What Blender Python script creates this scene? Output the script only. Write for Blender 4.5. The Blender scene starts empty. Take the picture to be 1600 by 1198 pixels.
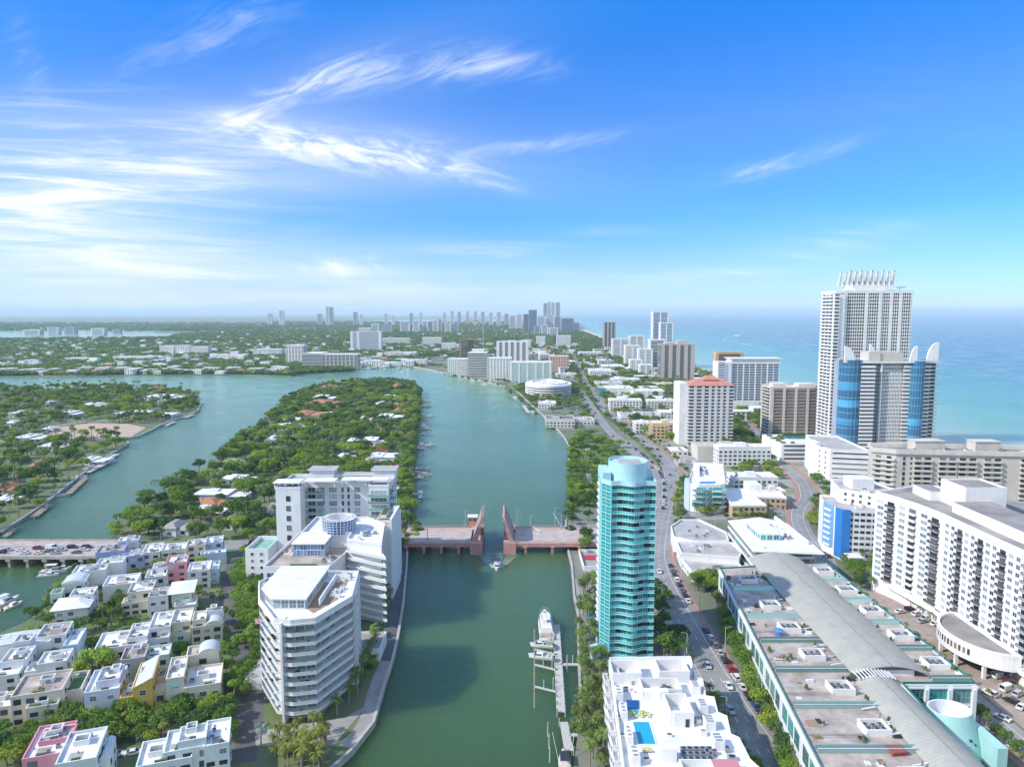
import bpy, math, random
from math import radians, sin, cos, pi, atan, tan, atan2, hypot
from mathutils import Vector, Matrix, noise
S = bpy.context.scene
COL = S.collection
R = random.Random(7)
# ---------------------------------------------------------------- camera, sky, sun
HC, FP, TH = 120.0, 1110.0, radians(5.66)
cd = bpy.data.cameras.new('camera'); cam = bpy.data.objects.new('camera', cd); COL.objects.link(cam)
cd.sensor_width = 36; cd.lens = 36 * FP / 1600; cd.clip_start = 1; cd.clip_end = 120000
cam.location = (0, 0, HC); cam.rotation_euler = (pi / 2 - TH, 0, 0); S.camera = cam
SUN_DIR = Vector((-0.765, -0.26, 0.66)).normalized()      # towards the sun: from the west
SUN_EL = math.asin(SUN_DIR.z); SUN_AZ = atan2(SUN_DIR.x, SUN_DIR.y)
sd = bpy.data.lights.new('sun', 'SUN'); sun = bpy.data.objects.new('sun', sd); COL.objects.link(sun)
sd.energy = 2.15; sd.angle = radians(1.2); sd.color = (1, 0.94, 0.85)
sun.rotation_euler = (-SUN_DIR).to_track_quat('-Z', 'Y').to_euler(); sun.location = (-300, -300, 600)
S.view_settings.view_transform = 'Standard'; S.view_settings.look = 'None'
S.view_settings.exposure = 1.2; S.view_settings.gamma = 1
try: S.view_settings.use_curve_mapping = False
except Exception: pass
S.render.engine = 'CYCLES'
cy = S.cycles
cy.use_denoising = True
try: cy.denoiser = 'OPENIMAGEDENOISE'
except Exception: pass
cy.max_bounces = 5; cy.diffuse_bounces = 3; cy.glossy_bounces = 3; cy.transmission_bounces = 2; cy.volume_bounces = 1
cy.transparent_max_bounces = 6; cy.caustics_reflective = False; cy.caustics_refractive = False
cy.use_adaptive_sampling = True; cy.adaptive_threshold = 0.02; cy.sample_clamp_indirect = 4

W = bpy.data.worlds.new('World'); S.world = W; W.use_nodes = True
nt = W.node_tree; nt.nodes.clear()
def N(t, typ, **kw):
    n = t.nodes.new(typ)
    for k, v in kw.items():
        if k.startswith('i_'):
            key = k[2:]; key = int(key) if key.isdigit() else key.replace('_', ' ')
            n.inputs[key].default_value = v
        else: setattr(n, k, v)
    return n
def L(t, a, b): t.links.new(a, b)
def math_(t, op, a, b=None, clamp=False):
    n = N(t, 'ShaderNodeMath', operation=op); n.use_clamp = clamp
    for i, x in enumerate((a, b)):
        if x is None: continue
        if isinstance(x, (int, float)): n.inputs[i].default_value = x
        else: L(t, x, n.inputs[i])
    return n.outputs[0]
def mixc(t, fac, a, b, blend='MIX'):
    n = N(t, 'ShaderNodeMix', data_type='RGBA', blend_type=blend)
    for i, x in ((0, fac), (6, a), (7, b)):
        if isinstance(x, (int, float)): n.inputs[i].default_value = x
        elif isinstance(x, tuple): n.inputs[i].default_value = (*x[:3], 1)
        else: L(t, x, n.inputs[i])
    return n.outputs[2]
def ramp(t, fac, stops, interp='LINEAR'):
    n = N(t, 'ShaderNodeValToRGB'); n.color_ramp.interpolation = interp
    e = n.color_ramp.elements
    while len(e) < len(stops): e.new(0.5)
    for k, (p, c) in enumerate(stops):
        e[k].position = p; e[k].color = (c, c, c, 1) if isinstance(c, (int, float)) else (*c[:3], 1)
    L(t, fac, n.inputs[0]); return n.outputs[0]
def build_sky():
    t = nt
    out = N(t, 'ShaderNodeOutputWorld'); bg = N(t, 'ShaderNodeBackground'); bg.inputs[1].default_value = 0.15
    sky = N(t, 'ShaderNodeTexSky', sky_type='NISHITA'); sky.sun_disc = False
    sky.sun_elevation = SUN_EL; sky.sun_rotation = SUN_AZ; sky.altitude = 120
    sky.air_density = 1.0; sky.dust_density = 0.1; sky.ozone_density = 3.0
    tc = N(t, 'ShaderNodeTexCoord'); sp = N(t, 'ShaderNodeSeparateXYZ'); L(t, tc.outputs['Generated'], sp.inputs[0])
    x, y, z = sp.outputs
    # tint by height: deepest at top of view, unseen zenith paled to whiten ambient
    tint = N(t, 'ShaderNodeValToRGB'); e = tint.color_ramp.elements; e[0].position = 0.0; e[0].color = (.215, .325, .53, 1); e[1].position = 1.0; e[1].color = (.66, .84, 1.0, 1)
    for p, c in ((.06, (.20, .325, .52)), (.13, (.12, .32, .56)), (.24, (.18, .345, .60)), (.33, (.09, .345, .67)), (.42, (.0, .39, .79)), (.62, (.42, .76, 1.05))):
        q = e.new(p); q.color = (*c, 1)
    L(t, math_(t, 'MAXIMUM', z, 0.0), tint.inputs[0])
    hs = N(t, 'ShaderNodeHueSaturation'); hs.inputs['Saturation'].default_value = 1.0
    L(t, mixc(t, 1.0, sky.outputs[0], tint.outputs[0], 'MULTIPLY'), hs.inputs['Color'])
    # cirrus: the view direction projected on a level plane far above
    zz = math_(t, 'ADD', math_(t, 'MAXIMUM', z, 0.0), 0.10)
    u = math_(t, 'DIVIDE', x, zz); v = math_(t, 'DIVIDE', y, zz)
    def cloud(rot, sx, sy, scale, detail, lo, hi, seed, dist=0.0, rough=0.6):
        cb = N(t, 'ShaderNodeCombineXYZ'); L(t, u, cb.inputs[0]); L(t, v, cb.inputs[1]); cb.inputs[2].default_value = seed
        mp = N(t, 'ShaderNodeMapping'); mp.inputs['Rotation'].default_value = (0, 0, rot); mp.inputs['Scale'].default_value = (sx, sy, 1)
        L(t, cb.outputs[0], mp.inputs[0])
        nz = N(t, 'ShaderNodeTexNoise'); nz.inputs['Scale'].default_value = scale; nz.inputs['Detail'].default_value = detail
        nz.inputs['Roughness'].default_value = rough; nz.inputs['Distortion'].default_value = dist
        L(t, mp.outputs[0], nz.inputs['Vector'])
        return ramp(t, nz.outputs[0], [(lo, 0.0), (hi, 1.0)], 'EASE')
    def blob(cx, cz, rx, rz, soft=1.0, tilt=0.0):
        # soft patch of cloud about the azimuth cx and height cz (tangents of the direction)
        yy = math_(t, 'MAXIMUM', y, 0.05)
        a = math_(t, 'SUBTRACT', math_(t, 'DIVIDE', x, yy), cx)
        b = math_(t, 'SUBTRACT', math_(t, 'DIVIDE', z, yy), cz)
        ca, sa = cos(tilt), sin(tilt)
        a2 = math_(t, 'ADD', math_(t, 'MULTIPLY', a, ca), math_(t, 'MULTIPLY', b, sa))
        b2 = math_(t, 'SUBTRACT', math_(t, 'MULTIPLY', b, ca), math_(t, 'MULTIPLY', a, sa))
        d = math_(t, 'ADD', math_(t, 'POWER', math_(t, 'ABSOLUTE', math_(t, 'DIVIDE', a2, rx)), 2.0), math_(t, 'POWER', math_(t, 'ABSOLUTE', math_(t, 'DIVIDE', b2, rz)), 2.0))
        front = math_(t, 'GREATER_THAN', y, 0.0)
        return math_(t, 'MULTIPLY', math_(t, 'POWER', 2.718, math_(t, 'MULTIPLY', d, -soft)), front)
    def wisps(rot, sx, sy, detail, lo, hi, seed, dist):
        yy = math_(t, 'MAXIMUM', y, 0.05)
        cb = N(t, 'ShaderNodeCombineXYZ'); L(t, math_(t, 'DIVIDE', x, yy), cb.inputs[0]); L(t, math_(t, 'DIVIDE', z, yy), cb.inputs[1]); cb.inputs[2].default_value = seed
        mp = N(t, 'ShaderNodeMapping'); mp.inputs['Rotation'].default_value = (0, 0, rot); L(t, cb.outputs[0], mp.inputs[0])
        m2 = N(t, 'ShaderNodeMapping'); m2.inputs['Scale'].default_value = (sx, sy, 1); L(t, mp.outputs[0], m2.inputs[0])
        nz = N(t, 'ShaderNodeTexNoise'); nz.inputs['Scale'].default_value = 1; nz.inputs['Detail'].default_value = detail; nz.inputs['Roughness'].default_value = .62; nz.inputs['Distortion'].default_value = dist
        L(t, m2.outputs[0], nz.inputs['Vector'])
        return ramp(t, nz.outputs[0], [(lo, 0.0), (hi, 1.0)], 'EASE')
    wa = wisps(-.33, 9, 40, 10, .38, .76, 2.3, .9); wb = wisps(.2, 13, 40, 10, .36, .72, 6.1, 1.2); wc = wisps(.06, 4, 52, 9, .40, .78, 4.2, .6)
    cirrus = cloud(0.55, 0.5, 2.1, 1.15, 9, 0.40, 0.78, 3.1, 0.55, 0.62)
    fine = cloud(0.25, 0.7, 3.4, 2.6, 9, 0.34, 0.76, 8.4, 0.9, 0.66)
    veil = cloud(0.1, 0.6, 1.3, 0.8, 6, 0.25, 0.85, 1.7, 0.3, 0.55)
    c1 = None
    for layer, tex in ((0, wa), (1, wb), (2, wc)):
        acc = None
        for (ly, cx, cz, rx, rz, tilt, k) in CLOUDS:
            if ly != layer: continue
            m = math_(t, 'MULTIPLY', blob(cx, cz, rx, rz, 1.0, tilt), k)
            acc = m if acc is None else math_(t, 'ADD', acc, m)
        q = math_(t, 'MULTIPLY', math_(t, 'ADD', math_(t, 'MULTIPLY', tex, .9), .08), acc)
        c1 = q if c1 is None else math_(t, 'ADD', c1, q)
    c1 = math_(t, 'ADD', c1, math_(t, 'MULTIPLY', math_(t, 'MULTIPLY', cirrus, fine), math_(t, 'ADD', math_(t, 'MULTIPLY', math_(t, 'SUBTRACT', .75, y, True), .75), .08)))  # stronger cirrus outside the view, added to make the ambient less blue
    c1 = math_(t, 'MULTIPLY', c1, .66)
    acc2 = None
    for (cx, cz, rx, rz, tilt, k) in VEILS:
        m = math_(t, 'MULTIPLY', blob(cx, cz, rx, rz, 1.0, tilt), k)
        acc2 = m if acc2 is None else math_(t, 'ADD', acc2, m)
    c2 = math_(t, 'MULTIPLY', math_(t, 'ADD', math_(t, 'MULTIPLY', veil, 0.6), 0.4), acc2)
    back = math_(t, 'MULTIPLY', math_(t, 'ADD', math_(t, 'MULTIPLY', veil, .5), .5), math_(t, 'MULTIPLY', math_(t, 'SUBTRACT', .5, y, True), .75))   # cirrus veil added to the unseen sky to whiten and soften ambient light
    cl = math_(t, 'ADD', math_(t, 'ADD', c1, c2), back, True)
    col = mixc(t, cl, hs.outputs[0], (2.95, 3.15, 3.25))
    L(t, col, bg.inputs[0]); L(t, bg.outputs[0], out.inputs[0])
def sk(px, py):
    # tangents of the direction of a point of the sky
    a, b = (px - 800) / FP, (599 - py) / FP
    yy = cos(TH) + b * sin(TH); return a / yy, (-sin(TH) + b * cos(TH)) / yy
CLOUDS = []
for (ly, px, py, rx, rz, tilt, k) in [
    (0, 375, 180, .07, .016, .45, .8), (0, 455, 150, .08, .02, .42, .9), (0, 530, 122, .06, .022, .35, 1.0), (0, 640, 108, .11, .024, .10, .8), (0, 790, 104, .06, .018, -.05, .9),
    (1, 385, 203, .06, .016, -.25, 1.0), (1, 470, 224, .07, .02, -.2, 1.1), (1, 560, 238, .08, .022, -.12, 1.1), (1, 645, 246, .08, .02, -.15, 1.2), (1, 745, 274, .06, .010, -.3, .9),
    (0, 820, 230, .12, .010, .12, .7), (0, 1190, 264, .08, .010, .22, .7), (0, 1285, 236, .05, .012, .3, .35), (0, 340, 50, .12, .03, .35, .5), (0, 45, 100, .02, .05, .3, .5),
    (2, 90, 215, .22, .03, .05, .8), (2, 200, 245, .22, .03, .1, .7), (2, 140, 285, .24, .03, .05, .8), (2, 330, 265, .2, .02, .15, .4), (2, 120, 330, .25, .05, 0, .9), (2, 60, 160, .15, .03, .1, .4),
    (2, 180, 400, .26, .05, -.1, 1.0), (1, 535, 417, .045, .014, 0.05, 1.5), (2, 745, 400, .1, .02, .0, .5), (2, 1140, 427, .12, .006, .03, .8), (2, 1240, 395, .12, .01, .1, .5), (2, 1320, 368, .14, .012, .18, .35), (2, 900, 372, .16, .012, .15, .35), (2, 850, 445, .3, .012, 0, .5), (0, 180, 477, .06, .008, 0, .5)]:
    CLOUDS.append((ly, *sk(px, py), rx, rz, tilt, k))
VEILS = [(*sk(60, 395), .36, .075, -.10, .70), (*sk(250, 300), .34, .07, 0.1, .30), (*sk(600, 478), 1.2, .045, 0, .35), (*sk(500, 130), .3, .06, .3, .14), (*sk(40, 240), .25, .06, 0, .35), (*sk(560, 425), .25, .04, 0, .25), (*sk(560, 240), .3, .05, -.15, .22), (*sk(1250, 390), .3, .05, .1, .12)]
build_sky()

# ---------------------------------------------------------------- helpers
def P(px, py, h=1.5):
    u, v = (px - 800) / FP, (599 - py) / FP
    d = (u, cos(TH) + v * sin(TH), -sin(TH) + v * cos(TH))
    t = (h - HC) / d[2]
    return (d[0] * t, d[1] * t)
MATS = {}
def mat(name, col=None, rough=0.6, var=0.0, scale=0.3, metal=0.0, spec=0.5, col2=None, bump=0.0, detail=4, rnd=0.0, stretch=None, streak=0.0):
    """a plain surface: colour with worn patches, rain streaks, grain"""
    if name in MATS: return MATS[name]
    m = bpy.data.materials.new(name); m.use_nodes = True; MATS[name] = m
    t = m.node_tree; b = t.nodes['Principled BSDF']
    b.inputs['Base Color'].default_value = (*col, 1); b.inputs['Roughness'].default_value = rough
    b.inputs['Metallic'].default_value = metal; b.inputs['Specular IOR Level'].default_value = spec
    m.diffuse_color = (*col, 1)
    last = None
    if var or col2 or bump or streak:
        tc = N(t, 'ShaderNodeTexCoord'); vec = tc.outputs['Object']
        if stretch:
            mp = N(t, 'ShaderNodeMapping'); mp.inputs['Scale'].default_value = stretch; L(t, vec, mp.inputs[0]); vec = mp.outputs[0]
        nz = N(t, 'ShaderNodeTexNoise'); nz.inputs['Scale'].default_value = scale; nz.inputs['Detail'].default_value = detail; nz.inputs['Roughness'].default_value = 0.65
        L(t, vec, nz.inputs['Vector'])
        c2 = col2 or tuple(max(0, c * (1 - var)) for c in col); c1 = col if col2 else tuple(min(1, c * (1 + var * .35)) for c in col)
        last = ramp(t, nz.outputs[0], [(0.35, c2), (0.62, c1)])
        if streak:
            mp = N(t, 'ShaderNodeMapping'); mp.inputs['Scale'].default_value = (1.6, 1.6, .07); L(t, tc.outputs['Object'], mp.inputs[0])
            n2 = N(t, 'ShaderNodeTexNoise'); n2.inputs['Scale'].default_value = 1.0; n2.inputs['Detail'].default_value = 5; L(t, mp.outputs[0], n2.inputs['Vector'])
            last = mixc(t, ramp(t, n2.outputs[0], [(0.5, 0.0), (0.8, streak)]), last, tuple(c * .55 for c in col))
        if bump:
            bp = N(t, 'ShaderNodeBump'); bp.inputs['Strength'].default_value = bump; L(t, nz.outputs[0], bp.inputs['Height']); L(t, bp.outputs[0], b.inputs['Normal'])
    if rnd:
        oi = N(t, 'ShaderNodeObjectInfo'); hs = N(t, 'ShaderNodeHueSaturation')
        if last is None: hs.inputs['Color'].default_value = (*col, 1)
        else: L(t, last, hs.inputs['Color'])
        L(t, math_(t, 'ADD', math_(t, 'MULTIPLY', oi.outputs['Random'], rnd), 1 - rnd * .5), hs.inputs['Value']); last = hs.outputs[0]
    if last is not None: L(t, last, b.inputs['Base Color'])
    return m
def tag(o, label=None, cat=None, group=None, kind=None):
    if label: o['label'] = label
    if cat: o['category'] = cat
    if group: o['group'] = group
    if kind: o['kind'] = kind
    return o
def ob(name, data, parent=None, loc=None, rz=0, scale=None):
    o = bpy.data.objects.new(name, data); COL.objects.link(o)
    if parent: o.parent = parent
    if loc is not None: o.location = loc
    if rz: o.rotation_euler = (0, 0, rz)
    if scale is not None: o.scale = scale
    return o
def empty(name, loc, rz=0):
    o = ob(name, None, None, loc, rz); o.empty_display_size = 1; return o
def copy_tree(o, parent=None):
    c = o.copy(); COL.objects.link(c); c.parent = parent
    for ch in o.children: copy_tree(ch, c)
    return c
class MB:
    def __init__(s): s.v = []; s.f = []; s.m = []
    def quad(s, pts, m=0):
        k = len(s.v); s.v += [tuple(p) for p in pts]; s.f.append(tuple(range(k, k + len(pts)))); s.m.append(m)
    def box(s, x0, y0, z0, x1, y1, z1, m=0, mt=None, bottom=False):
        k = len(s.v)
        s.v += [(x0, y0, z0), (x1, y0, z0), (x1, y1, z0), (x0, y1, z0), (x0, y0, z1), (x1, y0, z1), (x1, y1, z1), (x0, y1, z1)]
        for f, mm in (((0, 1, 5, 4), m), ((1, 2, 6, 5), m), ((2, 3, 7, 6), m), ((3, 0, 4, 7), m), ((4, 5, 6, 7), m if mt is None else mt)):
            s.f.append(tuple(k + i for i in f)); s.m.append(mm)
        if bottom: s.f.append((k + 3, k + 2, k + 1, k)); s.m.append(m)
        return s
    def prism(s, poly, z0, z1, m=0, mt=None, bottom=False, top=True):
        n = len(poly); k = len(s.v)
        if sum(poly[i][0] * poly[(i + 1) % n][1] - poly[(i + 1) % n][0] * poly[i][1] for i in range(n)) < 0: poly = poly[::-1]
        s.v += [(x, y, z0) for x, y in poly] + [(x, y, z1) for x, y in poly]
        for i in range(n):
            j = (i + 1) % n; s.f.append((k + i, k + j, k + n + j, k + n + i)); s.m.append(m)
        if top: s.f.append(tuple(range(k + n, k + 2 * n))); s.m.append(m if mt is None else mt)
        if bottom: s.f.append(tuple(range(k + n - 1, k - 1, -1))); s.m.append(m)
        return s
    def rim(s, poly, z0, z1, t, m=0, mi=None):
        """a parapet: a closed wall of thickness t just inside the outline"""
        inn = inset(poly, t); n = len(poly); k = len(s.v)
        p = ccw(poly)
        s.v += [(x, y, z0) for x, y in p] + [(x, y, z1) for x, y in p] + [(x, y, z1) for x, y in inn] + [(x, y, z0) for x, y in inn]
        for i in range(n):
            j = (i + 1) % n
            for a, b, mm in ((0, 1, m), (1, 2, m), (2, 3, m if mi is None else mi)):
                s.f.append((k + a * n + i, k + a * n + j, k + b * n + j, k + b * n + i)); s.m.append(mm)
        return s
    def cyl(s, x, y, z0, z1, r0, r1=None, n=10, m=0, mt=None, cap=True):
        r1 = r0 if r1 is None else r1; k = len(s.v)
        s.v += [(x + r0 * cos(2 * pi * i / n), y + r0 * sin(2 * pi * i / n), z0) for i in range(n)] + [(x + r1 * cos(2 * pi * i / n), y + r1 * sin(2 * pi * i / n), z1) for i in range(n)]
        for i in range(n):
            j = (i + 1) % n; s.f.append((k + i, k + j, k + n + j, k + n + i)); s.m.append(m)
        if cap: s.f.append(tuple(range(k + n, k + 2 * n))); s.m.append(m if mt is None else mt)
        return s
    def bar(s, a, b, w, m=0):
        a, b = Vector(a), Vector(b); d = (b - a).normalized(); up = Vector((0, 0, 1)) if abs(d.z) < .9 else Vector((1, 0, 0))
        x = d.cross(up).normalized() * w / 2; y = x.cross(d).normalized() * w / 2; k = len(s.v)
        for q in (a, b): s.v += [tuple(q - x - y), tuple(q + x - y), tuple(q + x + y), tuple(q - x + y)]
        for f in ((0, 1, 5, 4), (1, 2, 6, 5), (2, 3, 7, 6), (3, 0, 4, 7), (4, 5, 6, 7), (3, 2, 1, 0)): s.f.append(tuple(k + i for i in f)); s.m.append(m)
        return s
    def add(s, o, M):
        k = len(s.v); s.v += [tuple(M @ Vector(p)) for p in o.v]; s.f += [tuple(k + i for i in f) for f in o.f]; s.m += o.m
    def mesh(s, name, mats, smooth=False):
        me = bpy.data.meshes.new(name); me.from_pydata(s.v, [], s.f)
        for m in mats: me.materials.append(m)
        if any(s.m): me.polygons.foreach_set('material_index', s.m)
        if smooth: me.polygons.foreach_set('use_smooth', [True] * len(s.f))
        me.update(); return me
    def build(s, name, mats, parent=None, loc=None, rz=0, smooth=False):
        if not isinstance(mats, (list, tuple)): mats = [mats]
        return ob(name, s.mesh(name, mats, smooth), parent, loc, rz)
def ccw(p):
    n = len(p)
    return list(p) if sum(p[i][0] * p[(i + 1) % n][1] - p[(i + 1) % n][0] * p[i][1] for i in range(n)) > 0 else list(p)[::-1]
def inset(poly, t):
    p = ccw(poly); n = len(p); out = []
    for i in range(n):
        a, b, c = Vector(p[i - 1]), Vector(p[i]), Vector(p[(i + 1) % n])
        d1, d2 = (b - a).normalized(), (c - b).normalized()
        n1, n2 = Vector((-d1.y, d1.x)), Vector((-d2.y, d2.x))
        k = (n1 + n2); k = k / max(.25, (1 + n1.dot(n2)))
        out.append((b.x + k.x * t, b.y + k.y * t))
    return out
def offset_line(pts, d):
    """a polyline moved d to its right"""
    out = []
    for i, p in enumerate(pts):
        a = Vector(pts[max(0, i - 1)]); b = Vector(pts[min(len(pts) - 1, i + 1)]); t = (b - a).normalized()
        out.append((p[0] + t.y * d, p[1] - t.x * d))
    return out
def smooth_line(pts, k=4):
    out = []
    for i in range(len(pts) - 1):
        p0, p1, p2, p3 = (Vector(pts[max(0, min(len(pts) - 1, j))]) for j in (i - 1, i, i + 1, i + 2))
        for s in range(k):
            u = s / k
            q = .5 * ((2 * p1) + (p2 - p0) * u + (2 * p0 - 5 * p1 + 4 * p2 - p3) * u * u + (3 * p1 - p0 - 3 * p2 + p3) * u ** 3)
            out.append(tuple(q))
    out.append(tuple(pts[-1])); return out
def strip(pts, d0, d1, z, mb=None, m=0, z1=None):
    """a ribbon along a polyline between the offsets d0 and d1 (to the right); with z1 a solid kerb"""
    mb = mb or MB(); a, b = offset_line(pts, d0), offset_line(pts, d1)
    for i in range(len(pts) - 1):
        if z1 is None: mb.quad([(*a[i], z), (*b[i], z), (*b[i + 1], z), (*a[i + 1], z)], m)
        else:
            mb.quad([(*a[i], z1), (*b[i], z1), (*b[i + 1], z1), (*a[i + 1], z1)], m)
            mb.quad([(*b[i], z), (*b[i + 1], z), (*b[i + 1], z1), (*b[i], z1)], m)
            mb.quad([(*a[i + 1], z), (*a[i], z), (*a[i], z1), (*a[i + 1], z1)], m)
    return mb
def walk(pts, step, start=0.0):
    """points and headings every step metres along a polyline"""
    out = []; need = start
    for i in range(len(pts) - 1):
        a, b = Vector(pts[i]), Vector(pts[i + 1]); l = (b - a).length
        while need <= l:
            q = a + (b - a) * (need / l); out.append((q.x, q.y, atan2(b.y - a.y, b.x - a.x))); need += step
        need -= l
    return out
def inside(p, poly):
    x, y = p[0], p[1]; c = False; n = len(poly)
    for i in range(n):
        x1, y1 = poly[i][0], poly[i][1]; x2, y2 = poly[i - 1][0], poly[i - 1][1]
        if (y1 > y) != (y2 > y) and x < (x2 - x1) * (y - y1) / (y2 - y1) + x1: c = not c
    return c
def PL(pts, h=1.5): return [P(a, b, h) for a, b in pts]
# ---------------------------------------------------------------- ground, water
LZ = 1.5
def water_mat(name, cols, ocean=False):
    m = bpy.data.materials.new(name); m.use_nodes = True; t = m.node_tree; b = t.nodes['Principled BSDF']
    tc = N(t, 'ShaderNodeTexCoord'); sp = N(t, 'ShaderNodeSeparateXYZ'); L(t, tc.outputs['Object'], sp.inputs[0])
    n0 = N(t, 'ShaderNodeTexNoise'); n0.inputs['Scale'].default_value = 0.006; n0.inputs['Detail'].default_value = 5; L(t, tc.outputs['Object'], n0.inputs['Vector'])
    if ocean:      # deeper away from the beach: sandy shallows, then turquoise, then blue
        d = math_(t, 'ADD', sp.outputs[0], math_(t, 'MULTIPLY', math_(t, 'SUBTRACT', n0.outputs[0], .5), 160.0))
        c = ramp(t, math_(t, 'MULTIPLY', math_(t, 'SUBTRACT', d, 388.0), 1 / 1800.0, True), cols)
    else:
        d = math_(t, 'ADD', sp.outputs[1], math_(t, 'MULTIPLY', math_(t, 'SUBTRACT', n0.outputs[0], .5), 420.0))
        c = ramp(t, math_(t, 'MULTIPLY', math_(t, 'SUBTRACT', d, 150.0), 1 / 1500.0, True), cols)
    L(t, c, b.inputs['Base Color']); nr = N(t, 'ShaderNodeTexNoise'); nr.inputs['Scale'].default_value = .018; nr.inputs['Detail'].default_value = 6; L(t, tc.outputs['Object'], nr.inputs['Vector'])
    L(t, math_(t, 'ADD', math_(t, 'MULTIPLY', ramp(t, nr.outputs[0], [(.38, 0.0), (.62, 1.0)]), .09 if ocean else .20), .10 if ocean else .03), b.inputs['Roughness'])
    b.inputs['IOR'].default_value = 1.33; b.subsurface_method = 'BURLEY'; b.inputs['Subsurface Weight'].default_value = 1.0; b.inputs['Subsurface Scale'].default_value = 60.0 if ocean else 20.0; b.inputs['Subsurface Radius'].default_value = (.8, 1, .8); b.inputs['Specular IOR Level'].default_value = .2 if ocean else .42
    mp = N(t, 'ShaderNodeMapping'); mp.inputs['Scale'].default_value = (1.0, 1.7, 1); mp.inputs['Rotation'].default_value = (0, 0, .35); L(t, tc.outputs['Object'], mp.inputs[0])
    n1 = N(t, 'ShaderNodeTexNoise'); n1.inputs['Scale'].default_value = 0.42; n1.inputs['Detail'].default_value = 6; n1.inputs['Roughness'].default_value = .62; L(t, mp.outputs[0], n1.inputs['Vector'])
    n2 = N(t, 'ShaderNodeTexNoise'); n2.inputs['Scale'].default_value = 0.05; n2.inputs['Detail'].default_value = 3; L(t, mp.outputs[0], n2.inputs['Vector'])
    h = math_(t, 'ADD', n1.outputs[0], math_(t, 'MULTIPLY', n2.outputs[0], 1.4))
    bp = N(t, 'ShaderNodeBump'); bp.inputs['Strength'].default_value = 0.6; bp.inputs['Distance'].default_value = 0.5; L(t, h, bp.inputs['Height']); L(t, bp.outputs[0], b.inputs['Normal'])
    return m
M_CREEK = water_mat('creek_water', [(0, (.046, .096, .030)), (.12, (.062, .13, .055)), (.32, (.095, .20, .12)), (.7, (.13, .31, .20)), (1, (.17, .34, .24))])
M_OCEAN = water_mat('ocean_water', [(0, (.42, .40, .27)), (.035, (.30, .42, .30)), (.09, (.16, .36, .25)), (.2, (.06, .25, .21)), (.45, (.028, .11, .145)), (1, (.018, .06, .10))], True)
def sheet(name, pts, z, m): return MB().prism(pts, z - 1, z, 0).build(name, m)
FAR = 60000
BEACH = [(330, -400), (330, 100), (370, 400), (396, 700), (404, 1100), (404, 1560), (408, 2300), (445, 3500), (540, 5200), (1000, 12000), (2200, 30000), (5200, FAR)]
o = MB().quad([(-FAR, -2500, 0), (FAR, -2500, 0), (FAR, FAR, 0), (-FAR, FAR, 0)]); 
tag(MB().prism([(-FAR, -2500), (FAR, -2500), (FAR, FAR), (-FAR, FAR)], -1, 0).build('creek_water', M_CREEK), kind='structure')
tag(MB().prism(BEACH + [(FAR, FAR), (FAR, -400)], -.5, .3).build('ocean_water', M_OCEAN), kind='structure')
M_SOIL = mat('soil_and_grass', (.10, .155, .045), .9, col2=(.18, .18, .11), scale=.06, detail=8)
M_PAVE = mat('light_paving', (.34, .32, .29), .8, .25, .12, detail=8)
M_ASPH = mat('asphalt', (.27, .262, .25), .85, .22, .10, detail=9)
M_ASPD = mat('dark_asphalt', (.12, .118, .115), .85, .25, .15, detail=8)
M_LINE = mat('road_paint', (.75, .74, .70), .7, .2, .8)
M_BRICK = mat('red_brick_paving', (.38, .22, .17), .85, .22, .5, detail=8)
M_CONC = mat('concrete', (.44, .42, .385), .75, .22, .35, detail=8, streak=.3)
M_SAND = mat('sand', (.62, .52, .36), .95, .15, .02)
M_GRASS = mat('lawn', (.11, .19, .04), .95, .35, .25, detail=8)
M_FARSOIL = mat('far_town_ground', (.09, .13, .06), .95, col2=(.25, .24, .20), scale=.012, detail=10)
# far mainland: three sheets with water between them
def far(name, px, z=1.0): return tag(MB().prism(PL(px, 1.0), -1, z).build(name, M_FARSOIL), kind='structure')
east = [(515, 1400), (868, 1400), (905, 1130), (907, 1085), (904, 1030), (903, 957), (897, 930), (893, 880), (884, 845), (884, 812), (889, 760), (889, 695), (880, 680), (868, 667), (845, 645), (820, 622), (806, 609), (790, 603), (770, 599), (745, 593), (720, 588), (690, 581), (660, 575), (632, 570)]
WSH = PL(east[1:], LZ)                       # the creek's east bank, from near to far
beach_in = [(x - 38, y) for x, y in BEACH[:9]]
XE = WSH + PL([(560, 570), (545, 580), (470, 584), (455, 587), (380, 585), (220, 585), (120, 587), (-160, 588)]) + PL([(-160, 531), (0, 531), (100, 530), (180, 529), (262, 528), (280, 522), (330, 519), (430, 503), (900, 503)])
lo = [(445 - 30, 3500), (408 - 30, 2300), (404 - 30, 1560), (404 - 30, 1100), (396 - 30, 700), (370 - 30, 400), (330 - 38, 100), (330 - 38, -200), (40, -200)]
tag(MB().prism(XE + lo, -1, LZ).build('mainland_ground', M_FARSOIL), kind='structure')
SANDP = [(x - 32, y) for x, y in BEACH[1:9]] + [(x + 4, y) for x, y in BEACH[1:9]][::-1]
tag(MB().prism(SANDP, -1, LZ + .05).build('beach', M_SAND), kind='structure')
far('far_shore', [(-200, 508), (180, 507), (430, 505), (560, 501), (700, 499), (860, 499), (930, 519), (906, 508), (897, 501), (893, 497), (884, 491.2), (-100, 491.2)], .9)
far('green_islet', [(240, 520), (262, 514), (330, 511), (430, 509), (440, 511), (420, 516), (300, 520)], 1.0)
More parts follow.
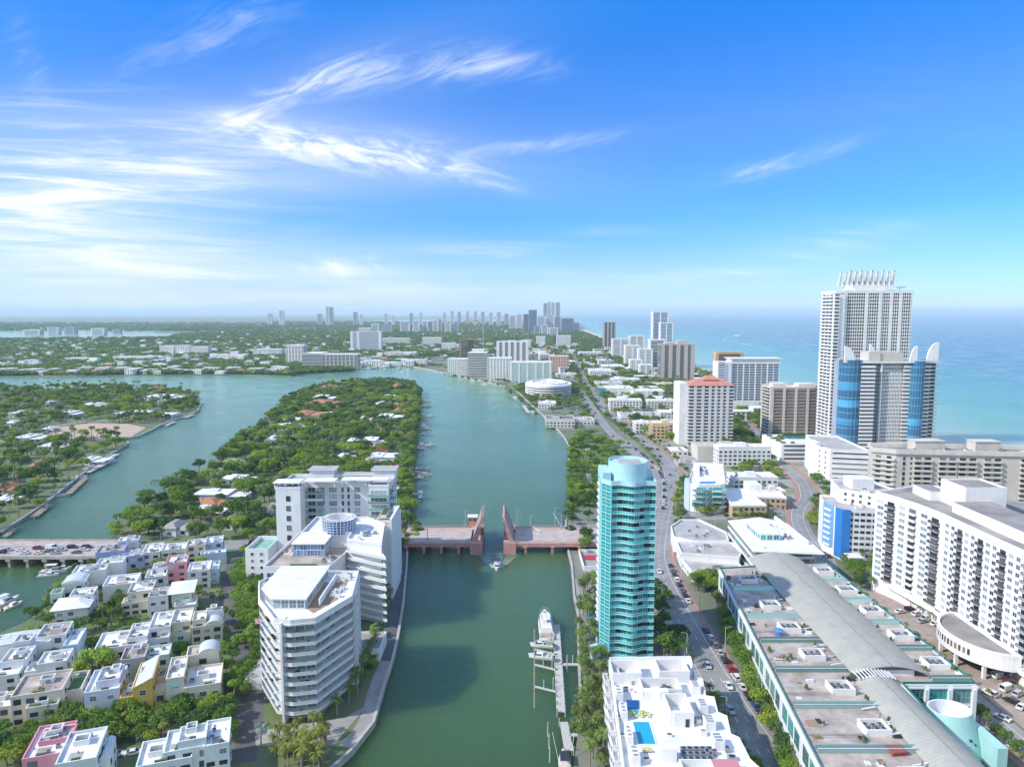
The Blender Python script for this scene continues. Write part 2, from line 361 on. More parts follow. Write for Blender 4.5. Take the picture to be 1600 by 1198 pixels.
# Allison island
ISL_E = [(500, 1215), (548, 1172), (583, 1128), (600, 1068), (613, 1030), (622, 990), (630, 940), (635, 885), (637, 845), (644, 800), (646, 760), (648, 720), (654, 680), (657, 640), (658, 615), (650, 604), (625, 597)]
ISL_W = [(600, 596), (560, 599), (520, 603), (490, 608), (465, 617), (440, 632), (425, 655), (395, 675), (368, 692), (345, 716), (318, 733), (285, 750), (262, 765), (225, 785), (195, 806), (180, 838), (172, 870), (120, 885), (95, 915), (62, 955), (38, 972), (-10, 992), (-120, 1040)]
ISLE = PL(ISL_E, LZ); ISLW = PL(ISL_W, LZ)
tag(MB().prism(ISLE + ISLW + [(-190, 120), (-40, 120)], -1, LZ).build('island_ground', M_SOIL), kind='structure')
# La Gorce island, left
LG_PX = [(-160, 880), (-20, 838), (0, 832), (15, 822), (40, 806), (70, 786), (95, 766), (120, 747), (150, 724), (178, 706), (201, 692), (198, 688), (185, 689), (120, 689), (90, 686), (150, 686), (190, 685), (213, 682), (235, 672), (250, 664), (272, 655), (295, 649), (309, 641), (313, 632), (309, 621), (290, 613), (240, 608), (200, 606), (60, 607), (-160, 610)]
LGP = PL(LG_PX, LZ)
tag(MB().prism(LGP, -1, LZ).build('far_island_ground', M_SOIL), kind='structure')
# seawalls
def seawall(label, pts, w=.9, z=LZ + .45):
    return tag(strip(pts, -.35, w - .35, -.5, z1=z).build('seawall', M_CONC), label, 'seawall')
seawall('long curved grey concrete seawall below the white condo blocks on the island', ISLE[:9])
seawall('low concrete seawall behind the docks below the teal tower and white pool roof', WSH[1:9])
seawall('pale stone seawall along the green park bank beyond the bridge', WSH[9:16])
seawall('far seawall and quay below the white condos on the curved bank', WSH[16:], 1.6)
seawall('concrete seawall round the palm point on the left island', LGP[2:12])
seawall('pale seawall edging the bare building plot on the left island', LGP[15:24], 1.3)
# ---------------------------------------------------------------- building kit
M_WHITE = mat('white_render', (.78, .77, .745), .7, .10, .12, detail=7, streak=.22)
M_WHITE2 = mat('cool_white_paint', (.74, .75, .76), .6, .08, .15, detail=6, streak=.15)
M_CREAM = mat('cream_render', (.70, .64, .50), .75, .10, .15, detail=6, streak=.2)
M_BEIGE = mat('beige_render', (.60, .555, .48), .75, .12, .1, detail=6, streak=.25)
M_ROOFW = mat('white_roof_membrane', (.76, .755, .74), .8, .16, .18, detail=9)
M_ROOFG = mat('grey_roof_gravel', (.42, .405, .385), .9, .25, .16, detail=9)
M_ROOFD = mat('worn_brown_roof', (.30, .275, .25), .9, .3, .1, detail=9)
M_TERR = mat('terrace_tiles', (.50, .43, .37), .85, col2=(.27, .225, .19), scale=.16, detail=14, bump=.15)
M_DARK = mat('dark_metal', (.035, .037, .04), .5)
M_GREY = mat('grey_metal', (.30, .31, .32), .45, .2, .8)
M_STEEL = mat('pale_steel', (.58, .60, .61), .4, .15, .8)
M_DECK = mat('timber_deck', (.36, .25, .15), .8, .3, 1.2, stretch=(1, 8, 1))
def glass(name, col, rough=.08, rnd=.7, spec=.5):
    """window glass; behind some panes hang pale curtains or blinds"""
    if name in MATS: return MATS[name]
    m = mat(name, col, rough, spec=spec)
    if rnd:
        t = m.node_tree; g = N(t, 'ShaderNodeNewGeometry'); oi = N(t, 'ShaderNodeObjectInfo')
        v = math_(t, 'FRACT', math_(t, 'ADD', g.outputs['Random Per Island'], math_(t, 'MULTIPLY', oi.outputs['Random'], 7.3)))
        k = rnd / .7; lt = tuple(c + (.34 - c) * .62 * k for c in col); md = tuple(c * 2.1 for c in col)
        L(t, ramp(t, v, [(0, tuple(c * .6 for c in col)), (.45, col), (.68, md), (.95, lt)]), t.nodes['Principled BSDF'].inputs['Base Color'])
    return m
G_DARK = glass('dark_window_glass', (.035, .045, .052)); G_GREY = glass('curtained_glass', (.21, .28, .29), .12)
G_BLUE = glass('blue_glass', (.035, .16, .36)); G_TEAL = glass('teal_glass', (.03, .33, .34), .10, .35)
G_TEALD = glass('deep_teal_glass', (.012, .13, .16), .08, .5); G_RAIL = glass('pale_glass_rail', (.22, .40, .38), .12, .2)
G_GREEN = glass('green_glass', (.04, .24, .21), .10, .4); G_POOL = glass('pool_water', (.03, .36, .56), .10, 0)
def wtpl(nx, ny, fw=.06, fh=.06, dep=.10):
    o = MB(); o.quad([(-.5, -.025, 0), (.5, -.025, 0), (.5, -.025, 1), (-.5, -.025, 1)], 1)
    def bar(x0, x1, z0, z1, d):
        o.quad([(x0, -d, z0), (x1, -d, z0), (x1, -d, z1), (x0, -d, z1)]); o.quad([(x0, -d, z1), (x1, -d, z1), (x1, 0, z1), (x0, 0, z1)])
        o.quad([(x0, 0, z0), (x0, -d, z0), (x0, -d, z1), (x0, 0, z1)]); o.quad([(x1, -d, z0), (x1, 0, z0), (x1, 0, z1), (x1, -d, z1)])
        o.quad([(x0, 0, z0), (x1, 0, z0), (x1, -d, z0), (x0, -d, z0)])
    bar(-.5, -.5 + fw, 0, 1, dep); bar(.5 - fw, .5, 0, 1, dep); bar(-.5 + fw, .5 - fw, 0, fh, dep * .9); bar(-.5 + fw, .5 - fw, 1 - fh, 1, dep * .9)
    for i in range(1, nx): bar(-.5 + i / nx - fw * .3, -.5 + i / nx + fw * .3, fh, 1 - fh, dep * .7)
    for i in range(1, ny): bar(-.5 + fw, .5 - fw, i / ny - fh * .3, i / ny + fh * .3, dep * .6)
    return o
def btpl(solid):
    o = MB(); o.box(-.5, -1, -.18, .5, 0, 0, 0, bottom=True)
    t = .03
    if solid: o.box(-.5, -1, 0, .5, -1 + t * 2, 1, 1); o.box(-.5, -1 + t * 2, 0, -.5 + t, 0, 1, 1); o.box(.5 - t, -1 + t * 2, 0, .5, 0, 1, 1)
    else:
        o.box(-.485, -.98, 0, .485, -.96, .93, 1); o.box(-.49, -.96, 0, -.475, 0, .93, 1); o.box(.475, -.96, 0, .49, 0, .93, 1); o.box(-.5, -1, .93, .5, -.95, 1, 0)
    return o
def actpl():
    o = MB(); o.box(-.5, -.5, 0, .5, .5, 1, 0); o.cyl(0, 0, 1, 1.06, .4, n=8, m=1); return o
TPL = {}
def tpl(key, mb, mats): TPL[key] = (mb, mats, mb.mesh(key, mats))
for nm, g in (('dark', G_DARK), ('grey', G_GREY), ('blue', G_BLUE), ('teal', G_TEAL), ('green', G_GREEN)):
    tpl('w1' + nm, wtpl(1, 1), [M_WHITE2, g]); tpl('w2' + nm, wtpl(2, 1, .045), [M_WHITE2, g]); tpl('w22' + nm, wtpl(2, 2, .06), [M_WHITE2, g]); tpl('w32' + nm, wtpl(3, 2, .04), [M_WHITE2, g]); tpl('w4' + nm, wtpl(4, 1, .03), [M_WHITE2, g])
tpl('d1', wtpl(1, 1, .08, .03), [M_DARK, G_DARK]); tpl('d2', wtpl(2, 1, .04, .03), [M_DARK, G_DARK]); tpl('d3', wtpl(3, 1, .03, .03), [M_DARK, G_DARK])
tpl('bal_white', btpl(True), [M_WHITE, M_WHITE]); tpl('bal_dark', btpl(True), [M_WHITE, mat('charcoal_rail', (.10, .10, .105), .6)]); tpl('bal_glass', btpl(False), [M_WHITE, G_RAIL]); tpl('bal_grey', btpl(True), [M_WHITE, M_GREY])
tpl('bal_teal', btpl(False), [M_WHITE, G_TEAL]); tpl('bal_beige', btpl(True), [M_BEIGE, M_BEIGE])
tpl('ac', actpl(), [M_GREY, M_DARK]); tpl('acw', actpl(), [M_WHITE, M_GREY])
CAMP = Vector((0, 0, HC))
FOOT = []
class Bld:
    """a building: an Empty at its base; coordinates are local to (ox, oy, rz), or the world's when world=True; heights are above the water"""
    def __init__(s, name, label, cat='building', ox=0, oy=0, rz=0, group=None, world=False):
        s.root = empty(name, (ox, oy, LZ), rz); tag(s.root, label, cat, group); s.off = (ox, oy) if world else (0, 0); s.w = []
        s.M = Matrix.Translation((ox, oy, LZ)) @ Matrix.Rotation(rz, 4, 'Z')
    def part(s, name, mb, mats, parent=None, smooth=False, stuff=False, label=None):
        mb.v = [(x - s.off[0], y - s.off[1], z - LZ) for x, y, z in mb.v]
        lo_ = [(x, y) for x, y, z in mb.v if z < .05]
        if len(lo_) > 2:
            xs_, ys_ = [p[0] for p in lo_], [p[1] for p in lo_]
            if (max(xs_) - min(xs_)) * (max(ys_) - min(ys_)) > 12: FOOT.append((s.M.inverted(), min(xs_), min(ys_), max(xs_), max(ys_), s.M @ Vector(((max(xs_) + min(xs_)) / 2, (max(ys_) + min(ys_)) / 2, 0)), lo_ if len(lo_) > 4 else None))
        o = mb.build(name, mats, parent or s.root, smooth=smooth)
        if stuff: o['kind'] = 'stuff'
        if label: o['label'] = label
        return o
    def put(s, key, x, y, z, ang=0, w=1, d=1, h=1, name='window'):
        s.w.append((name, key, (x - s.off[0], y - s.off[1], z - LZ), ang, (w, d, h)))
    def fac(s, p0, p1, z0, fh, nf, cells, skip=None):
        dx, dy = p1[0] - p0[0], p1[1] - p0[1]; l = hypot(dx, dy); a = atan2(dy, dx); dx /= l; dy /= l
        for i in range(nf):
            for j, c in enumerate(cells):
                if skip and skip(i, j): continue
                q, w, h, sill, key = c[:5]; nm = c[5] if len(c) > 5 else ('balcony' if key.startswith('bal') else 'window'); d = c[6] if len(c) > 6 else 1
                s.put(key, p0[0] + dx * q, p0[1] + dy * q, z0 + i * fh + sill, a, w, d, h, nm)
    def edges(s, poly, z0, fh, nf, step, h, sill, key, fill=.94, sel=None):
        p = ccw(poly); n = len(p)
        for i in range(n):
            a, b = p[i], p[(i + 1) % n]
            if sel and not sel(i, a, b): continue
            l = hypot(b[0] - a[0], b[1] - a[1]); k = max(1, round(l / step)); w = l / k
            s.fac(a, b, z0, fh, nf, [((j + .5) * w, w * fill, h, sill, key) for j in range(k)])
    def done(s, limit=300):
        by = {}
        for e in s.w: by.setdefault(e[0], []).append(e)
        for nm, es in by.items():
            es.sort(key=lambda e: (s.M @ Vector(e[2]) - CAMP).length * (1.25 if facing_away(s, e) else 1))
            for (_, key, loc, a, sc) in es[:limit]:
                o = ob(nm, TPL[key][2], s.root, loc, a, sc)
            rest = es[limit:]
            if rest:
                keys = sorted({e[1] for e in rest}); mats = []; mb = MB()
                for e in rest:
                    t = TPL[e[1]]; base = []
                    for m in t[1]:
                        if m not in mats: mats.append(m)
                        base.append(mats.index(m))
                    k = len(mb.v); ca, sa = cos(e[3]), sin(e[3]); (lx, ly, lz), (w, d, h) = e[2], e[4]
                    mb.v += [(lx + x * w * ca - y * d * sa, ly + x * w * sa + y * d * ca, lz + z * h) for x, y, z in t[0].v]
                    mb.f += [tuple(k + i for i in f) for f in t[0].f]; mb.m += [base[i] for i in t[0].m]
                mb.build(nm, mats, s.root)['kind'] = 'stuff'
        s.w = []
        return s.root
def facing_away(s, e):
    a = e[3] + s.root.rotation_euler.z; n = Vector((sin(a), -cos(a))); p = s.M @ Vector(e[2]); return n.dot(Vector((-p.x, -p.y))) < 0
def ev(n, l, w, h, sill, key, m=0.0, *rest):
    st = (l - 2 * m) / n; return [(m + st * (i + .5), w, h, sill, key, *rest) for i in range(n)]
def floors(b, outer, inner, z0, nf, fh, st, ph, ms, mr, name='floor_slab', t=.18):
    """one mesh, one object per storey: a slab with its parapet"""
    mb = MB(); mb.prism(outer, z0, z0 + st, 0, bottom=True)
    if ph: mb.rim(inset(outer, .02), z0 + st + .003, z0 + st + ph, t, 1)
    o = b.part(name, mb, [ms, mr])
    for i in range(1, nf): ob(name, o.data, b.root, (0, 0, i * fh))
def roof_kit(b, x0, y0, x1, y1, z, n, seed=0):
    r = random.Random(seed)
    for i in range(n): b.put('ac' if r.random() < .6 else 'acw', r.uniform(x0, x1), r.uniform(y0, y1), z, r.choice((0, pi / 2)), r.uniform(1, 2.2), r.uniform(.9, 1.6), r.uniform(.7, 1.4), 'air_conditioner')
# ---------------------------------------------------------------- island towers
M_RAIL = mat('frosted_glass_rail', (.60, .65, .66), .2)
def aqua_front():
    b = Bld('condo_tower', 'white condo block with stepped prow, deep balconies and roof terrace, nearest on the island', 'building', -65, 212, world=True)
    out = [(-75.5, 233.5), (-52, 233.5), (-49.5, 212), (-56.5, 196), (-63, 194.5), (-68, 195.5), (-77.5, 210), (-82.5, 224)]
    inn = [(-74.5, 232.6), (-53, 232.6), (-52.4, 213), (-57.5, 199.2), (-63, 198), (-67, 198.8), (-75.6, 211.5), (-80, 224)]
    mb = MB().prism(inn, LZ, 31.4, 0); b.part('glass_wall', mb, [G_GREY])
    floors(b, out, inn, LZ + 3.0, 9, 2.95, .25, .8, M_WHITE, M_RAIL, t=.07)
    # white shear wall at the prow and pale east wall with strip openings
    b.part('prow_fin', MB().box(-66.2, 194.3, LZ, -65.6, 199, 32.2), [M_WHITE])
    b.part('east_wall', MB().prism([(-52.6, 217), (-49.2, 217), (-51.7, 233.9), (-52.6, 233.9)], LZ, 31.6), [M_WHITE2])
    b.part('roof_slab', MB().prism(inset(out, -.25), 31.4, 31.9, 0, 1, True).rim(inset(out, -.1), 31.9, 33.2, .35, 0), [M_WHITE, M_ROOFW])
    # penthouse
    ph = [(-77, 231.5), (-62, 231.5), (-62, 205), (-71.5, 205), (-77, 213)]
    b.part('penthouse', MB().prism(ph, 31.95, 35.0, 0), [M_WHITE])
    b.part('penthouse_roof', MB().prism(inset(ph, -.7), 35.0, 35.35, 0, 1, True), [M_WHITE, M_ROOFW])
    b.edges(ph, 32.0, 3, 1, 2.6, 2.7, .1, 'w22grey', .95, lambda i, p, q: (p[1] + q[1]) / 2 < 225)
    b.edges(inn, LZ + .1, 2.95, 10, 2.4, 2.45, .1, 'w2grey', .96, lambda i, p, q: max(p[1], q[1]) < 226)
    b.fac((-49.15, 217), (-51.65, 233.9), LZ + 3.6, 2.95, 9, [(3.5, 3.2, 1.1, .9, 'w2dark'), (9.5, 1.0, 1.5, .5, 'w1dark'), (13.5, 2.4, 1.2, .9, 'w2dark')])
    b.part('privacy_wall', MB().box(-58.4, 207, 31.95, -58.0, 228, 34.2).box(-58, 227.6, 31.95, -53.5, 228, 34.0), [M_WHITE])
    b.part('terrace', MB().prism([(-61.5, 205), (-58.6, 202), (-54, 212), (-54, 226), (-61.5, 226)], 31.92, 32.0), [M_DECK])
    roof_kit(b, -57, 212, -54, 231, 32.0, 9, 3); roof_kit(b, -80, 220, -78.2, 230, 32, 6, 4)
    b.part('striped_towels', MB().box(-77.6, 206.3, 26.7, -75.6, 206.5, 28.3, 0), [mat('red_and_white_stripes', (.7, .68, .68), .8, col2=(.55, .1, .12), scale=2.5, detail=0)])
    # outdoor furniture on the balconies
    r = random.Random(5); tb = MB()
    for i in range(9):
        for k in range(5):
            u = r.random(); x = -77.2 + u * 9 if k < 3 else -64 + u * 6.5; y = 211.2 - u * 14 if k < 3 else 196.2
            z = LZ + 3.32 + 2.95 * i; s = r.uniform(.35, .7)
            tb.box(x - s, y - .35, z, x + s, y + .35, z + r.uniform(.4, .75), r.choice((0, 0, 1, 2)))
    b.part('balcony_furniture', tb, [M_WHITE2, M_DARK, M_DECK], stuff=True)
    b.part('entrance_podium', MB().prism([(-84.5, 214), (-79, 214), (-77.5, 228), (-84, 232)], LZ, 5, 0, 1), [M_WHITE, M_ROOFG])
    b.done()
def aqua_mid():
    b = Bld('condo_tower', 'white condo block with a blue glass rooftop drum and blue glazed penthouse', 'building', -68, 268, world=True)
    hi = [(-84, 276.5), (-64.2, 276.5), (-64, 268.5), (-49.6, 262.5), (-53, 288), (-62, 298), (-84, 298)]
    b.part('wall', MB().prism(hi, LZ, 32, 0, 1), [M_WHITE2, M_ROOFW])
    b.part('lower_wing', MB().prism([(-91, 252), (-67, 252), (-64.3, 268), (-64.4, 276.4), (-84.1, 276.4), (-84.1, 292), (-90, 292)], LZ, 26.8, 0, 1).rim([(-91, 252), (-67, 252), (-64.3, 268), (-64.4, 276.4), (-84.1, 276.4), (-84.1, 292), (-90, 292)], 26.8, 27.9, .3), [M_WHITE, M_TERR])
    b.part('roof_parapet', MB().rim(inset(hi, -.15), 32.0, 33.1, .35), [M_WHITE])
    fl = [(-63.9, 266.6), (-47, 257.4), (-49.7, 263.5), (-63.9, 269.5)]
    floors(b, fl, fl, LZ + 2.8, 9, 3.0, .22, .8, M_WHITE, M_RAIL, t=.07)
    b.fac((-64, 268.6), (-49.6, 262.7), LZ + .3, 3.0, 10, [(2.0, 3.2, 2.3, .1, 'w4blue'), (6.2, 4.2, 2.3, .1, 'w4dark'), (11.6, 4.4, 2.3, .1, 'w4dark')])
    b.fac((-49.55, 262.6), (-52.9, 287.8), LZ + .3, 3.0, 10, [(q, 2.6, 2.0, .3, 'w2blue') for q in (4, 8, 12, 16, 20)])
    b.fac((-91, 251.95), (-67, 251.95), LZ + .8, 3.0, 8, [(4.5, 6.8, 2.2, 0, 'w4blue'), (11, 1.2, 1.2, .6, 'w22dark'), (13.6, 1.2, 1.2, .6, 'w22dark'), (19.7, 7.6, 2.3, 0, 'w4blue')])
    # blue glazed penthouse on the lower wing
    b.part('penthouse', MB().box(-84.2, 266, 26.9, -72.3, 276.3, 31.6, 0, 1), [M_WHITE, M_ROOFW])
    b.edges([(-84.2, 265.97), (-72.3, 265.97), (-72.3, 276), (-84.2, 276)], 27.0, 2.2, 2, 1.35, 2.15, 0, 'w22blue', .98, lambda i, p, q: p[1] < 268 and q[1] < 277)
    b.part('penthouse_roof', MB().box(-84.8, 265.2, 31.6, -71.8, 276.3, 32.0, 0), [M_WHITE])
    # drum of blue glass
    cx, cyy, r = -70.2, 281.5, 6.9
    mb = MB(); n = 30; k = 0
    mb.cyl(cx, cyy, 32.05, 37.6, r * .92, r, n, 0, cap=False); mb.cyl(cx, cyy, 32.05, 37.6, r * .88, r * .96, n, 1, cap=False)
    dr = b.part('glass_drum', mb, [G_BLUE, M_WHITE])
    fr = MB()
    for j in range(6):
        z = 32.1 + j * 1.08; q = .92 + .08 * (z - 32.05) / 5.55; ring = [(cx + r * (q + .012) * cos(2 * pi * i / n), cyy + r * (q + .012) * sin(2 * pi * i / n)) for i in range(n)]
        fr.rim(ring, z, z + .16, .14)
    for i in range(n):
        a = 2 * pi * i / n; fr.bar((cx + r * .93 * cos(a), cyy + r * .93 * sin(a), 32.1), (cx + r * 1.012 * cos(a), cyy + r * 1.012 * sin(a), 37.7), .2)
    b.part('drum_frame', fr, [M_WHITE2], dr)
    fl2 = MB()
    for i in range(n):
        a = 2 * pi * i / n; fl2.bar((cx + r * 1.0 * cos(a), cyy + r * 1.0 * sin(a), 37.65), (cx + r * .74 * cos(a), cyy + r * .74 * sin(a), 37.75), .16)
    b.part('drum_crown', fl2.rim([(cx + r * .75 * cos(2 * pi * i / n), cyy + r * .75 * sin(2 * pi * i / n)) for i in range(n)], 37.6, 37.9, .3), [M_WHITE2], dr)
    roof_kit(b, -76, 268, -68, 273, 27, 0); roof_kit(b, -71, 258, -67, 266, 27, 14, 8); roof_kit(b, -78, 290, -66, 297, 32, 8, 9); roof_kit(b, -60, 270, -54, 282, 32.1, 6, 10); roof_kit(b, -88, 266, -85, 272, 26.9, 5, 2)
    b.part('planter', MB().box(-82, 253.2, 26.85, -72, 255.4, 27.6, 0, 1), [M_WHITE, mat('hedge_green', (.06, .11, .03), .9, .4, 1.0)])
    b.part('service_podium', MB().box(-56, 232.6, LZ, -45.2, 246, 5.2, 0, 1).rim([(-56, 232.6), (-45.2, 232.6), (-45.2, 246), (-56, 246)], 5.2, 5.9, .3), [M_WHITE, M_ROOFD])
    b.part('west_canopy', MB().box(-98, 262, 5, -90.9, 278, 5.4, 0).box(-97.6, 262.4, LZ, -97.2, 262.8, 5).box(-97.6, 277, LZ, -97.2, 277.4, 5), [M_WHITE])
    b.done()
def aqua_back():
    b = Bld('condo_tower', 'tall pale blue white slab block with window pier beside the bridge', 'building', -80, 320, world=True)
    main = [(-106, 312), (-95, 312), (-95, 322), (-65, 322), (-65, 316), (-56, 316), (-56, 338), (-106, 338)]
    b.part('wall', MB().prism(main, LZ, 41.5, 0, 1), [M_WHITE2, M_ROOFG])
    b.part('roof_parapet', MB().rim(inset(main, -.12), 41.5, 42.6, .3), [M_WHITE2])
    for (x0, y0, x1, y1, h) in ((-96, 331, -84.5, 338.5, 46.3), (-66, 331, -55.5, 339, 46.3), (-84.5, 332, -66, 337, 43.6)):
        b.part('lift_house' if h > 45 else 'plant_screen', MB().box(x0, y0, 41.55, x1, y1, h - .4, 0).box(x0 - .8, y0 - .8, h - .4, x1 + .8, y1 + .8, h, 0, 1, True), [M_WHITE2, M_ROOFG])
    b.part('roof_canopy', MB().box(-94, 314.5, 44.2, -80, 321, 44.6, 0, 1, True).box(-78, 317.5, 44.0, -56.5, 324, 44.4, 0, 1, True).box(-107, 311.4, 44.2, -95, 319, 44.6, 0, 1, True), [M_WHITE2, M_ROOFW])
    for (x, y) in ((-93.5, 315), (-80.5, 315), (-77.5, 318), (-57, 318), (-67, 318), (-106.4, 311.9), (-95.6, 311.9)):
        b.part('canopy_post', MB().box(x, y, 41.5, x + .35, y + .35, 44.2), [M_WHITE2])
    b.fac((-106, 311.95), (-95, 311.95), LZ + 2, 4.5, 9, [(5.6, 1.9, 2.4, 1.0, 'd1')], lambda i, j: i == 8)
    b.fac((-95, 321.95), (-65, 321.95), LZ + .6, 3.2, 12, [(2.4, 3.6, 2.5, .2, 'w2dark'), (6.6, 3.6, 2.5, .2, 'w32grey'), (12.2, 3.8, 2.5, .2, 'w32grey'), (16.7, 1.1, 2.5, .2, 'w1dark'), (19.4, 1.1, 2.5, .2, 'w1dark'), (23.4, 3, 2.5, .2, 'w22grey'), (4.2, 8.2, 1.05, .05, 'bal_glass', 'balcony', 2.2)])
    b.fac((-65, 315.95), (-56, 315.95), LZ + .6, 3.2, 12, [(4.5, 7.6, 2.5, .2, 'w4grey'), (4.6, 9.4, 1.05, .05, 'bal_glass', 'balcony', 2.0)])
    b.fac((-55.95, 316), (-55.95, 338), LZ + .6, 3.2, 12, [(5, 4, 2.3, .3, 'w2dark'), (11, 3, 2.3, .3, 'w2dark'), (17, 4, 2.3, .3, 'w2dark'), (5, 6, 1.05, .05, 'bal_glass', 'balcony', 1.6)])
    # lower east wing with its screen wall and roof garden
    b.part('east_wing', MB().box(-59, 287, LZ, -50.5, 315.9, 31, 0, 1), [M_WHITE2, M_TERR])
    b.part('screen_wall', MB().box(-50.5, 286, LZ, -49.6, 307, 35.5).box(-52.2, 306, LZ, -50.5, 307, 35.2), [M_WHITE2])
    b.part('roof_garden', MB().box(-57, 296, 31.05, -51.2, 298, 32.2, 0, 1).box(-57.5, 303, 31.05, -55, 313, 32.4, 0, 1), [M_WHITE2, MATS['hedge_green']])
    b.part('west_podium', MB().box(-116, 300, LZ, -106.05, 318, 16.5, 0, 1).rim([(-116, 300), (-106.05, 300), (-106.05, 318), (-116, 318)], 16.5, 18.2, .4), [M_WHITE2, mat('green_terrace', (.22, .42, .34), .8, .2, .4)])
    b.fac((-116, 299.95), (-106.05, 299.95), LZ + .8, 3.0, 5, [(3, 1.3, 1.4, .8, 'w1dark'), (7, 1.3, 1.4, .8, 'w1dark')])
    roof_kit(b, -94, 325, -66, 330, 41.6, 14, 21); roof_kit(b, -105, 313, -96, 320, 41.6, 7, 22)
    b.done()
aqua_front(); aqua_mid(); aqua_back()
# ---------------------------------------------------------------- teal tower
def teal():
    b = Bld('glass_tower', 'slim turquoise glass tower with wavy balconies and a pale round drum on top', 'tower', 38.7, 247, world=True)
    cx, cyy = 39.9, 247.0
    def line(e, wave):
        pts = [(-8.0 - e, 10), (-8.9 - e, -7.5), (-6.4 - e * .5, -11.6 - e)]
        for i in range(17):
            u = i / 16; x = -5.9 + u * 14.8
            w = .55 * wave * (1 - cos(2 * pi * min(1, max(0, (u - .16) / .62)))) if .16 < u < .78 else 0
            pts.append((x, -11.6 - e + .5 * wave * sin(pi * u * 3) * .5 - w * 1.25))
        pts += [(8.9 + e, -10.5), (8.9 + e, 10), (6.5, 13 + e), (-6.5, 13 + e)]
        return [(cx + x, cyy + y) for x, y in pts]
    out, inn = line(0, 1), line(-1.25, .8)
    b.part('glass_wall', MB().prism(inn, LZ, 62, 0), [G_TEAL])
    nf, fh = 24, 2.53
    mb = MB(); mb.prism(line(.06, 1), LZ, LZ + .26, 0, bottom=True); o = b.part('floor_slab', mb, [mat('pale_turquoise_paint', (.50, .76, .76), .5, .08, .3)])
    rl = MB(); rl.rim(out, LZ + .263, LZ + .98, .06, 0); rl.rim(line(.05, 1), LZ + .98, LZ + 1.08, .12, 1); ro = b.part('glass_parapet', rl, [mat('turquoise_rail_glass', (.12, .54, .53), .12, spec=.6), MATS['pale_turquoise_paint']])
    for i in range(1, nf): ob('floor_slab', o.data, b.root, (0, 0, i * fh)); ob('glass_parapet', ro.data, b.root, (0, 0, i * fh))
    kinds = ['w2teal', 'w1teal', 'w2dark', 'w2teal', 'w2grey']
    p = ccw(inn); r = random.Random(3)
    # front windows follow the wave; the flush west bay has its own grid
    fr = [q for q in inn[3:20]]
    for i in range(nf):
        for j in range(0, 16, 2):
            a, c = fr[j], fr[j + 2]; m = ((a[0] + c[0]) / 2, (a[1] + c[1]) / 2 - .06); l = hypot(c[0] - a[0], c[1] - a[1])
            b.put('d2' if (r.random() < .3 and j not in (0,)) else 'w2teal', m[0], m[1], LZ + .3 + i * fh, atan2(c[1] - a[1], c[0] - a[0]), l * .94, 1, 2.15)
    b.done(300)
    bay = MB()
    bay.prism([(cx - 8.1, cyy + 9), (cx - 8.98, cyy - 7.6), (cx - 6.5, cyy - 11.75), (cx - 6.0, cyy - 11.6), (cx - 8.0, cyy - 7), (cx - 7.4, cyy + 9)], LZ, 62.2, 0); b.part('west_bay', bay, [G_TEAL])
    gr = MB()
    for i in range(nf * 2 + 1):
        z = LZ + i * fh / 2; gr.bar((cx - 8.2, cyy + 9, z), (cx - 9.06, cyy - 7.6, z), .16 if i % 2 == 0 else .08); gr.bar((cx - 9.06, cyy - 7.6, z), (cx - 6.5, cyy - 11.85, z), .16 if i % 2 == 0 else .08)
    for q in [(-8.2, 9), (-8.4, 5), (-8.6, 1), (-8.82, -3), (-9.06, -7.6), (-7.8, -9.8), (-6.4, -11.9)]: gr.bar((cx + q[0], cyy + q[1], LZ), (cx + q[0], cyy + q[1], 62.3), .22)
    b.part('mullion_grid', gr, [MATS['pale_turquoise_paint']], stuff=True)
    M_T = mat('pale_aqua_paint', (.42, .66, .70), .6, .1, .2, detail=6, streak=.3)
    b.part('roof_slab', MB().prism(line(.25, 1), 62.0, 62.5, 0, 0).rim(line(.2, 1), 62.5, 63.6, .3), [M_T])
    n = 40; el = [(cx + .7 + 6.7 * cos(2 * pi * i / n), cyy - 2.2 + 7.6 * sin(2 * pi * i / n)) for i in range(n)]
    dr = b.part('roof_drum', MB().prism(el, 62.5, 68.2, 0, 1).rim(inset(el, -.06), 63.0, 68.9, .35), [M_T, M_T])
    b.part('drum_roof', MB().prism([(cx + .7 + x, cyy - 2.2 + y) for x, y in ((-3.6, 4.5), (-3.4, -4.6), (4, -4.8), (4.4, 4.6))], 68.2, 68.5), [M_ROOFG], dr)
    b.part('roof_wing', MB().box(cx - 8.6, cyy - 7, 62.5, cx - 5.8, cyy + 6, 65.4), [M_T]); b.part('roof_wing', MB().box(cx + 7.2, cyy - 4, 62.5, cx + 9, cyy + 6, 65), [M_T])
    b.part('side_balconies', MB().box(cx - 9.5, cyy - 2, LZ, cx - 8.7, cyy + 3, LZ + .2), [M_WHITE]); sb = [c for c in b.root.children if c.name.startswith('side_balconies')][0]; sb.name = 'side_balcony'
    for i in range(1, 24): ob('side_balcony', sb.data, b.root, (0, 0, i * fh))
    b.part('base_wall', MB().prism([(cx - 12.5, cyy - 15), (cx - 8.5, cyy - 12.8), (cx - 9.9, cyy - 6), (cx - 13, cyy - 8)], LZ, 4.2, 0), [M_T])
teal()
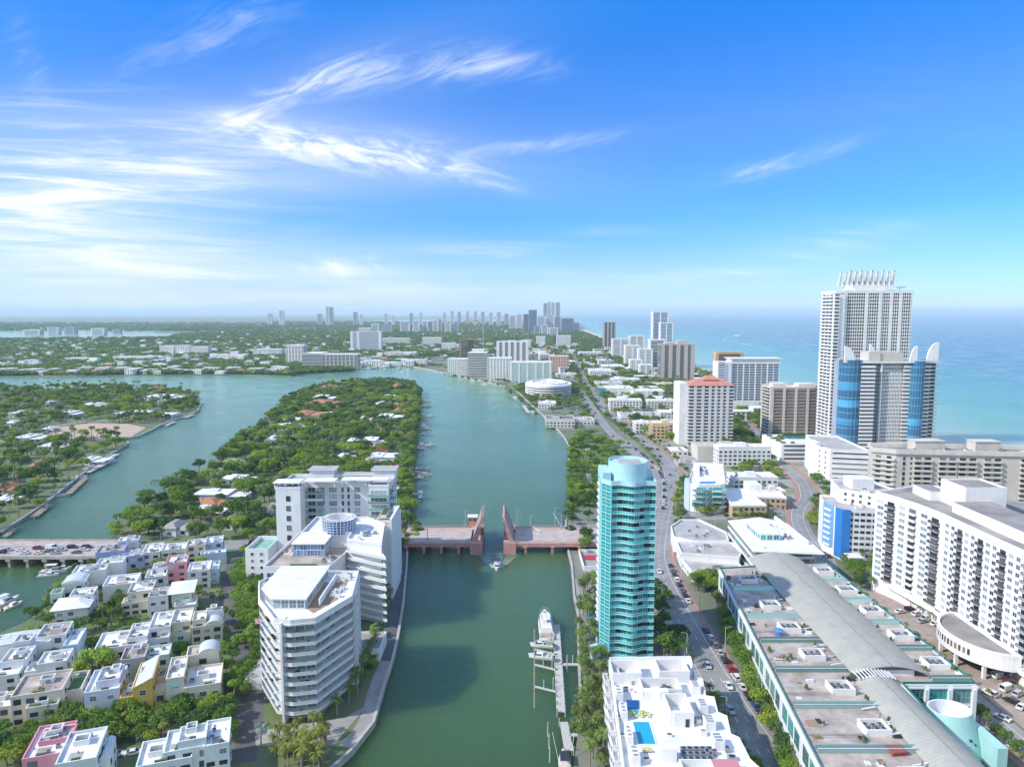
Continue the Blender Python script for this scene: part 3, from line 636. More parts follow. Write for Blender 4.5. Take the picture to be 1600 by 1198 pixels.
# ---------------------------------------------------------------- generic slabs
def X(px, y, z=30.0): return (px - 800) / FP * (y * cos(TH) + (HC - z) * sin(TH))
def pxbox(mb, xl, yf, xr, yb, z0, z1, m=0, mt=None):
    a = P(xl, yf, z1); x1 = P(xr, yf, z1)[0]; y1 = P(xl, yb, z1)[1]
    mb.box(a[0], a[1], z0, x1, y1, z1, m, mt); return a[0], a[1], x1, y1
def slab_tower(name, label, x0, y0, x1, y1, h, fh=3.0, wall=None, gl=None, band=1.15, piers=(), side_piers=(), pw=1.6, near=False, group=None, cat='building', rz=0, roof=None, proud=.8, base=0, top=1.5, ph=(), cols=0, scols=0, colw=.35, roofm=None):
    """a storeyed block: glazed core, projecting floor bands, solid piers, parapet, roof houses"""
    wall = wall or M_WHITE; gl = gl or G_DARK; cx, cyy = (x0 + x1) / 2, y0
    b = Bld(name, label, cat, cx, cyy, rz, group); w = (x1 - x0) / 2; d = y1 - y0
    mb = MB().box(-w + proud, proud, LZ, w - proud, d - proud, h - .3); b.part('glass_wall', mb, [gl])
    nf = max(1, int((h - LZ - base) / fh)); z0 = LZ + base
    if near:
        o = b.part('floor_band', MB().box(-w, 0, z0 - .2, w, d, z0 + band - .2, 0, None, True), [wall])
        for i in range(1, nf + 1): ob('floor_band', o.data, b.root, (0, 0, i * fh)) if z0 + i * fh + band < h + .6 else None
    else:
        mb = MB()
        for i in range(nf + 1):
            if z0 + i * fh + band < h + .6: mb.box(-w, 0, z0 + i * fh - .2, w, d, z0 + i * fh + band - .2, 0, None, True)
        b.part('floor_band', mb, [wall], stuff=True)
    if base: b.part('podium', MB().box(-w - .02, -.02, LZ, w + .02, d, z0 - .2), [wall])
    for q in piers: b.part('pier', MB().box(-w + q * 2 * w - pw / 2, -.25, LZ, -w + q * 2 * w + pw / 2, d * .5, h + .02), [wall])
    for q in side_piers:
        b.part('side_pier', MB().box(-w - .25, q * d - pw / 2, LZ, -w + 1.5, q * d + pw / 2, h + .02), [wall]); b.part('side_pier', MB().box(w - 1.5, q * d - pw / 2, LZ, w + .25, q * d + pw / 2, h + .02), [wall])
    if cols or scols:
        mb = MB()
        for i in range(1, cols): x = -w + 2 * w * i / cols; mb.box(x - colw, .02, LZ, x + colw, 1.5, h)
        for i in range(1, scols):
            y = d * i / scols
            mb.box(-w + .02, y - colw, LZ, -w + 1.5, y + colw, h); mb.box(w - 1.5, y - colw, LZ, w - .02, y + colw, h)
        b.part('column_grid', mb, [wall], stuff=True)
    rf = [(-w - .1, -.1), (w + .1, -.1), (w + .1, d + .1), (-w - .1, d + .1)]
    b.part('roof', MB().prism(rf, h - .3, h + .1, 0, 1).rim(rf, h + .1, h + top, .4), [wall, roofm or M_ROOFW])
    for (u0, v0, u1, v1, hh) in ph: b.part('roof_house', MB().box(-w + u0 * 2 * w, v0 * d, h + .12, -w + u1 * 2 * w, v1 * d, h + hh, 0, 1), [wall, roofm or M_ROOFW])
    return b
# ---------------------------------------------------------------- white block with the rooftop pools
def pool_block():
    b = Bld('pool_terrace_block', 'white stepped apartment block with a turquoise rooftop pool and sun terrace', 'building', 42, 178, world=True)
    out = [P(952, 1032, 15), P(1079, 1030, 15), P(1087, 1062, 15), P(1098, 1066, 15), P(1103, 1092, 15), P(1116, 1094, 15), P(1122, 1118, 15), P(1136, 1124, 15), P(1142, 1152, 15), P(1155, 1158, 15), P(1172, 1192, 15), (62, 140), (24.5, 140)]
    b.part('wall', MB().prism(out, LZ, 15, 0, 1).rim(out, 15, 16.2, .35), [M_WHITE, M_ROOFW])
    Mw = [M_WHITE, M_ROOFW]
    def bx(nm, xl, yf, xr, yb, z1, z0=15.02, mats=Mw): mb = MB(); r = pxbox(mb, xl, yf, xr, yb, z0, z1, 0, 1); b.part(nm, mb, mats); return r
    def walls(nm, xl, yf, xr, yb, z1, t=.35):
        a = P(xl, yf, z1); x1 = P(xr, yf, z1)[0]; y1 = P(xl, yb, z1)[1]; b.part(nm, MB().rim([(a[0], a[1]), (x1, a[1]), (x1, y1), (a[0], y1)], 15.02, z1, t), Mw)
        return a[0], a[1], x1, y1
    walls('corner_screen', 957, 1051, 1003, 1030, 18.6); walls('corner_screen', 1030, 1048, 1078, 1029, 18.6)
    bx('stair_head', 979, 1052, 996, 1047, 17.6)
    q = walls('plant_yard', 1004, 1076, 1066, 1058, 17.6); r = random.Random(2)
    for i in range(9): b.put('ac' if i % 3 else 'acw', r.uniform(q[0] + 2, q[2] - 2), r.uniform(q[1] + 1.5, q[3] - 1.5), 15.02, 0, 1.3, 1.3, 1.1, 'air_conditioner')
    bx('roof_canopy', 1006, 1080, 1045, 1074, 18.3, 18.0); bx('canopy_wall', 1008, 1082, 1044, 1080, 18.0)
    q = walls('sunken_terrace', 1047, 1111, 1084, 1082, 18.4)
    for i in range(3): b.part('garden_chair', MB().box(q[0] + 1.5 + i * 1.6, q[1] + 2, 15.1, q[0] + 2.3 + i * 1.6, q[1] + 2.8, 15.5, 0).box(q[0] + 1.5 + i * 1.6, q[1] + 2.8, 15.1, q[0] + 2.3 + i * 1.6, q[1] + 2.9, 15.9, 0), [M_DARK])
    q = bx('stair_tower', 1053, 1113, 1085, 1109, 18.9); b.part('door', MB().box(q[2] - 2.2, q[1] - .06, 15.05, q[2] - 1.2, q[1] + .1, 17.2), [M_DARK])
    # pool, plunge pool, loungers
    pl = [P(989, 1127, 15.1), P(1014, 1127, 15.1), P(1025, 1162, 15.1), P(998, 1162, 15.1)]
    b.part('pool', MB().prism(pl, 15.0, 15.06), [G_POOL]); b.part('pool_coping', MB().rim(inset(pl, -.35), 15.03, 15.16, .36), [M_WHITE])
    pp = [P(979, 1093, 15.3), P(998, 1093, 15.3), P(998, 1106, 15.3), P(980, 1106, 15.3)]
    b.part('plunge_pool', MB().prism(pp, 15.0, 15.3), [mat('deep_blue_water', (.02, .09, .28), .1)]); b.part('pool_step', MB().prism([P(980, 1107, 15.2), P(998, 1107, 15.2), P(998, 1113, 15.2), P(981, 1113, 15.2)], 15.0, 15.2), [G_POOL])
    ly = mat('yellow_green_canvas', (.55, .56, .22), .8)
    lm = MB().box(-.35, 0, .25, .35, 1.3, .36, 0, None, True).box(-.35, 1.3, .36, .35, 1.9, .75, 0, None, True).box(-.3, .1, 0, -.22, 1.7, .25, 1).box(.22, .1, 0, .3, 1.7, .25, 1).mesh('sun_lounger', [ly, M_STEEL])
    LO = ['first', 'second', 'third', 'fourth', 'fifth', 'sixth', 'seventh']
    for i in range(7):
        x, y = P(984 + i * 5, 1121 - (i % 2) * 3, 15.1); o = ob('sun_lounger', lm, None, (x, y, 15.03), .25 * (i % 3 - 1)); tag(o, f'yellow green sun lounger between the rooftop pools, {LO[i]} from the left', 'sun lounger', 'sun loungers by the rooftop pools')
    for i in range(3):
        x, y = P(1004 + i * 5, 1168, 15.1); o = ob('sun_lounger', lm, None, (x, y, 15.03), pi); tag(o, f'yellow green sun lounger at the near end of the rooftop pool, {LO[i]} of three', 'sun lounger', 'sun loungers at the pool end')
    # condenser bank and front roof structures
    for i in range(5):
        for j in range(3):
            x, y = P(1068 + i * 10 + j * 1, 1168 + j * 8, 16); b.put('ac', x, y, 15.02, 0, 1.45, 1.3, 1.1, 'air_conditioner')
    bx('lift_house', 1033, 1170, 1058, 1160, 18.2); walls('front_yard', 1068, 1205, 1120, 1185, 17.2)
    b.part('awning', MB().box(46, 152, 17.3, 52, 155, 17.45), [mat('rose_canvas', (.55, .22, .24), .8)])
    rl = MB(); a, c = P(1160, 1180, 17), P(1200, 1192, 17)
    # stepped chimney-like vent blocks along both long sides
    for (xl, yf, xr, yb) in ((963, 1084, 974, 1069), (971, 1112, 981, 1096), (980, 1150, 990, 1132), (988, 1182, 1001, 1163), (1082, 1072, 1095, 1062), (1093, 1102, 1107, 1091), (1103, 1128, 1119, 1116), (1117, 1158, 1133, 1144), (1070, 1046, 1081, 1037), (960, 1052, 969, 1042)):
        q = bx('vent_block', xl, yf, xr, yb, 17.4)
        for k in range(3):
            yy = q[1] + (q[3] - q[1]) * (k + .5) / 3; b.part('vent_slot', MB().box(q[0] + .4, yy - .35, 17.41, q[2] - .4, yy + .35, 17.5), [M_GREY])
    for k in range(9):   # rounded balconies of the creek side
        y = 150 + k * 6.2; x = 25.2 + (y - 150) / 55 * 3.6
        for z in (3.5, 6.5, 9.5, 12.5): b.put('bal_white', x, y, z, -pi / 2, 4.6, 1.5, 1.05, 'balcony')
    b.edges(out, LZ + .4, 3.1, 4, 3.2, 2.0, .4, 'w2dark', .6)
    roof_kit(b, 46, 158, 52, 162, 15.02, 6, 31); roof_kit(b, 31, 185, 35, 200, 15.02, 5, 32); roof_kit(b, 44, 165, 50, 176, 15.02, 4, 33)
    for (px, py) in ((966, 1122), (972, 1150), (1010, 1188), (1046, 1150), (1040, 1100)):
        x, y = P(px, py, 15); b.part('rooftop_planter', MB().box(x - .6, y - .4, 15.02, x + .6, y + .4, 15.7, 0, 1), [M_WHITE, MATS['hedge_green']])
    b.done()
# ---------------------------------------------------------------- lofts under the long arched roof
ORD = ['first', 'second', 'third', 'fourth', 'fifth', 'sixth', 'seventh', 'eighth', 'ninth', 'tenth', 'eleventh', 'twelfth', 'thirteenth', 'fourteenth', 'fifteenth', 'sixteenth', 'seventeenth', 'eighteenth', 'nineteenth', 'twentieth']
M_ARCH = mat('sage_metal_roof', (.40, .395, .345), .95, .10, .25, spec=.05, detail=7, streak=0)
def arch_roof(b, x0, x1, y0, y1, ze, rise, n=14, xt=None):
    mb = MB(); xt = xt or (x0, x1); lab = 'arched_roof'
    def pt(u, v, dz): xa = x0 + (xt[0] - x0) * v; xb = x1 + (xt[1] - x1) * v; return (xa + (xb - xa) * u, y0 + (y1 - y0) * v, ze + rise * (1 - (2 * u - 1) ** 2) + dz)
    for i in range(n):
        a, c = i / n, (i + 1) / n
        mb.quad([pt(a, 0, 0), pt(c, 0, 0), pt(c, 1, 0), pt(a, 1, 0)]); mb.quad([pt(c, 0, -.35), pt(a, 0, -.35), pt(a, 1, -.35), pt(c, 1, -.35)])
        mb.quad([pt(a, 0, -.35), pt(c, 0, -.35), pt(c, 0, 0), pt(a, 0, 0)]); mb.quad([pt(c, 1, -.35), pt(a, 1, -.35), pt(a, 1, 0), pt(c, 1, 0)])
    for u in (0, 1): mb.quad([pt(u, 0, -.35), pt(u, 1, -.35), pt(u, 1, 0), pt(u, 0, 0)])
    o = b.part(lab, mb, [M_ARCH])
    sm = MB(); k = int((y1 - y0) / 1.15)
    for j in range(1, k):
        v = j / k
        for i in range(n):
            a, c = i / n, (i + 1) / n; p, q = pt(a, v, .0), pt(c, v, .0); h = .06
            sm.quad([(p[0], p[1] - .05, p[2] + h), (q[0], q[1] - .05, q[2] + h), (q[0], q[1] + .05, q[2] + h), (p[0], p[1] + .05, p[2] + h)])
            sm.quad([(p[0], p[1] - .05, p[2]), (q[0], q[1] - .05, q[2]), (q[0], q[1] - .05, q[2] + h), (p[0], p[1] - .05, p[2] + h)])
    o2 = b.part('roof_seam', sm, [M_ARCH], o, stuff=True)
    rd = MB(); p, q = pt(.5, 0, .09), pt(.5, 1, .09); rd.bar(p, q, .3); b.part('roof_ridge', rd, [M_GREY], o)
    return o
def lofts():
    b = Bld('loft_block', 'long terraced loft block under a sage green arched metal roof with teal glazing', 'building', 105, 240, world=True)
    A, B_, C_, D, E, Fp = (69.8, 136), (86.2, 286), (133.5, 293), (133, 194), (112, 194), (108, 136)
    out = [A, Fp, E, D, C_, B_]
    b.part('wall', MB().prism(out, LZ, 14, 0, 1), [M_WHITE2, M_TERR])
    b.part('parapet_rail', MB().rim(inset(out, .15), 14.02, 15.0, .07, 0).rim(inset(out, -.05), 13.8, 14.25, .5, 1), [G_GREEN, M_WHITE2])
    b.part('cornice', MB().rim(inset(out, -.5), 13.1, 13.7, .6), [M_WHITE2])
    # west front: piers between the units, tall teal bays, balconies below
    dx, dy = B_[0] - A[0], B_[1] - A[1]; l = hypot(dx, dy); ux, uy = dx / l, dy / l; ang = atan2(-dy, -dx)
    def wp(q, o): return (B_[0] - ux * q - uy * o, B_[1] - uy * q + ux * o)
    q = .6; unit = 19.2
    tpl('bay', wtpl(4, 3, .014, .012, .05), [M_WHITE2, glass('deep_green_glass', (.02, .15, .145), .10, .5)]); tpl('pier_box', MB().box(-.5, -1, 0, .5, 0, 1), [M_WHITE2]); tpl('shade_ledge', MB().box(-.5, -1, 0, .5, 0, .12, 0, None, True), [M_GREY])
    while q < l - 2:
        x, y = wp(q, 0); b.put('pier_box', x, y, LZ, ang, 1.3, .28, 13.6 - LZ, 'pier')
        for k in range(3):
            x, y = wp(q + 3.9 + k * 5.9, .0); b.put('bay', x, y, 7.6, ang, 5.0, 1, 5.6, 'bay_window')
            x, y = wp(q + 3.9 + k * 5.9, .0); b.put('w4green', x, y, 2.4, ang, 5.0, 1, 3.4)
            x, y = wp(q + .95 + (k + 1) * 5.9, 0); 
            if k < 2: b.put('pier_box', x, y, LZ, ang, .4, .12, 13.4 - LZ, 'pier')
            x, y = wp(q + 3.9 + k * 5.9, .05); b.put('bal_grey', x, y, 5.4, ang, 5.0, .8, .9, 'balcony')
        q += unit
    # east front and the end frame
    b.fac((133.05, 194), (133.55, 293), LZ + .5, 6.0, 2, ev(16, 99, 4.6, 5.0, .4, 'bay', 1, 'bay_window'))
    b.fac((112, 193.95), (133, 193.95), LZ + .6, 6.2, 2, [(3.6, 5.4, 5.4, .3, 'bay', 'bay_window'), (10.2, 5.6, 5.4, .3, 'bay', 'bay_window'), (16.9, 5.4, 5.4, .3, 'bay', 'bay_window')])
    for x in (112.3, 118.6, 125.3, 132.2): b.part('end_pier', MB().box(x - .55, 193.0, LZ, x + .55, 193.9, 13.2), [M_WHITE2])
    # terraces: dividers, enclosures with their condensers, furniture
    r = random.Random(11)
    def terrace(x0, x1, xb, y, tn=0, side='west'):
        g = MB().box(x0, y - 9.2, 14.02, x1, y - 9.05, 15.2, 0).box(x0, y - 7.4, 14.02, x1, y - 7.25, 15.2, 0).box(x0, y - 9.25, 15.2, x1, y - 9.0, 15.3, 1); b.part('glass_divider', g, [G_RAIL, M_STEEL])
        b.part('planting_strip', MB().box(x0 + .5, y - 8.9, 14.02, x1 - .5, y - 7.6, 14.5, 0), [MATS['hedge_green'] if r.random() < .4 else M_TERR])
        o = b.part('plant_enclosure', MB().rim([(xb - 3.2, y - 2.6), (xb + 3.2, y - 2.6), (xb + 3.2, y + 2.6), (xb - 3.2, y + 2.6)], 14.02, 15.9, .35).box(xb - 2.8, y - 2.2, 14.02, xb + 2.8, y + 2.2, 14.3), [M_WHITE])
        for k in range(4):
            fx, fy, s = r.choice((r.uniform(x0 + .8, xb - 4), r.uniform(xb + 3.8, x1 - .6))), y + r.uniform(-6.5, 8), r.uniform(.35, .9); b.part('terrace_planter', MB().cyl(fx, fy, 14.02, 14.5, s * .8, s, 8, 0).cyl(fx, fy, 14.5, 14.9 + s, s * .95, s * .4, 7, 1), [M_TERR, MATS['hedge_green']])
        b.part('terrace_rail', MB().box(x0 + .4, y - 2.9, 14.6, xb - 3.3, y - 2.84, 14.68).box(x0 + .4, y - 2.9, 15.0, xb - 3.3, y - 2.84, 15.08), [M_DARK]); b.part('duct', MB().bar((xb + 3.4, y - 1, 14.3), (x1 - .5, y - 1 + r.uniform(-2, 2), 14.3), .45), [M_STEEL])
        if r.random() < .5: fx = r.uniform(x0 + 1, x0 + 4); b.part('shade_mat', MB().box(fx, y + 2, 14.02, fx + 3, y + 5, 14.06), [r.choice((M_DECK, M_GREY, M_ROOFG))])
        b.part('enclosure_post', MB().box(xb + 2.6, y + 2.7, 14.02, xb + 3.0, y + 3.1, 17.2), [M_GREY])
        for k in range(6):
            b.put('ac', xb - 1.9 + (k % 3) * 1.9 + r.uniform(-.2, .2), y - 1 + (k // 3) * 2, 14.32, r.choice((0, .2)), 1.3, 1.1, r.uniform(.9, 1.3), 'air_conditioner')
        for k in range(r.randint(4, 7)):
            fx, fy = r.choice((r.uniform(x0 + 1, xb - 4.5), r.uniform(xb + 4, max(xb + 4.5, x1 - 1)))), y + r.uniform(-6, 7); c = r.choice((0, 0, 1, 2))
            s = r.uniform(.6, 1.3); hh = r.uniform(.4, .9)
            o = MB().box(-s, -.5, 0, s, .5, hh * .5, c).box(-s, .5, 0, s, .75, hh, c).box(-s, -.5, hh * .5, -s + .2, .5, hh * .75, c).build('terrace_sofa', [M_WHITE2, M_DARK, M_DECK], None, (fx, fy, 14.02), r.choice((0, pi / 2, pi)))
            tag(o, f'outdoor sofa on the {ORD[tn]} terrace from the far end, {side} of the arched loft roof', 'sofa', f'sofas on the {ORD[tn]} {side} loft terrace')
    for i, y in enumerate((273, 248, 229.5, 210.5, 191, 171.5, 152)):
        xl = 85.5 - (286 - y) / 122 * 13.5; terrace(xl + 1.2, 101.8, 93.6 - i * .25, y, i, 'west')
    for i, y in enumerate((282, 262, 243, 224, 205)): terrace(121.5, 132.6, 127.6, y, i, 'east')
    x, y = P(1216, 990, 14.5); tag(MB().cyl(0, 0, 0, .35, 1.2, n=12).cyl(0, 0, .35, 2.0, .06, n=5).cyl(0, 0, 2.0, 2.6, 1.6, .1, 10).build('parasol', [mat('blue_canvas', (.06, .22, .55), .8)], None, (x, y, 14.03)), 'blue parasol on the loft roof terrace between two white plant enclosures', 'parasol')
    x, y = P(1400, 1172, 14.5); tag(MB().box(-1.8, -1.5, 0, 1.8, 1.5, .9).box(-2, -1.7, .9, 2, 1.7, 1.1).build('spa_tub', [mat('rust_red_cover', (.30, .08, .06), .8)], None, (x, y, 14.03), .1), 'rust red covered spa tub on the nearest loft roof terrace', 'spa tub')
    arch_roof(b, 99.6, 121.6, 198, 297, 15.2, 2.5, xt=(101.8, 123.5))
    arch_roof(b, 97.0, 110.5, 136, 194.5, 14.6, 2.2, xt=(98.6, 110.6))
    ls = MB()
    for i in range(11): x = 99.4 + i * 1.02; ls.box(x, 193.6, 15.6 + 1.8 * (1 - ((x - 104.5) / 6) ** 2) * .55, x + .25, 198.2, 15.9 + 1.8 * (1 - ((x - 104.5) / 6) ** 2) * .55)
    b.part('roof_louvre', ls, [M_WHITE2], stuff=True)
    for y in range(145, 297, 12):
        xw = 99.2 if y > 198 else 96.8
        b.part('roof_strut', MB().bar((xw - 3, y, 14.4), (xw + .6, y, 15.1), .28), [M_WHITE2]); 
        if y > 198: b.part('roof_strut', MB().bar((121.2, y, 15.0), (124.4, y, 14.4), .28), [M_WHITE2])
    b.part('upper_storey', MB().box(105, 199, 14.02, 118, 293, 15.9).box(99.5, 137, 14.02, 108, 193.4, 15.0), [M_WHITE2])
    # aqua funnel beside the end frame
    n = 36; MT = mat('aqua_stucco', (.36, .62, .60), .7, .08, .3, detail=6)
    f = MB(); cx, cyy = 119.6, 184.6
    ring0 = [(cx + 1 + 7.6 * cos(2 * pi * i / n), cyy - 1.5 + 6.4 * sin(2 * pi * i / n), LZ) for i in range(n)]
    ring1 = [(cx + 5.6 * cos(2 * pi * i / n), cyy + 4.6 * sin(2 * pi * i / n), 12.6 - .0 * i) for i in range(n)]
    ring2 = [(cx + 5.2 * cos(2 * pi * i / n), cyy + 4.2 * sin(2 * pi * i / n), 12.6) for i in range(n)]
    ring3 = [(cx + 4.9 * cos(2 * pi * i / n), cyy + 3.9 * sin(2 * pi * i / n), 8.4) for i in range(n)]
    for i in range(n):
        j = (i + 1) % n
        f.quad([ring0[i], ring0[j], ring1[j], ring1[i]], 0); f.quad([ring1[i], ring1[j], ring2[j], ring2[i]], 1); f.quad([ring2[i], ring2[j], ring3[j], ring3[i]], 1)
    f.quad(ring3, 1)
    fn = b.part('funnel', f, [MT, M_WHITE2], smooth=False); b.part('funnel_vent', MB().cyl(cx + .6, cyy - 1.5, 8.4, 9.3, .7, n=10), [M_DARK], fn)
    b.part('funnel_buttress', MB().prism([(124.6, 172), (127.2, 172), (127, 184), (125.4, 184)], LZ, 9.0), [MT], fn)
    for (dx, z) in ((3.4, 5.4), (4.6, 3.4), (2.0, 6.8)): b.part('porthole', MB().box(cx + dx, cyy - 7.0 + dx * .25, z, cx + dx + .5, cyy - 5, z + .5), [M_DARK], fn)
    b.done(300)
# ---------------------------------------------------------------- large white condo
def condo():
    b = Bld('white_condo_slab', 'huge white condo slab with stacked dark railed balconies and a curved driveway canopy', 'building', 175, 230, world=True)
    h = 43.2
    f = [(163.4, 132), (163.2, 200), (162.6, 262), (161.2, 275), (158.6, 286), (154.8, 296)]
    out = f + [(178, 306), (186, 306), (186, 132)]
    b.part('wall', MB().prism(out, LZ, h, 0, 1), [M_WHITE, M_ROOFD])
    b.part('roof_parapet', MB().rim(inset(out, -.25), h, h + 1.5, .9), [M_WHITE])
    b.part('roof_deck', MB().box(186.05, 225, LZ, 260, 292, 41.5, 0, 1), [M_WHITE, M_ROOFD])
    b.part('lift_house', MB().box(176, 270, h, 192, 286, 52, 0, 1).rim([(176, 270), (192, 270), (192, 286), (176, 286)], 52, 52.7, .4), [M_WHITE, M_ROOFD])
    b.part('lift_house', MB().box(172, 286.1, h, 179, 299, 47, 0, 1), [M_WHITE, M_ROOFD])
    b.part('long_penthouse', MB().box(171, 140, h + .02, 186.05, 269.9, 47.2, 0, 1), [M_WHITE, M_ROOFD])
    b.part('penthouse', MB().box(186.1, 182, h - 1.6, 215, 232, 50.5, 0, 1).rim([(186.1, 182), (215, 182), (215, 232), (186.1, 232)], 50.5, 51.2, .4), [M_WHITE, M_ROOFD])
    b.fac((186.05, 232), (186.05, 182), 47.4, 3, 1, [(8, 1.8, 1.6, .6, 'w22dark'), (22, 1.6, 1.6, .3, 'w22dark')])
    z0, fh, nf = 8.2, 2.62, 13
    fr = f[::-1]
    # straight run, far to near: repeating bays of 11.2 m
    cells = []; q = 2.0
    while q < 126:
        cells += [(q + 1.3, 2.3, 1.5, .75, 'w2grey'), (q + 4.6, 2.0, 1.5, .75, 'w22dark' if int(q) % 2 else 'w2dark'), (q + 8.6, 2.6, 2.1, .1, 'd2'), (q + 8.6, 3.5, .9, .05, 'bal_dark' if int(q * 7) % 3 else 'bal_grey', 'balcony', 1.0)]
        q += 11.2
    b.fac(f[2], f[1], z0, fh, nf, [c for c in cells if c[0] < 61]); b.fac(f[1], f[0], z0, fh, nf, [(c[0] - 61.6, *c[1:]) for c in cells if c[0] > 62.5])
    for i in range(3):
        a, c = f[5 - i], f[4 - i]; l = hypot(c[0] - a[0], c[1] - a[1]); b.fac(a, c, z0, fh, nf, [(l * .25, l * .3, 1.6, .5, 'w2grey'), (l * .72, l * .3, 2.1, .1, 'd2'), (l * .72, l * .4, .9, .05, 'bal_dark' if i != 1 else 'bal_white', 'balcony', 1.3)])
    b.fac((186, 305.9), (186, 306.1), z0, fh, 1, [])
    for (p, c) in ((f[2], f[1]), (f[1], f[0])):
        l = hypot(c[0] - p[0], c[1] - p[1]); q = 0
    # base: white colonnade floor and the half round driveway canopy
    b.part('podium', MB().prism([(161.6, 132), (161.2, 262), (157, 288), (163.5, 290), (164, 132)], LZ + 4.2, 7.6), [M_WHITE])
    b.fac((161.35, 262), (161.5, 150), LZ + 4.3, 3, 1, ev(24, 112, 3.6, 2.2, .3, 'w4dark'))
    for y in range(150, 290, 7): b.part('column', MB().box(161.7, y, LZ, 162.4, y + .7, LZ + 4.2), [M_WHITE])
    n = 16; c0 = (162, 233); arc = [(c0[0] - 13.5 * sin(pi * i / n), c0[1] + 17 * cos(pi * i / n)) for i in range(n + 1)]
    cp = b.part('driveway_canopy', MB().prism(arc, LZ + 4.6, LZ + 9.2, 0, 1).rim(inset(arc, -.1), LZ + 9.2, LZ + 10.1, .9), [M_WHITE, M_ROOFD])
    for i in range(4, n - 5):
        a, c = arc[i], arc[i + 1]; l = hypot(c[0] - a[0], c[1] - a[1])
        b.fac(a, c, LZ + 6.2, 3, 1, [(l * .27, l * .40, 2.3, .1, 'wbrown'), (l * .76, l * .40, 2.3, .1, 'wbrown')])
    for i in (3, 6, 9, 12): b.part('canopy_column', MB().box(arc[i][0] + .7, arc[i][1] - .5, LZ, arc[i][0] + 1.7, arc[i][1] + .5, LZ + 4.6), [M_WHITE], cp)
    b.done(300)
tpl('wbrown', wtpl(1, 1, .12, .05), [M_WHITE, glass('bronze_glass', (.07, .045, .03), .15)])
def beige_condo():
    b = Bld('beige_condo_slab', 'long beige condo slab with rounded white balconies behind the white condo', 'building', 260, 392, world=True)
    h = 42; a, c = (214.7, 391.5), (330, 379)
    out = [(205, 398), a, c, (333, 400), (210, 412)]
    b.part('wall', MB().prism(out, LZ, h, 0, 1), [M_BEIGE, M_ROOFD])
    b.part('roof_parapet', MB().rim(inset(out, -.9), h, h + 2.2, 1.0).prism(inset(out, -.85), h - .4, h, 0, None, True, False), [mat('pale_stone_trim', (.64, .60, .53), .75, .12, .3, streak=.2)])
    TR = MATS['pale_stone_trim']
    for (x0, x1, y0, y1) in ((229, 246, 398, 406), (262, 276, 396, 404)): b.part('lift_house', MB().box(x0, y0, h, x1, y1, h + 5.4, 0, 1).box(x0 - .4, y0 - .4, h + 5.4, x1 + .4, y1 + .4, h + 5.8), [M_BEIGE, M_ROOFD])
    roof_kit(b, 216, 394, 300, 400, h + .05, 26, 5)
    cells = [(4.6, 1.4, 2.0, .2, 'd1'), (8.4, .9, 1.2, .8, 'd1')]
    for q in (14.5, 27.5, 38, 51, 70, 84, 98):
        cells += [(q - 2.6, 3.2, 1.5, .7, 'd2'), (q + 2.6, 3.2, 1.5, .7, 'd2'), (q, 9.4, 1.0, .0, 'bal_beige', 'balcony', 1.5)]
    b.fac(a, c, LZ + 2.2, 2.85, 13, cells)
    b.fac((205, 398), a, LZ + 2.2, 2.85, 13, [(3, 2.4, 1.6, .6, 'd1'), (8.4, 2.2, 1.6, .6, 'd1'), (5.6, 11.5, 1.0, 0, 'bal_beige', 'balcony', 1.2)])
    b.done(300)
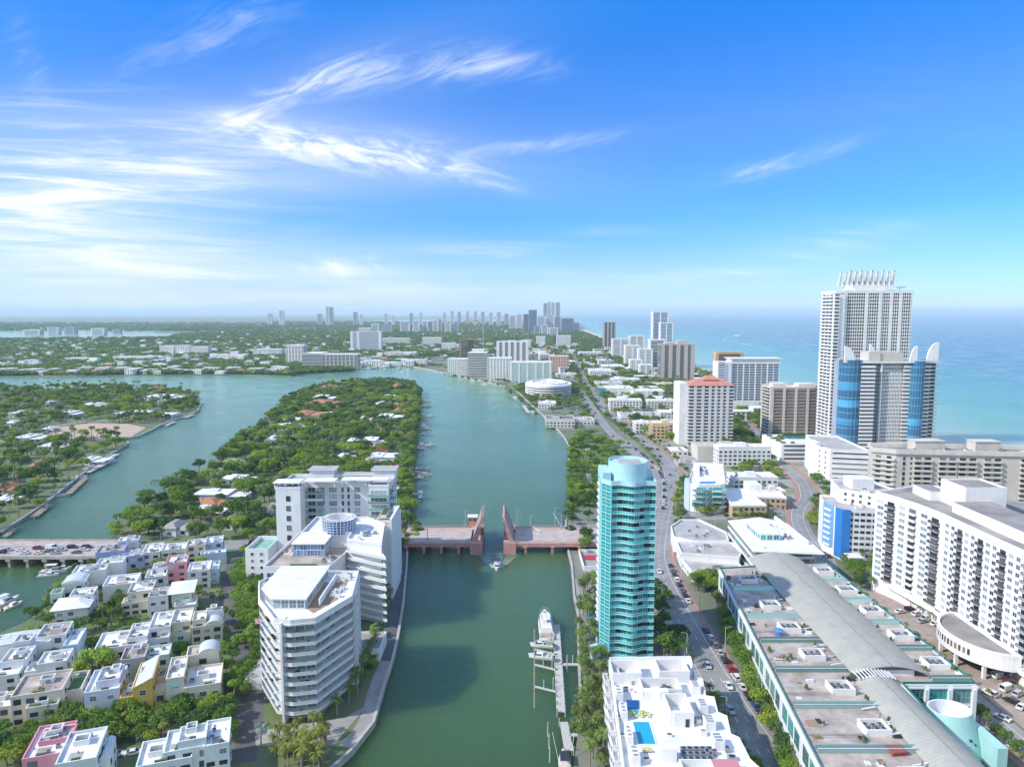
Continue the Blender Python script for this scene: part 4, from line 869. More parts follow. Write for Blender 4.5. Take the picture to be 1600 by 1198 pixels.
def hotel():
    b = Bld('white_hotel', 'white hotel block with a bright blue striped west end and small square windows', 'building', 175, 345, world=True)
    lowp = [(156, 347), (158.5, 333), (178, 330), (184, 356), (160, 362)]
    hi = [(164.5, 350), (183, 334), (192, 342), (190, 368), (170, 372)]
    h1, h2 = 25.2, 31.5
    b.part('wall', MB().prism(lowp, LZ, h1, 0, 1).rim(inset(lowp, -.02), h1, h1 + .9, .4), [M_WHITE, M_ROOFG])
    b.part('tall_wing', MB().prism(hi, LZ, h2, 0, 1).rim(inset(hi, -.02), h2, h2 + .8, .4), [M_WHITE, M_ROOFG])
    b.part('lift_house', MB().box(172, 352, h2, 183, 362, h2 + 5, 0, 1), [M_WHITE, M_ROOFW])
    BL = mat('cobalt_blue_paint', (.03, .20, .55), .5, .08, .3)
    w = (156, 347.0), (158.5, 333)
    b.part('blue_panel', MB().prism([(155.6, 347.2), (157.0, 339.2), (157.4, 339.3), (156.1, 347.3)], LZ + 4, h1 + 1.1), [mat('pale_blue_paint', (.16, .38, .66), .5, .08, .3)])
    b.part('blue_panel', MB().prism([(157.2, 337.5), (158.2, 332.3), (162, 331.7), (162, 332.7), (158.8, 333.2), (157.7, 337.6)], LZ + 1, h1 + 1.1), [BL])
    b.fac((156, 347), (157.3, 339.6), LZ + 4.4, 2.9, 7, [(3.9, 4.6, 1.5, .5, 'w2blue'), (3.9, 5.2, .9, 0, 'bal_white', 'balcony', 1.0)])
    b.fac((158.4, 332.95), (178, 329.95), LZ + 1, 2.9, 8, [(4.0 + k * 2.7, 1.9, 1.2, .9, 'd2') for k in range(6)])
    b.fac((164.5, 350), (183, 334), LZ + 1, 2.9, 10, [(3, 1.2, 1.3, .8, 'd1'), (6.5, 1.2, 1.3, .8, 'd1'), (10, 1.3, 1.3, .8, 'd2'), (14, 1.3, 1.3, .8, 'd2'), (18, 1.3, 1.3, .8, 'd2'), (21.5, 1.3, 1.3, .8, 'd2')])
    b.fac((178, 330), (184, 356), LZ + 1, 2.9, 8, [(4, 1.2, 1.3, .8, 'd1'), (10, 1.2, 1.3, .8, 'd1')])
    b.part('entrance_kiosk', MB().box(158, 322, LZ, 164, 328, 6, 0, 1).box(157.6, 321.6, 6, 164.4, 328.4, 6.5), [M_WHITE, M_ROOFG])
    roof_kit(b, 162, 338, 176, 350, h1 + .02, 6, 6); roof_kit(b, 174, 344, 186, 350, h2 + .02, 6, 7)
    b.done(200)
pool_block(); lofts(); condo(); beige_condo(); hotel()
# ---------------------------------------------------------------- towers along the ocean
G_BRONZE = glass('smoked_brown_glass', (.075, .055, .048), .1); G_SEA = glass('sea_blue_glass', (.06, .17, .28), .1)
M_SALMON = mat('salmon_tile_roof', (.52, .22, .16), .8, .2, .5); M_TAN = mat('tan_render', (.58, .42, .24), .75, .12, .2, streak=.2)
M_STONE = mat('grey_beige_panels', (.50, .44, .40), .75, .12, .2, streak=.2)
def palace():
    Y = 545; cx = X(1391, Y)
    b = Bld('blue_glass_condo_tower', 'white banded condo tower with cobalt blue glass bays and curved white roof fins', 'tower', cx, Y)
    h = 82
    def lx(px): return X(px, Y) - cx
    MB_ = mat('mid_grey_panels', (.36, .39, .44), .6, .1, .2)
    b.part('wall', MB().box(lx(1330), 3, LZ, lx(1452), 34, h - .4, 0), [MB_])
    nf = int((h - LZ) / 2.95)
    def bay(px, r, y, top):
        n = 18; ring = [(lx(px) + r * cos(2 * pi * i / n), y + r * sin(2 * pi * i / n)) for i in range(n)]
        o = b.part('glass_bay', MB().prism(ring, LZ, top), [glass('palace_blue_glass', (.016, .13, .25), .1, .3)]); fr = MB()
        zz = LZ + 4
        while zz < top - 9: b.part('pale_glass_band', MB().prism(inset(ring, -.06), zz, zz + 5.6, 0), [glass('palace_light_glass', (.03, .20, .34), .12, .2)], o); zz += 14
        k = 0; z = LZ
        while z < top: fr.rim(inset(ring, -.1), z, z + (.5 if k % 4 == 0 else .16), .2); z += 1.48; k += 1
        for i in range(n): a = ring[i]; fr.bar((lx(px) + (a[0] - lx(px)) * 1.015, y + (a[1] - y) * 1.015, LZ), (lx(px) + (a[0] - lx(px)) * 1.015, y + (a[1] - y) * 1.015, top), .14)
        b.part('bay_frame', fr, [mat('pale_blue_frames', (.22, .42, .60), .5)], o)
    bay(1329, 8.2, 5, h + 2); bay(1428, 5.6, 1, h + 1.5); bay(1462, 5, 24, h + 2)
    def bands(nm, x0, x1, y0, y1, col, bh, zs=0.0):
        o = b.part(nm, MB().box(x0, y0, LZ + zs, x1, y1, LZ + zs + bh, 0, None, True), [col])
        for i in range(1, nf): ob(nm, o.data, b.root, (0, 0, i * 2.95))
    b.part('glass_wall', MB().box(lx(1341), .6, LZ, lx(1360), 12, h - 1, 0), [G_DARK]); bands('white_band', lx(1339.5), lx(1361), -2.6, 8, M_WHITE, 1.6)
    b.part('glass_wall', MB().box(lx(1407), .6, LZ, lx(1422), 12, h - 1, 0), [G_DARK]); bands('white_band', lx(1407), lx(1422), -.4, 8, M_WHITE, 1.35)
    b.part('glass_wall', MB().box(lx(1434), 2, LZ, lx(1450), 12, h - 1, 0), [G_DARK]); bands('white_band', lx(1434), lx(1450), .6, 8, M_WHITE, 1.35)
    b.part('glass_wall', MB().box(lx(1450), 8, LZ, lx(1466), 30, h - 1, 0), [G_DARK]); bands('thin_band', lx(1449), lx(1469), 6, 30, M_WHITE, .75)
    b.part('glass_wall', MB().box(lx(1374), 2.5, LZ, lx(1407), 12, h - 1, 0), [G_DARK]); bands('thin_band', lx(1373.5), lx(1407), 1.6, 8, M_WHITE, .85)
    gm = MB()
    for i in range(15): x = lx(1374) + i * (lx(1407) - lx(1374)) / 14; gm.box(x - .22, 1.7, LZ, x + .22, 3, h - 1)
    b.part('column_grid', gm, [M_WHITE], stuff=True)
    b.part('white_column', MB().box(lx(1372.2), -.5, LZ, lx(1373.4), 3, h), [M_WHITE])
    b.part('glass_wall', MB().box(lx(1363), 2.2, LZ, lx(1372), 5, h, 0), [G_GREY]); bands('thin_band', lx(1362), lx(1372.2), 1.6, 6, M_WHITE, .3)
    b.part('cornice', MB().prism([(lx(1338), -1), (lx(1408), -1), (lx(1424), -1.2), (lx(1470), 4), (lx(1470), 36), (lx(1338), 36)], h - .4, h + .8, 0, 1, True), [M_WHITE, M_ROOFG])
    b.part('roof_house', MB().box(lx(1360), 8, h + .8, lx(1378), 22, h + 8, 0, 1).box(lx(1379), 9, h + .8, lx(1416), 24, h + 7.2, 0, 1), [M_BEIGE, M_ROOFG])
    def fin(px, y, w, hh, s):
        n = 8; pts = [(0, 0)] + [(w * sin(pi / 2 * i / n), hh * cos(pi / 2 * i / n)) for i in range(n + 1)]
        mb = MB(); fx = X(px, Y + y, h) - cx; k = [(fx + s * p[0], p[1]) for p in pts]
        for yy, rev in ((y, 0), (y + 1.4, 1)):
            f = [(q[0], yy, h + q[1]) for q in k]; mb.quad(f[::-1] if rev else f)
        for i in range(len(k)): a, c = k[i], k[(i + 1) % len(k)]; mb.quad([(a[0], y, h + a[1]), (c[0], y, h + c[1]), (c[0], y + 1.4, h + c[1]), (a[0], y + 1.4, h + a[1])])
        b.part('roof_fin', mb, [M_WHITE])
    fin(1319.5, -1, 8.2, 13, 1); fin(1358, 14, 5.5, 13.5, 1); fin(1433, -3, 5.5, 13, -1); fin(1466, 18, 9, 15, -1)
    b.part('podium', MB().box(lx(1318), -6, LZ, lx(1450), 3, 9, 0, 1), [M_WHITE, M_ROOFG])
    b.done()
    # white striped parking podium to its left, and the pool deck beyond
    g = Bld('parking_podium', 'white parking block with dark slanting slots beside the blue glass tower', 'building', 222, 500, world=True)
    p = [(217, 500), (221, 486), (246, 480), (250, 540), (228, 545)]
    g.part('wall', MB().prism(p, LZ, 25, 0, 1).rim(p, 25, 26.2, .5), [M_WHITE, M_ROOFG])
    for i in range(6): g.fac((221, 486), (246, 480), LZ + 3 + i * 3.6, 3.6, 1, [(12.8, 23, 1.0, .6, 'slot', 'parking_slot')])
    g.fac((217, 500), (221, 486), LZ + 2, 3.6, 6, [(4, 1.2, 1.2, .8, 'd1')]); g.fac((217, 500), (221, 486), LZ + 2, 3.6, 6, [(10, 1.2, 1.2, .8, 'd1')])
    g.part('stair_tower', MB().prism([(217.5, 501), (220.5, 501), (220.5, 512), (217.5, 512)], LZ, 28), [M_WHITE])
    g.done()
    d = Bld('pool_deck_block', 'white stepped parking deck with green roof planting and a turquoise pool', 'building', X(1250, 560), 560)
    d.part('wall', MB().box(-14, 0, LZ, 20, 45, 16, 0, 1), [M_WHITE, M_ROOFW])
    for i in range(4): d.part('dark_slot', MB().box(-12, -.12, LZ + 2 + i * 3.4, 8, .2, LZ + 3.2 + i * 3.4), [M_DARK])
    d.part('pool', MB().prism([(0, 22), (19, 22), (19, 34), (0, 34)], 16.02, 16.5), [mat('deep_pool_water', (.05, .22, .24), .15)])
    r = random.Random(1)
    for i in range(16): x, y = r.uniform(-12, -1), r.uniform(4, 42); s = r.uniform(1.2, 3); d.part('green_bed', MB().cyl(x, y, 16.02, 16.4 + r.random(), s, s * .7, 7), [MATS['hedge_green']])
    d.part('hedge', MB().box(0, 35, 16.02, 19.5, 37, 18.3), [MATS['hedge_green']])
    d.done()
tpl('slot', wtpl(1, 1, .004, .03, .3), [M_WHITE, G_DARK])
def crown_tower():
    Y = 612; x0, x1 = X(1298, Y), X(1417, Y); cx = (x0 + x1) / 2; w = (x1 - x0) / 2
    b = slab_tower('crowned_condo_tower', 'tallest white condo tower with a spiky white crown of triangles', x0, Y, x1, Y + 30, 137, 2.95, M_WHITE, G_DARK, .85, (.13, .40, .58, .72, .84), (.3, .62), 2.6, True, None, 'tower', 0, None, 1.2, 6, 2.0, (), 34, 12, .16)
    # a slimmer west wing that steps forward, raised middle, crown
    b.part('west_wing', MB().box(-w - 2.5, -2, LZ, -w + 7, 22, 136, 0, 1), [M_WHITE, M_ROOFW])
    b.fac((-w - 2.5, 22), (-w - 2.5, -2), LZ + 8, 2.95, 43, [(5, 5, 1.6, .5, 'd3'), (12, 5, 1.6, .5, 'd3'), (19, 5, 1.6, .5, 'd3'), (12, 21, 1.0, 0, 'bal_white', 'balcony', 1.2)])
    b.fac((-w - 2.5, -2.02), (-w + 4.0, -2.02), LZ + 8, 2.95, 43, [(2.6, 3.4, 1.8, .4, 'd2'), (2.6, 4.4, 1.0, 0, 'bal_white', 'balcony', 1.2)])
    b.part('roof_house', MB().box(-w * .45, 6, 137, w * .45, 26, 143.5, 0, 1).box(-w * .62, 10, 137, w * .66, 24, 140, 0, 1), [M_WHITE, M_ROOFW])
    xs = [-18.5 + i * 4.65 for i in range(9)]
    for row, y in ((0, 6.5), (1, 24)):
        for i, x in enumerate(xs):
            hh = 13.0 if i % 2 == 0 else 12
            a, ap, c = (x - 2.9, y, 143.5), (x, y, 143.5 + hh), (x + 2.9, y, 143.5)
            mb = MB().bar(a, ap, 1.0).bar(ap, c, 1.0)
            mb.quad([(x - 1.2, y + .1, 143.5), (x + 1.2, y + .1, 143.5), (x, y + .1, 143.5 + hh * .8)]); mb.quad([(x + 1.2, y + .5, 143.5), (x - 1.2, y + .5, 143.5), (x, y + .5, 143.5 + hh * .8)])
            b.part('crown_spike', mb, [M_WHITE])
    b.part('roof_mast', MB().bar((w * .8, 10, 137), (w * .8, 10, 142), .3).bar((w * .7, 10, 142), (w * .95, 10, 142.3), .5), [M_DARK])
    b.part('podium', MB().box(-w - 6, -12, LZ, w + 4, -2.1, 15, 0, 1), [M_WHITE, M_ROOFW])
    b.done(300)
palace(); crown_tower()
def bt(name, label, pl, pr, Y, h, dep=22, **k):
    b = slab_tower(name, label, X(pl, Y, h * .5), Y, X(pr, Y, h * .5), Y + dep, h, **k); b.done(); return b
b = bt('brown_glass_condo', 'beige condo with smoked brown glass bays between pale piers', 1203, 1283, 650, 51, 24, wall=mat('pale_beige_render', (.62, .55, .47), .75, .1, .2, streak=.2), gl=G_BRONZE, band=.35, piers=(.04, .27, .5, .73, .96), side_piers=(.05, .95), pw=2.2, near=True, proud=.5, ph=((.1, .3, .35, .8, 4), (.6, .3, .95, .8, 3.5)))
w = (X(1283, 650, 25) - X(1203, 650, 25)) / 2
b.fac((-w, 22), (-w, 2), LZ + 2, 3, 16, [(4, 4, 1.6, .6, 'd2'), (10, 4, 1.6, .6, 'd2'), (16, 4, 1.6, .6, 'd2'), (10, 19, 1.0, 0, 'bal_beige', 'balcony', 1.2)]); b.done()
b = bt('blue_glass_condo', 'white framed condo with blue glass rows and a flat white crown slab', 1124, 1217, 860, 59, 26, wall=M_WHITE, gl=G_SEA, band=.8, piers=(.2, .4, .6, .8), pw=1.4, proud=1.0, cols=10, colw=.3, base=12, near=True)
w = (X(1217, 860, 30) - X(1124, 860, 30)) / 2
b.part('crown_slab', MB().box(-w * .6, 2, 59, w * 1.02, 24, 64.4, 0).box(-w * .66, .5, 64.4, w * 1.08, 25.5, 65.2, 0, None, True), [M_WHITE]); b.part('corner_wing', MB().box(-w - 3, -1, LZ, -w * .62, 20, 61, 0), [M_WHITE])
b.fac((-w - 3, -1.03), (-w * .62, -1.03), LZ + 12, 3, 16, [(5, 8, 1.8, .5, 'w4blue'), (5, 10, 1.0, 0, 'bal_white', 'balcony', 1.2)]); b.done()
bt('tan_condo', 'tan framed condo slab behind the blue glass condo', 1119, 1159, 905, 69, 20, wall=M_TAN, gl=G_DARK, band=.9, piers=(.02, .98), pw=4, proud=1)
b = bt('red_roofed_condo', 'white condo tower with rows of square windows and a salmon red tiled roof', 1076, 1146, 628, 55.5, 24, wall=mat('silver_grey_render', (.60, .60, .60), .7, .1, .2, streak=.2), gl=G_DARK, band=1.35, piers=(.14, .31, .47, .6, .73, .86), pw=2.4, proud=.6, near=True, side_piers=(.25, .5, .75), top=.4)
w = (X(1146, 628, 28) - X(1076, 628, 28)) / 2
def hip(b, x0, y0, x1, y1, z, e, hh, m, name='tiled_roof'):
    mb = MB(); a = [(x0 - e, y0 - e, z), (x1 + e, y0 - e, z), (x1 + e, y1 + e, z), (x0 - e, y1 + e, z)]
    d = min(x1 - x0, y1 - y0) * .32; c = [(x0 + d, y0 + d, z + hh), (x1 - d, y0 + d, z + hh), (x1 - d, y1 - d, z + hh), (x0 + d, y1 - d, z + hh)]
    for i in range(4): j = (i + 1) % 4; mb.quad([a[i], a[j], c[j], c[i]])
    mb.quad(c); mb.quad(a[::-1]); return b.part(name, mb, [m])
hip(b, -w, 0, w, 24, 55.9, .6, 4.5, M_SALMON); hip(b, -6, 6, 8, 18, 60.4, .5, 3.5, M_SALMON)
b.part('blank_west_wall', MB().box(-w - 7, 6, LZ, -w - .3, 30, 57.5), [M_WHITE]); b.done()
bt('striped_stone_condo', 'grey beige condo tower with five dark vertical balcony stripes', 1031, 1086, 1215, 66, 24, wall=M_STONE, gl=G_DARK, band=.4, piers=(.08, .30, .52, .74, .93), pw=6.5, proud=.7, ph=((.5, .2, .8, .8, 7), (.15, .2, .4, .8, 4)))
bt('white_glass_tower', 'tall slim white and blue glass tower, the taller of the stepped pair', 1019, 1044, 1560, 121, 26, wall=M_WHITE, gl=G_SEA, band=.7, piers=(.03, .5, .97), pw=2.4, proud=1.2)
bt('white_glass_tower', 'lower white and blue glass tower of the stepped pair', 1031, 1051, 1530, 98, 24, wall=M_WHITE, gl=G_SEA, band=.7, piers=(.03, .5, .97), pw=2.2, proud=1.2)
bt('white_glass_tower', 'squat white and blue glass wing below the stepped pair', 1015, 1040, 1500, 63, 24, wall=M_WHITE, gl=G_SEA, band=.8, piers=(.03, .97), pw=3, proud=1.2)
bt('slim_grey_tower', 'lone slim grey striped tower on the beach', 943, 962, 2350, 89, 26, wall=mat('lilac_grey_panels', (.40, .37, .38), .7), gl=G_DARK, band=.5, piers=(.05, .35, .65, .95), pw=5, proud=.8)
for (pl, pr, Y, h, lab) in ((957, 983, 1850, 52, 'pale blue slab condo left of the white beach blocks'), (984, 1006, 1950, 57, 'pale grey white condo with thin floor lines on the beach'), (977, 1000, 1560, 48, 'plain white beach condo with a blank south wall'), (998, 1019, 1480, 44, 'white beach condo with a grid of small windows'), (985, 1003, 1400, 27, 'low white beach hotel before the white condos'), (1000, 1019, 1330, 22, 'small white stepped beach hotel')):
    bt('beach_condo', lab, pl, pr, Y, h, 24, wall=M_WHITE, gl=G_SEA if 'blue' in lab else G_GREY, band=1.3, piers=(.02, .5, .98), pw=4, proud=.6)
b = bt('white_terrace_condo', 'low white rounded condo below the tan and blue condos', 1092, 1122, 1010, 22, 22, wall=M_WHITE, gl=G_DARK, band=1.5, proud=.6, piers=(.02,), pw=6)
# ---------------------------------------------------------------- condos on the curved creek bank
for (pl, pr, Y, h, dep, lab, kw) in (
    (698, 731, 1345, 32, 30, 'white slab of small square windows at the far end of the curved bank', dict(cols=11, colw=.9, band=1.5)),
    (731, 761, 1290, 47, 34, 'grey and white banded condo with a setback top on the curved bank', dict(band=1.2, ph=((.2, .1, .85, .8, 7),))),
    (761, 800, 1230, 41, 30, 'plain white condo with pale vertical piers on the curved bank', dict(cols=8, colw=1.3, band=1.6)),
    (797, 862, 1185, 37, 30, 'long white condo with sea green balcony glass on the curved bank', dict(gl=glass('sea_green_glass', (.12, .30, .28), .12), piers=(.03, .22, .42, .62, .8, .97), pw=3, band=1.2)),
    (776, 826, 1520, 58, 26, 'white condo with six dark vertical stripes behind the curved bank', dict(piers=(.04, .22, .4, .58, .76, .95), pw=6, band=.5)),
    (859, 889, 1480, 29, 40, 'salmon pink hotel block beside the avenue', dict(wall=mat('salmon_render', (.62, .44, .34), .8, .1, .3), band=1.6, cols=7, colw=1.2)),
    (472, 503, 1500, 34, 60, 'west half of the dark banded crescent condo by the far marina', dict(gl=G_DARK, band=.8, wall=M_WHITE2)),
    (503, 559, 1490, 33, 30, 'east half of the dark banded crescent condo by the far marina', dict(gl=G_BRONZE, band=.8, wall=M_WHITE2, cols=9, colw=.6)),
    (446, 475, 1640, 45, 30, 'pair of white stacked blocks behind the dark crescent condo', dict(band=1.6, cols=6, colw=1.4)),
    (548, 595, 2200, 62, 34, 'broad pale blue hospital slab beyond the far marina', dict(gl=G_SEA, band=1.3, piers=(.03, .25, .97), pw=8)),
    (560, 580, 2250, 72, 20, 'white upper block of the broad hospital slab', dict(band=1.8))):
    kw = dict(dict(wall=M_WHITE, gl=G_DARK, proud=.7), **kw); bt('creek_condo', lab, pl, pr, Y, h, dep, **kw)
def oval():
    x0, x1 = X(822, 975, 10), X(898, 975, 10); cx, w = (x0 + x1) / 2, (x1 - x0) / 2
    b = Bld('oval_condo', 'low oval white condo with banded floors beside the creek park', 'building', cx, 990); n = 40
    def ov(k, q=1.0): return [(w * k * cos(2 * pi * i / n) * (1 if cos(2 * pi * i / n) < 0 else 1.0), 45 + 50 * q * k * sin(2 * pi * i / n)) for i in range(n)]
    b.part('glass_wall', MB().prism(ov(.96), LZ, 17, 0), [G_DARK])
    o = b.part('floor_band', MB().prism(ov(1), LZ, LZ + 1.5, 0, None, True), [M_WHITE])
    for i in range(1, 5): ob('floor_band', o.data, b.root, (0, 0, i * 3.3))
    b.part('roof', MB().prism(ov(1.01), 16.6, 18.4, 0, 1), [M_WHITE, M_ROOFW]); b.part('roof_ring', MB().rim(ov(.8), 18.4, 20.5, 3, 0), [M_WHITE])
    roof_kit(b, -w * .5, 20, w * .5, 70, 18.42, 16, 41); b.done(40)
oval()
def site():
    Y = 1900; b = Bld('concrete_frame', 'unfinished rusty brown concrete frame under two tower cranes', 'building', X(735, Y), Y); w = 30
    mb = MB()
    for i in range(13): mb.box(-w, 0, LZ + i * 3.9, w, 30, LZ + i * 3.9 + .6, 0, None, True)
    MF = mat('raw_concrete_brown', (.30, .22, .18), .9, .25, .3); b.part('floor_plates', mb, [MF], stuff=True)
    c = MB()
    for i in range(9):
        for j in range(4): c.box(-w + i * w / 4.1, j * 9.5, LZ, -w + i * w / 4.1 + 1, j * 9.5 + 1, 49)
    b.part('columns', c, [MF], stuff=True); b.part('core', MB().box(-10, 9, LZ, 8, 20, 53), [MF])
    for (px, jib, hh, lab) in ((732, 38, 100, 'left orange tower crane over the brown concrete frame'), (755, -34, 106, 'right pale tower crane behind the brown concrete frame')):
        x = X(px, Y + 12); t = Bld('tower_crane', lab, 'crane', x, Y + 14); MO = mat('crane_orange', (.45, .22, .07), .6) if jib > 0 else M_STEEL
        m = MB()
        for (a, c2) in ((-.9, -.9), (.9, -.9), (.9, .9), (-.9, .9)): m.bar((a, c2, LZ), (a, c2, hh), .6)
        for k in range(14): z = LZ + k * 7; m.bar((-.9, -.9, z), (.9, -.9, z + 7), .4)
        t.part('mast', m, [MO]); t.part('jib', MB().bar((-jib * .3, 0, hh), (jib, 0, hh), 1.3).bar((0, 0, hh), (0, 0, hh + 6), .8).bar((0, 0, hh + 6), (jib * .8, 0, hh), .4), [MO]); t.part('counterweight', MB().box(-jib * .3 - 1.5, -1.2, hh - 3, -jib * .3 + 1.5, 1.2, hh), [M_CONC]); t.done()
    b.done()
site()
# ---------------------------------------------------------------- far skyline
far_t = [(849, 855, 7000, 215), (855, 861, 7100, 232), (861, 867, 7000, 222), (868, 875, 7200, 226), (818, 826, 4600, 112), (826, 839, 4500, 138), (877, 897, 4250, 86), (839, 852, 4700, 96), (853, 866, 4550, 104), (866, 876, 4800, 92), (796, 806, 5200, 100), (807, 816, 5000, 108), (788, 795, 6200, 112), (776, 783, 6300, 128), (764, 770, 6500, 122), (752, 757, 6800, 130), (740, 746, 6700, 134), (728, 733, 7400, 142), (715, 720, 7200, 130), (704, 709, 7600, 140), (692, 697, 7600, 126), (552, 558, 6800, 128), (562, 566, 6600, 104), (509, 514, 6400, 176), (515, 520, 6500, 172), (436, 443, 6400, 140), (418, 424, 6600, 118), (496, 502, 6900, 110), (600, 606, 6800, 112), (612, 616, 6500, 96), (640, 645, 6900, 118), (655, 660, 6800, 124), (142, 162, 3900, 36), (100, 116, 4000, 40), (74, 90, 4050, 38), (36, 62, 3900, 28), (176, 186, 4200, 24), (660, 668, 4300, 70), (676, 684, 4400, 76), (685, 690, 4350, 80), (645, 655, 4250, 62), (625, 640, 4300, 56), (596, 612, 4200, 50), (580, 592, 4400, 52), (695, 704, 4300, 58), (706, 716, 4400, 54), (896, 906, 4300, 60), (846, 856, 3700, 56), (835, 843, 3800, 50), (858, 872, 3500, 46)]
for i, (pl, pr, Y, h) in enumerate(far_t):
    m = mat('slate_blue_tower', (.20, .26, .33), .5) if i in (5, 6, 4) else (M_WHITE2 if i % 3 else mat('grey_tower', (.42, .44, .47), .6))
    bt('distant_tower', 'hazy high-rise on the far skyline' if Y > 5500 else 'distant apartment tower among the far green suburbs', pl, pr, Y, h, 40, wall=m, gl=G_SEA, fh=6, band=2.6, piers=(.05, .95), pw=5, proud=2, group='hazy towers on the skyline' if Y > 5500 else 'distant towers in the suburbs')
# ---------------------------------------------------------------- low blocks along the avenue
def low(label, pl, pr, py, h, dep, wall=None, rz=0.0, wins='d2', name='low_block', roof=None, step=3.6, kit=4, seed=0, fh=3.1, side=True, extra=None, cat='building', par=.9, lim=60):
    x0, y0 = P(pl, py); x1 = P(pr, py)[0]; w = x1 - x0
    b = Bld(name, label, cat, x0, y0, rz)
    wall = wall or M_WHITE
    pl_ = [(0, 0), (w, 0), (w, dep), (0, dep)]
    b.part('wall', MB().prism(pl_, LZ, h, 0, 1), [wall, roof or M_ROOFW]); b.part('roof_parapet', MB().rim(inset(pl_, -.08), h - .05, h + par, .4), [wall])
    nf = max(1, int((h - LZ) / fh)); n = max(1, int(w / step))
    if wins:
        b.fac((0, -.01), (w, -.01), LZ + .2, fh, nf, ev(n, w, min(2.2, step * .6), 1.5, .9, wins))
        if side:
            k = max(1, int(dep / step)); b.fac((-.01, dep), (-.01, 0), LZ + .2, fh, nf, ev(k, dep, 1.6, 1.4, .9, wins))
    roof_kit(b, 1.5, 1.5, w - 1.5, dep - 1.5, h + .02, kit, seed)
    if w > 14: r = random.Random(seed + 5); u = r.uniform(.2, .6) * w; b.part('roof_house', MB().box(u, dep * .35, h, u + w * .22, dep * .7, h + 2.6, 0, 1), [wall, roof or M_ROOFW])
    if extra: extra(b, w)
    b.done(lim); return b
GW = mat('warm_white_render', (.68, .66, .62), .75, .1, .3, streak=.2)
low('white block with a sea green glass corner beside the avenue', 946, 990, 620, 13, 40, seed=1, wins=None, extra=lambda b, w: (b.part('glass_corner', MB().box(-9, -.5, LZ, -.1, 34, 14, 0, 1), [glass('mint_glass', (.10, .36, .30), .12), M_ROOFG]), None))
low('long white low block with strip windows behind the mint glass corner', 990, 1038, 622, 11, 30, seed=2, wins='w2grey')
low('white four storey block with dark balconies by the avenue', 953, 1003, 643, 15, 18, seed=3)
low('low flat white shop roof between the avenue and the tan block', 970, 1032, 657, 7, 28, seed=4, roof=M_ROOFG)
low('small white two storey block left of the tan apartments', 993, 1016, 677, 11, 20, seed=5)
low('tan orange apartment block with small windows and a balcony bay', 1019, 1064, 686, 16, 20, M_TAN, seed=6, extra=lambda b, w: [b.put('bal_beige', w * .66, 0, LZ + 1 + 3.1 * i, 0, 7, 1.4, 1, 'balcony') for i in range(1, 5)])
low('white terrace block at the start of the avenue median', 922, 956, 592, 16, 40, seed=7)
low('white low roofed block with a long front beyond the mint corner', 932, 973, 607, 9, 40, seed=8, wins='w2grey', roof=M_ROOFG)
low('cream low block under the palms beyond the white terraces', 957, 1001, 601, 10, 30, GW, seed=9)
low('grey white market roof before the striped stone condo', 942, 976, 580, 11, 60, GW, seed=10)
low('pale sandy low block left of the striped stone condo', 975, 1003, 582, 9, 40, GW, seed=11)
low('white creekside club house with a flat roof', 841, 869, 640, 9, 22, seed=12)
low('grey roofed two storey block with deep white eaves beside the park', 853, 898, 668, 10, 26, GW, seed=13, roof=mat('dark_worn_roof', (.19, .18, .17), .9, .3, .1))
low('low pale annex right of the grey roofed block', 899, 929, 664, 6, 26, GW, seed=14, roof=M_ROOFG)
low('round fronted white parking block before the pink hotel', 870, 901, 592, 9, 40, M_WHITE2, seed=15, roof=M_ROOFG)
low('sandy white low block beyond the parking block', 866, 900, 571, 9, 60, GW, seed=16)
low('white block with grey shutters beside the red roofed condo', 1012, 1062, 640, 12, 18, GW, seed=17)
low('long white low roof behind the tan apartments', 1032, 1064, 654, 8, 22, M_WHITE2, seed=18)
low('unfinished sandy slab before the striped stone condo', 1020, 1062, 606, 5, 50, M_SAND, seed=19, wins=None, roof=M_SAND, kit=1)
low('white four storey motel behind the palms and the balcony block', 1122, 1204, 728, 16, 14, seed=20, wins='d2')
low('beige low roof in front of the red roofed condo', 1090, 1172, 719, 12, 22, M_BEIGE, seed=21, wins=None, roof=mat('beige_roof', (.50, .46, .40), .85, .15, .2))
low('white parking deck below the pool deck block', 1255, 1290, 716, 10, 14, seed=22, wins='w4grey')
low('white low house by the round car park', 1050, 1075, 712, 5, 18, GW, seed=23)
low('grey car park roof beside the red paved bend', 1060, 1090, 730, 4, 16, M_CONC, seed=24, wins=None, roof=M_ROOFG)
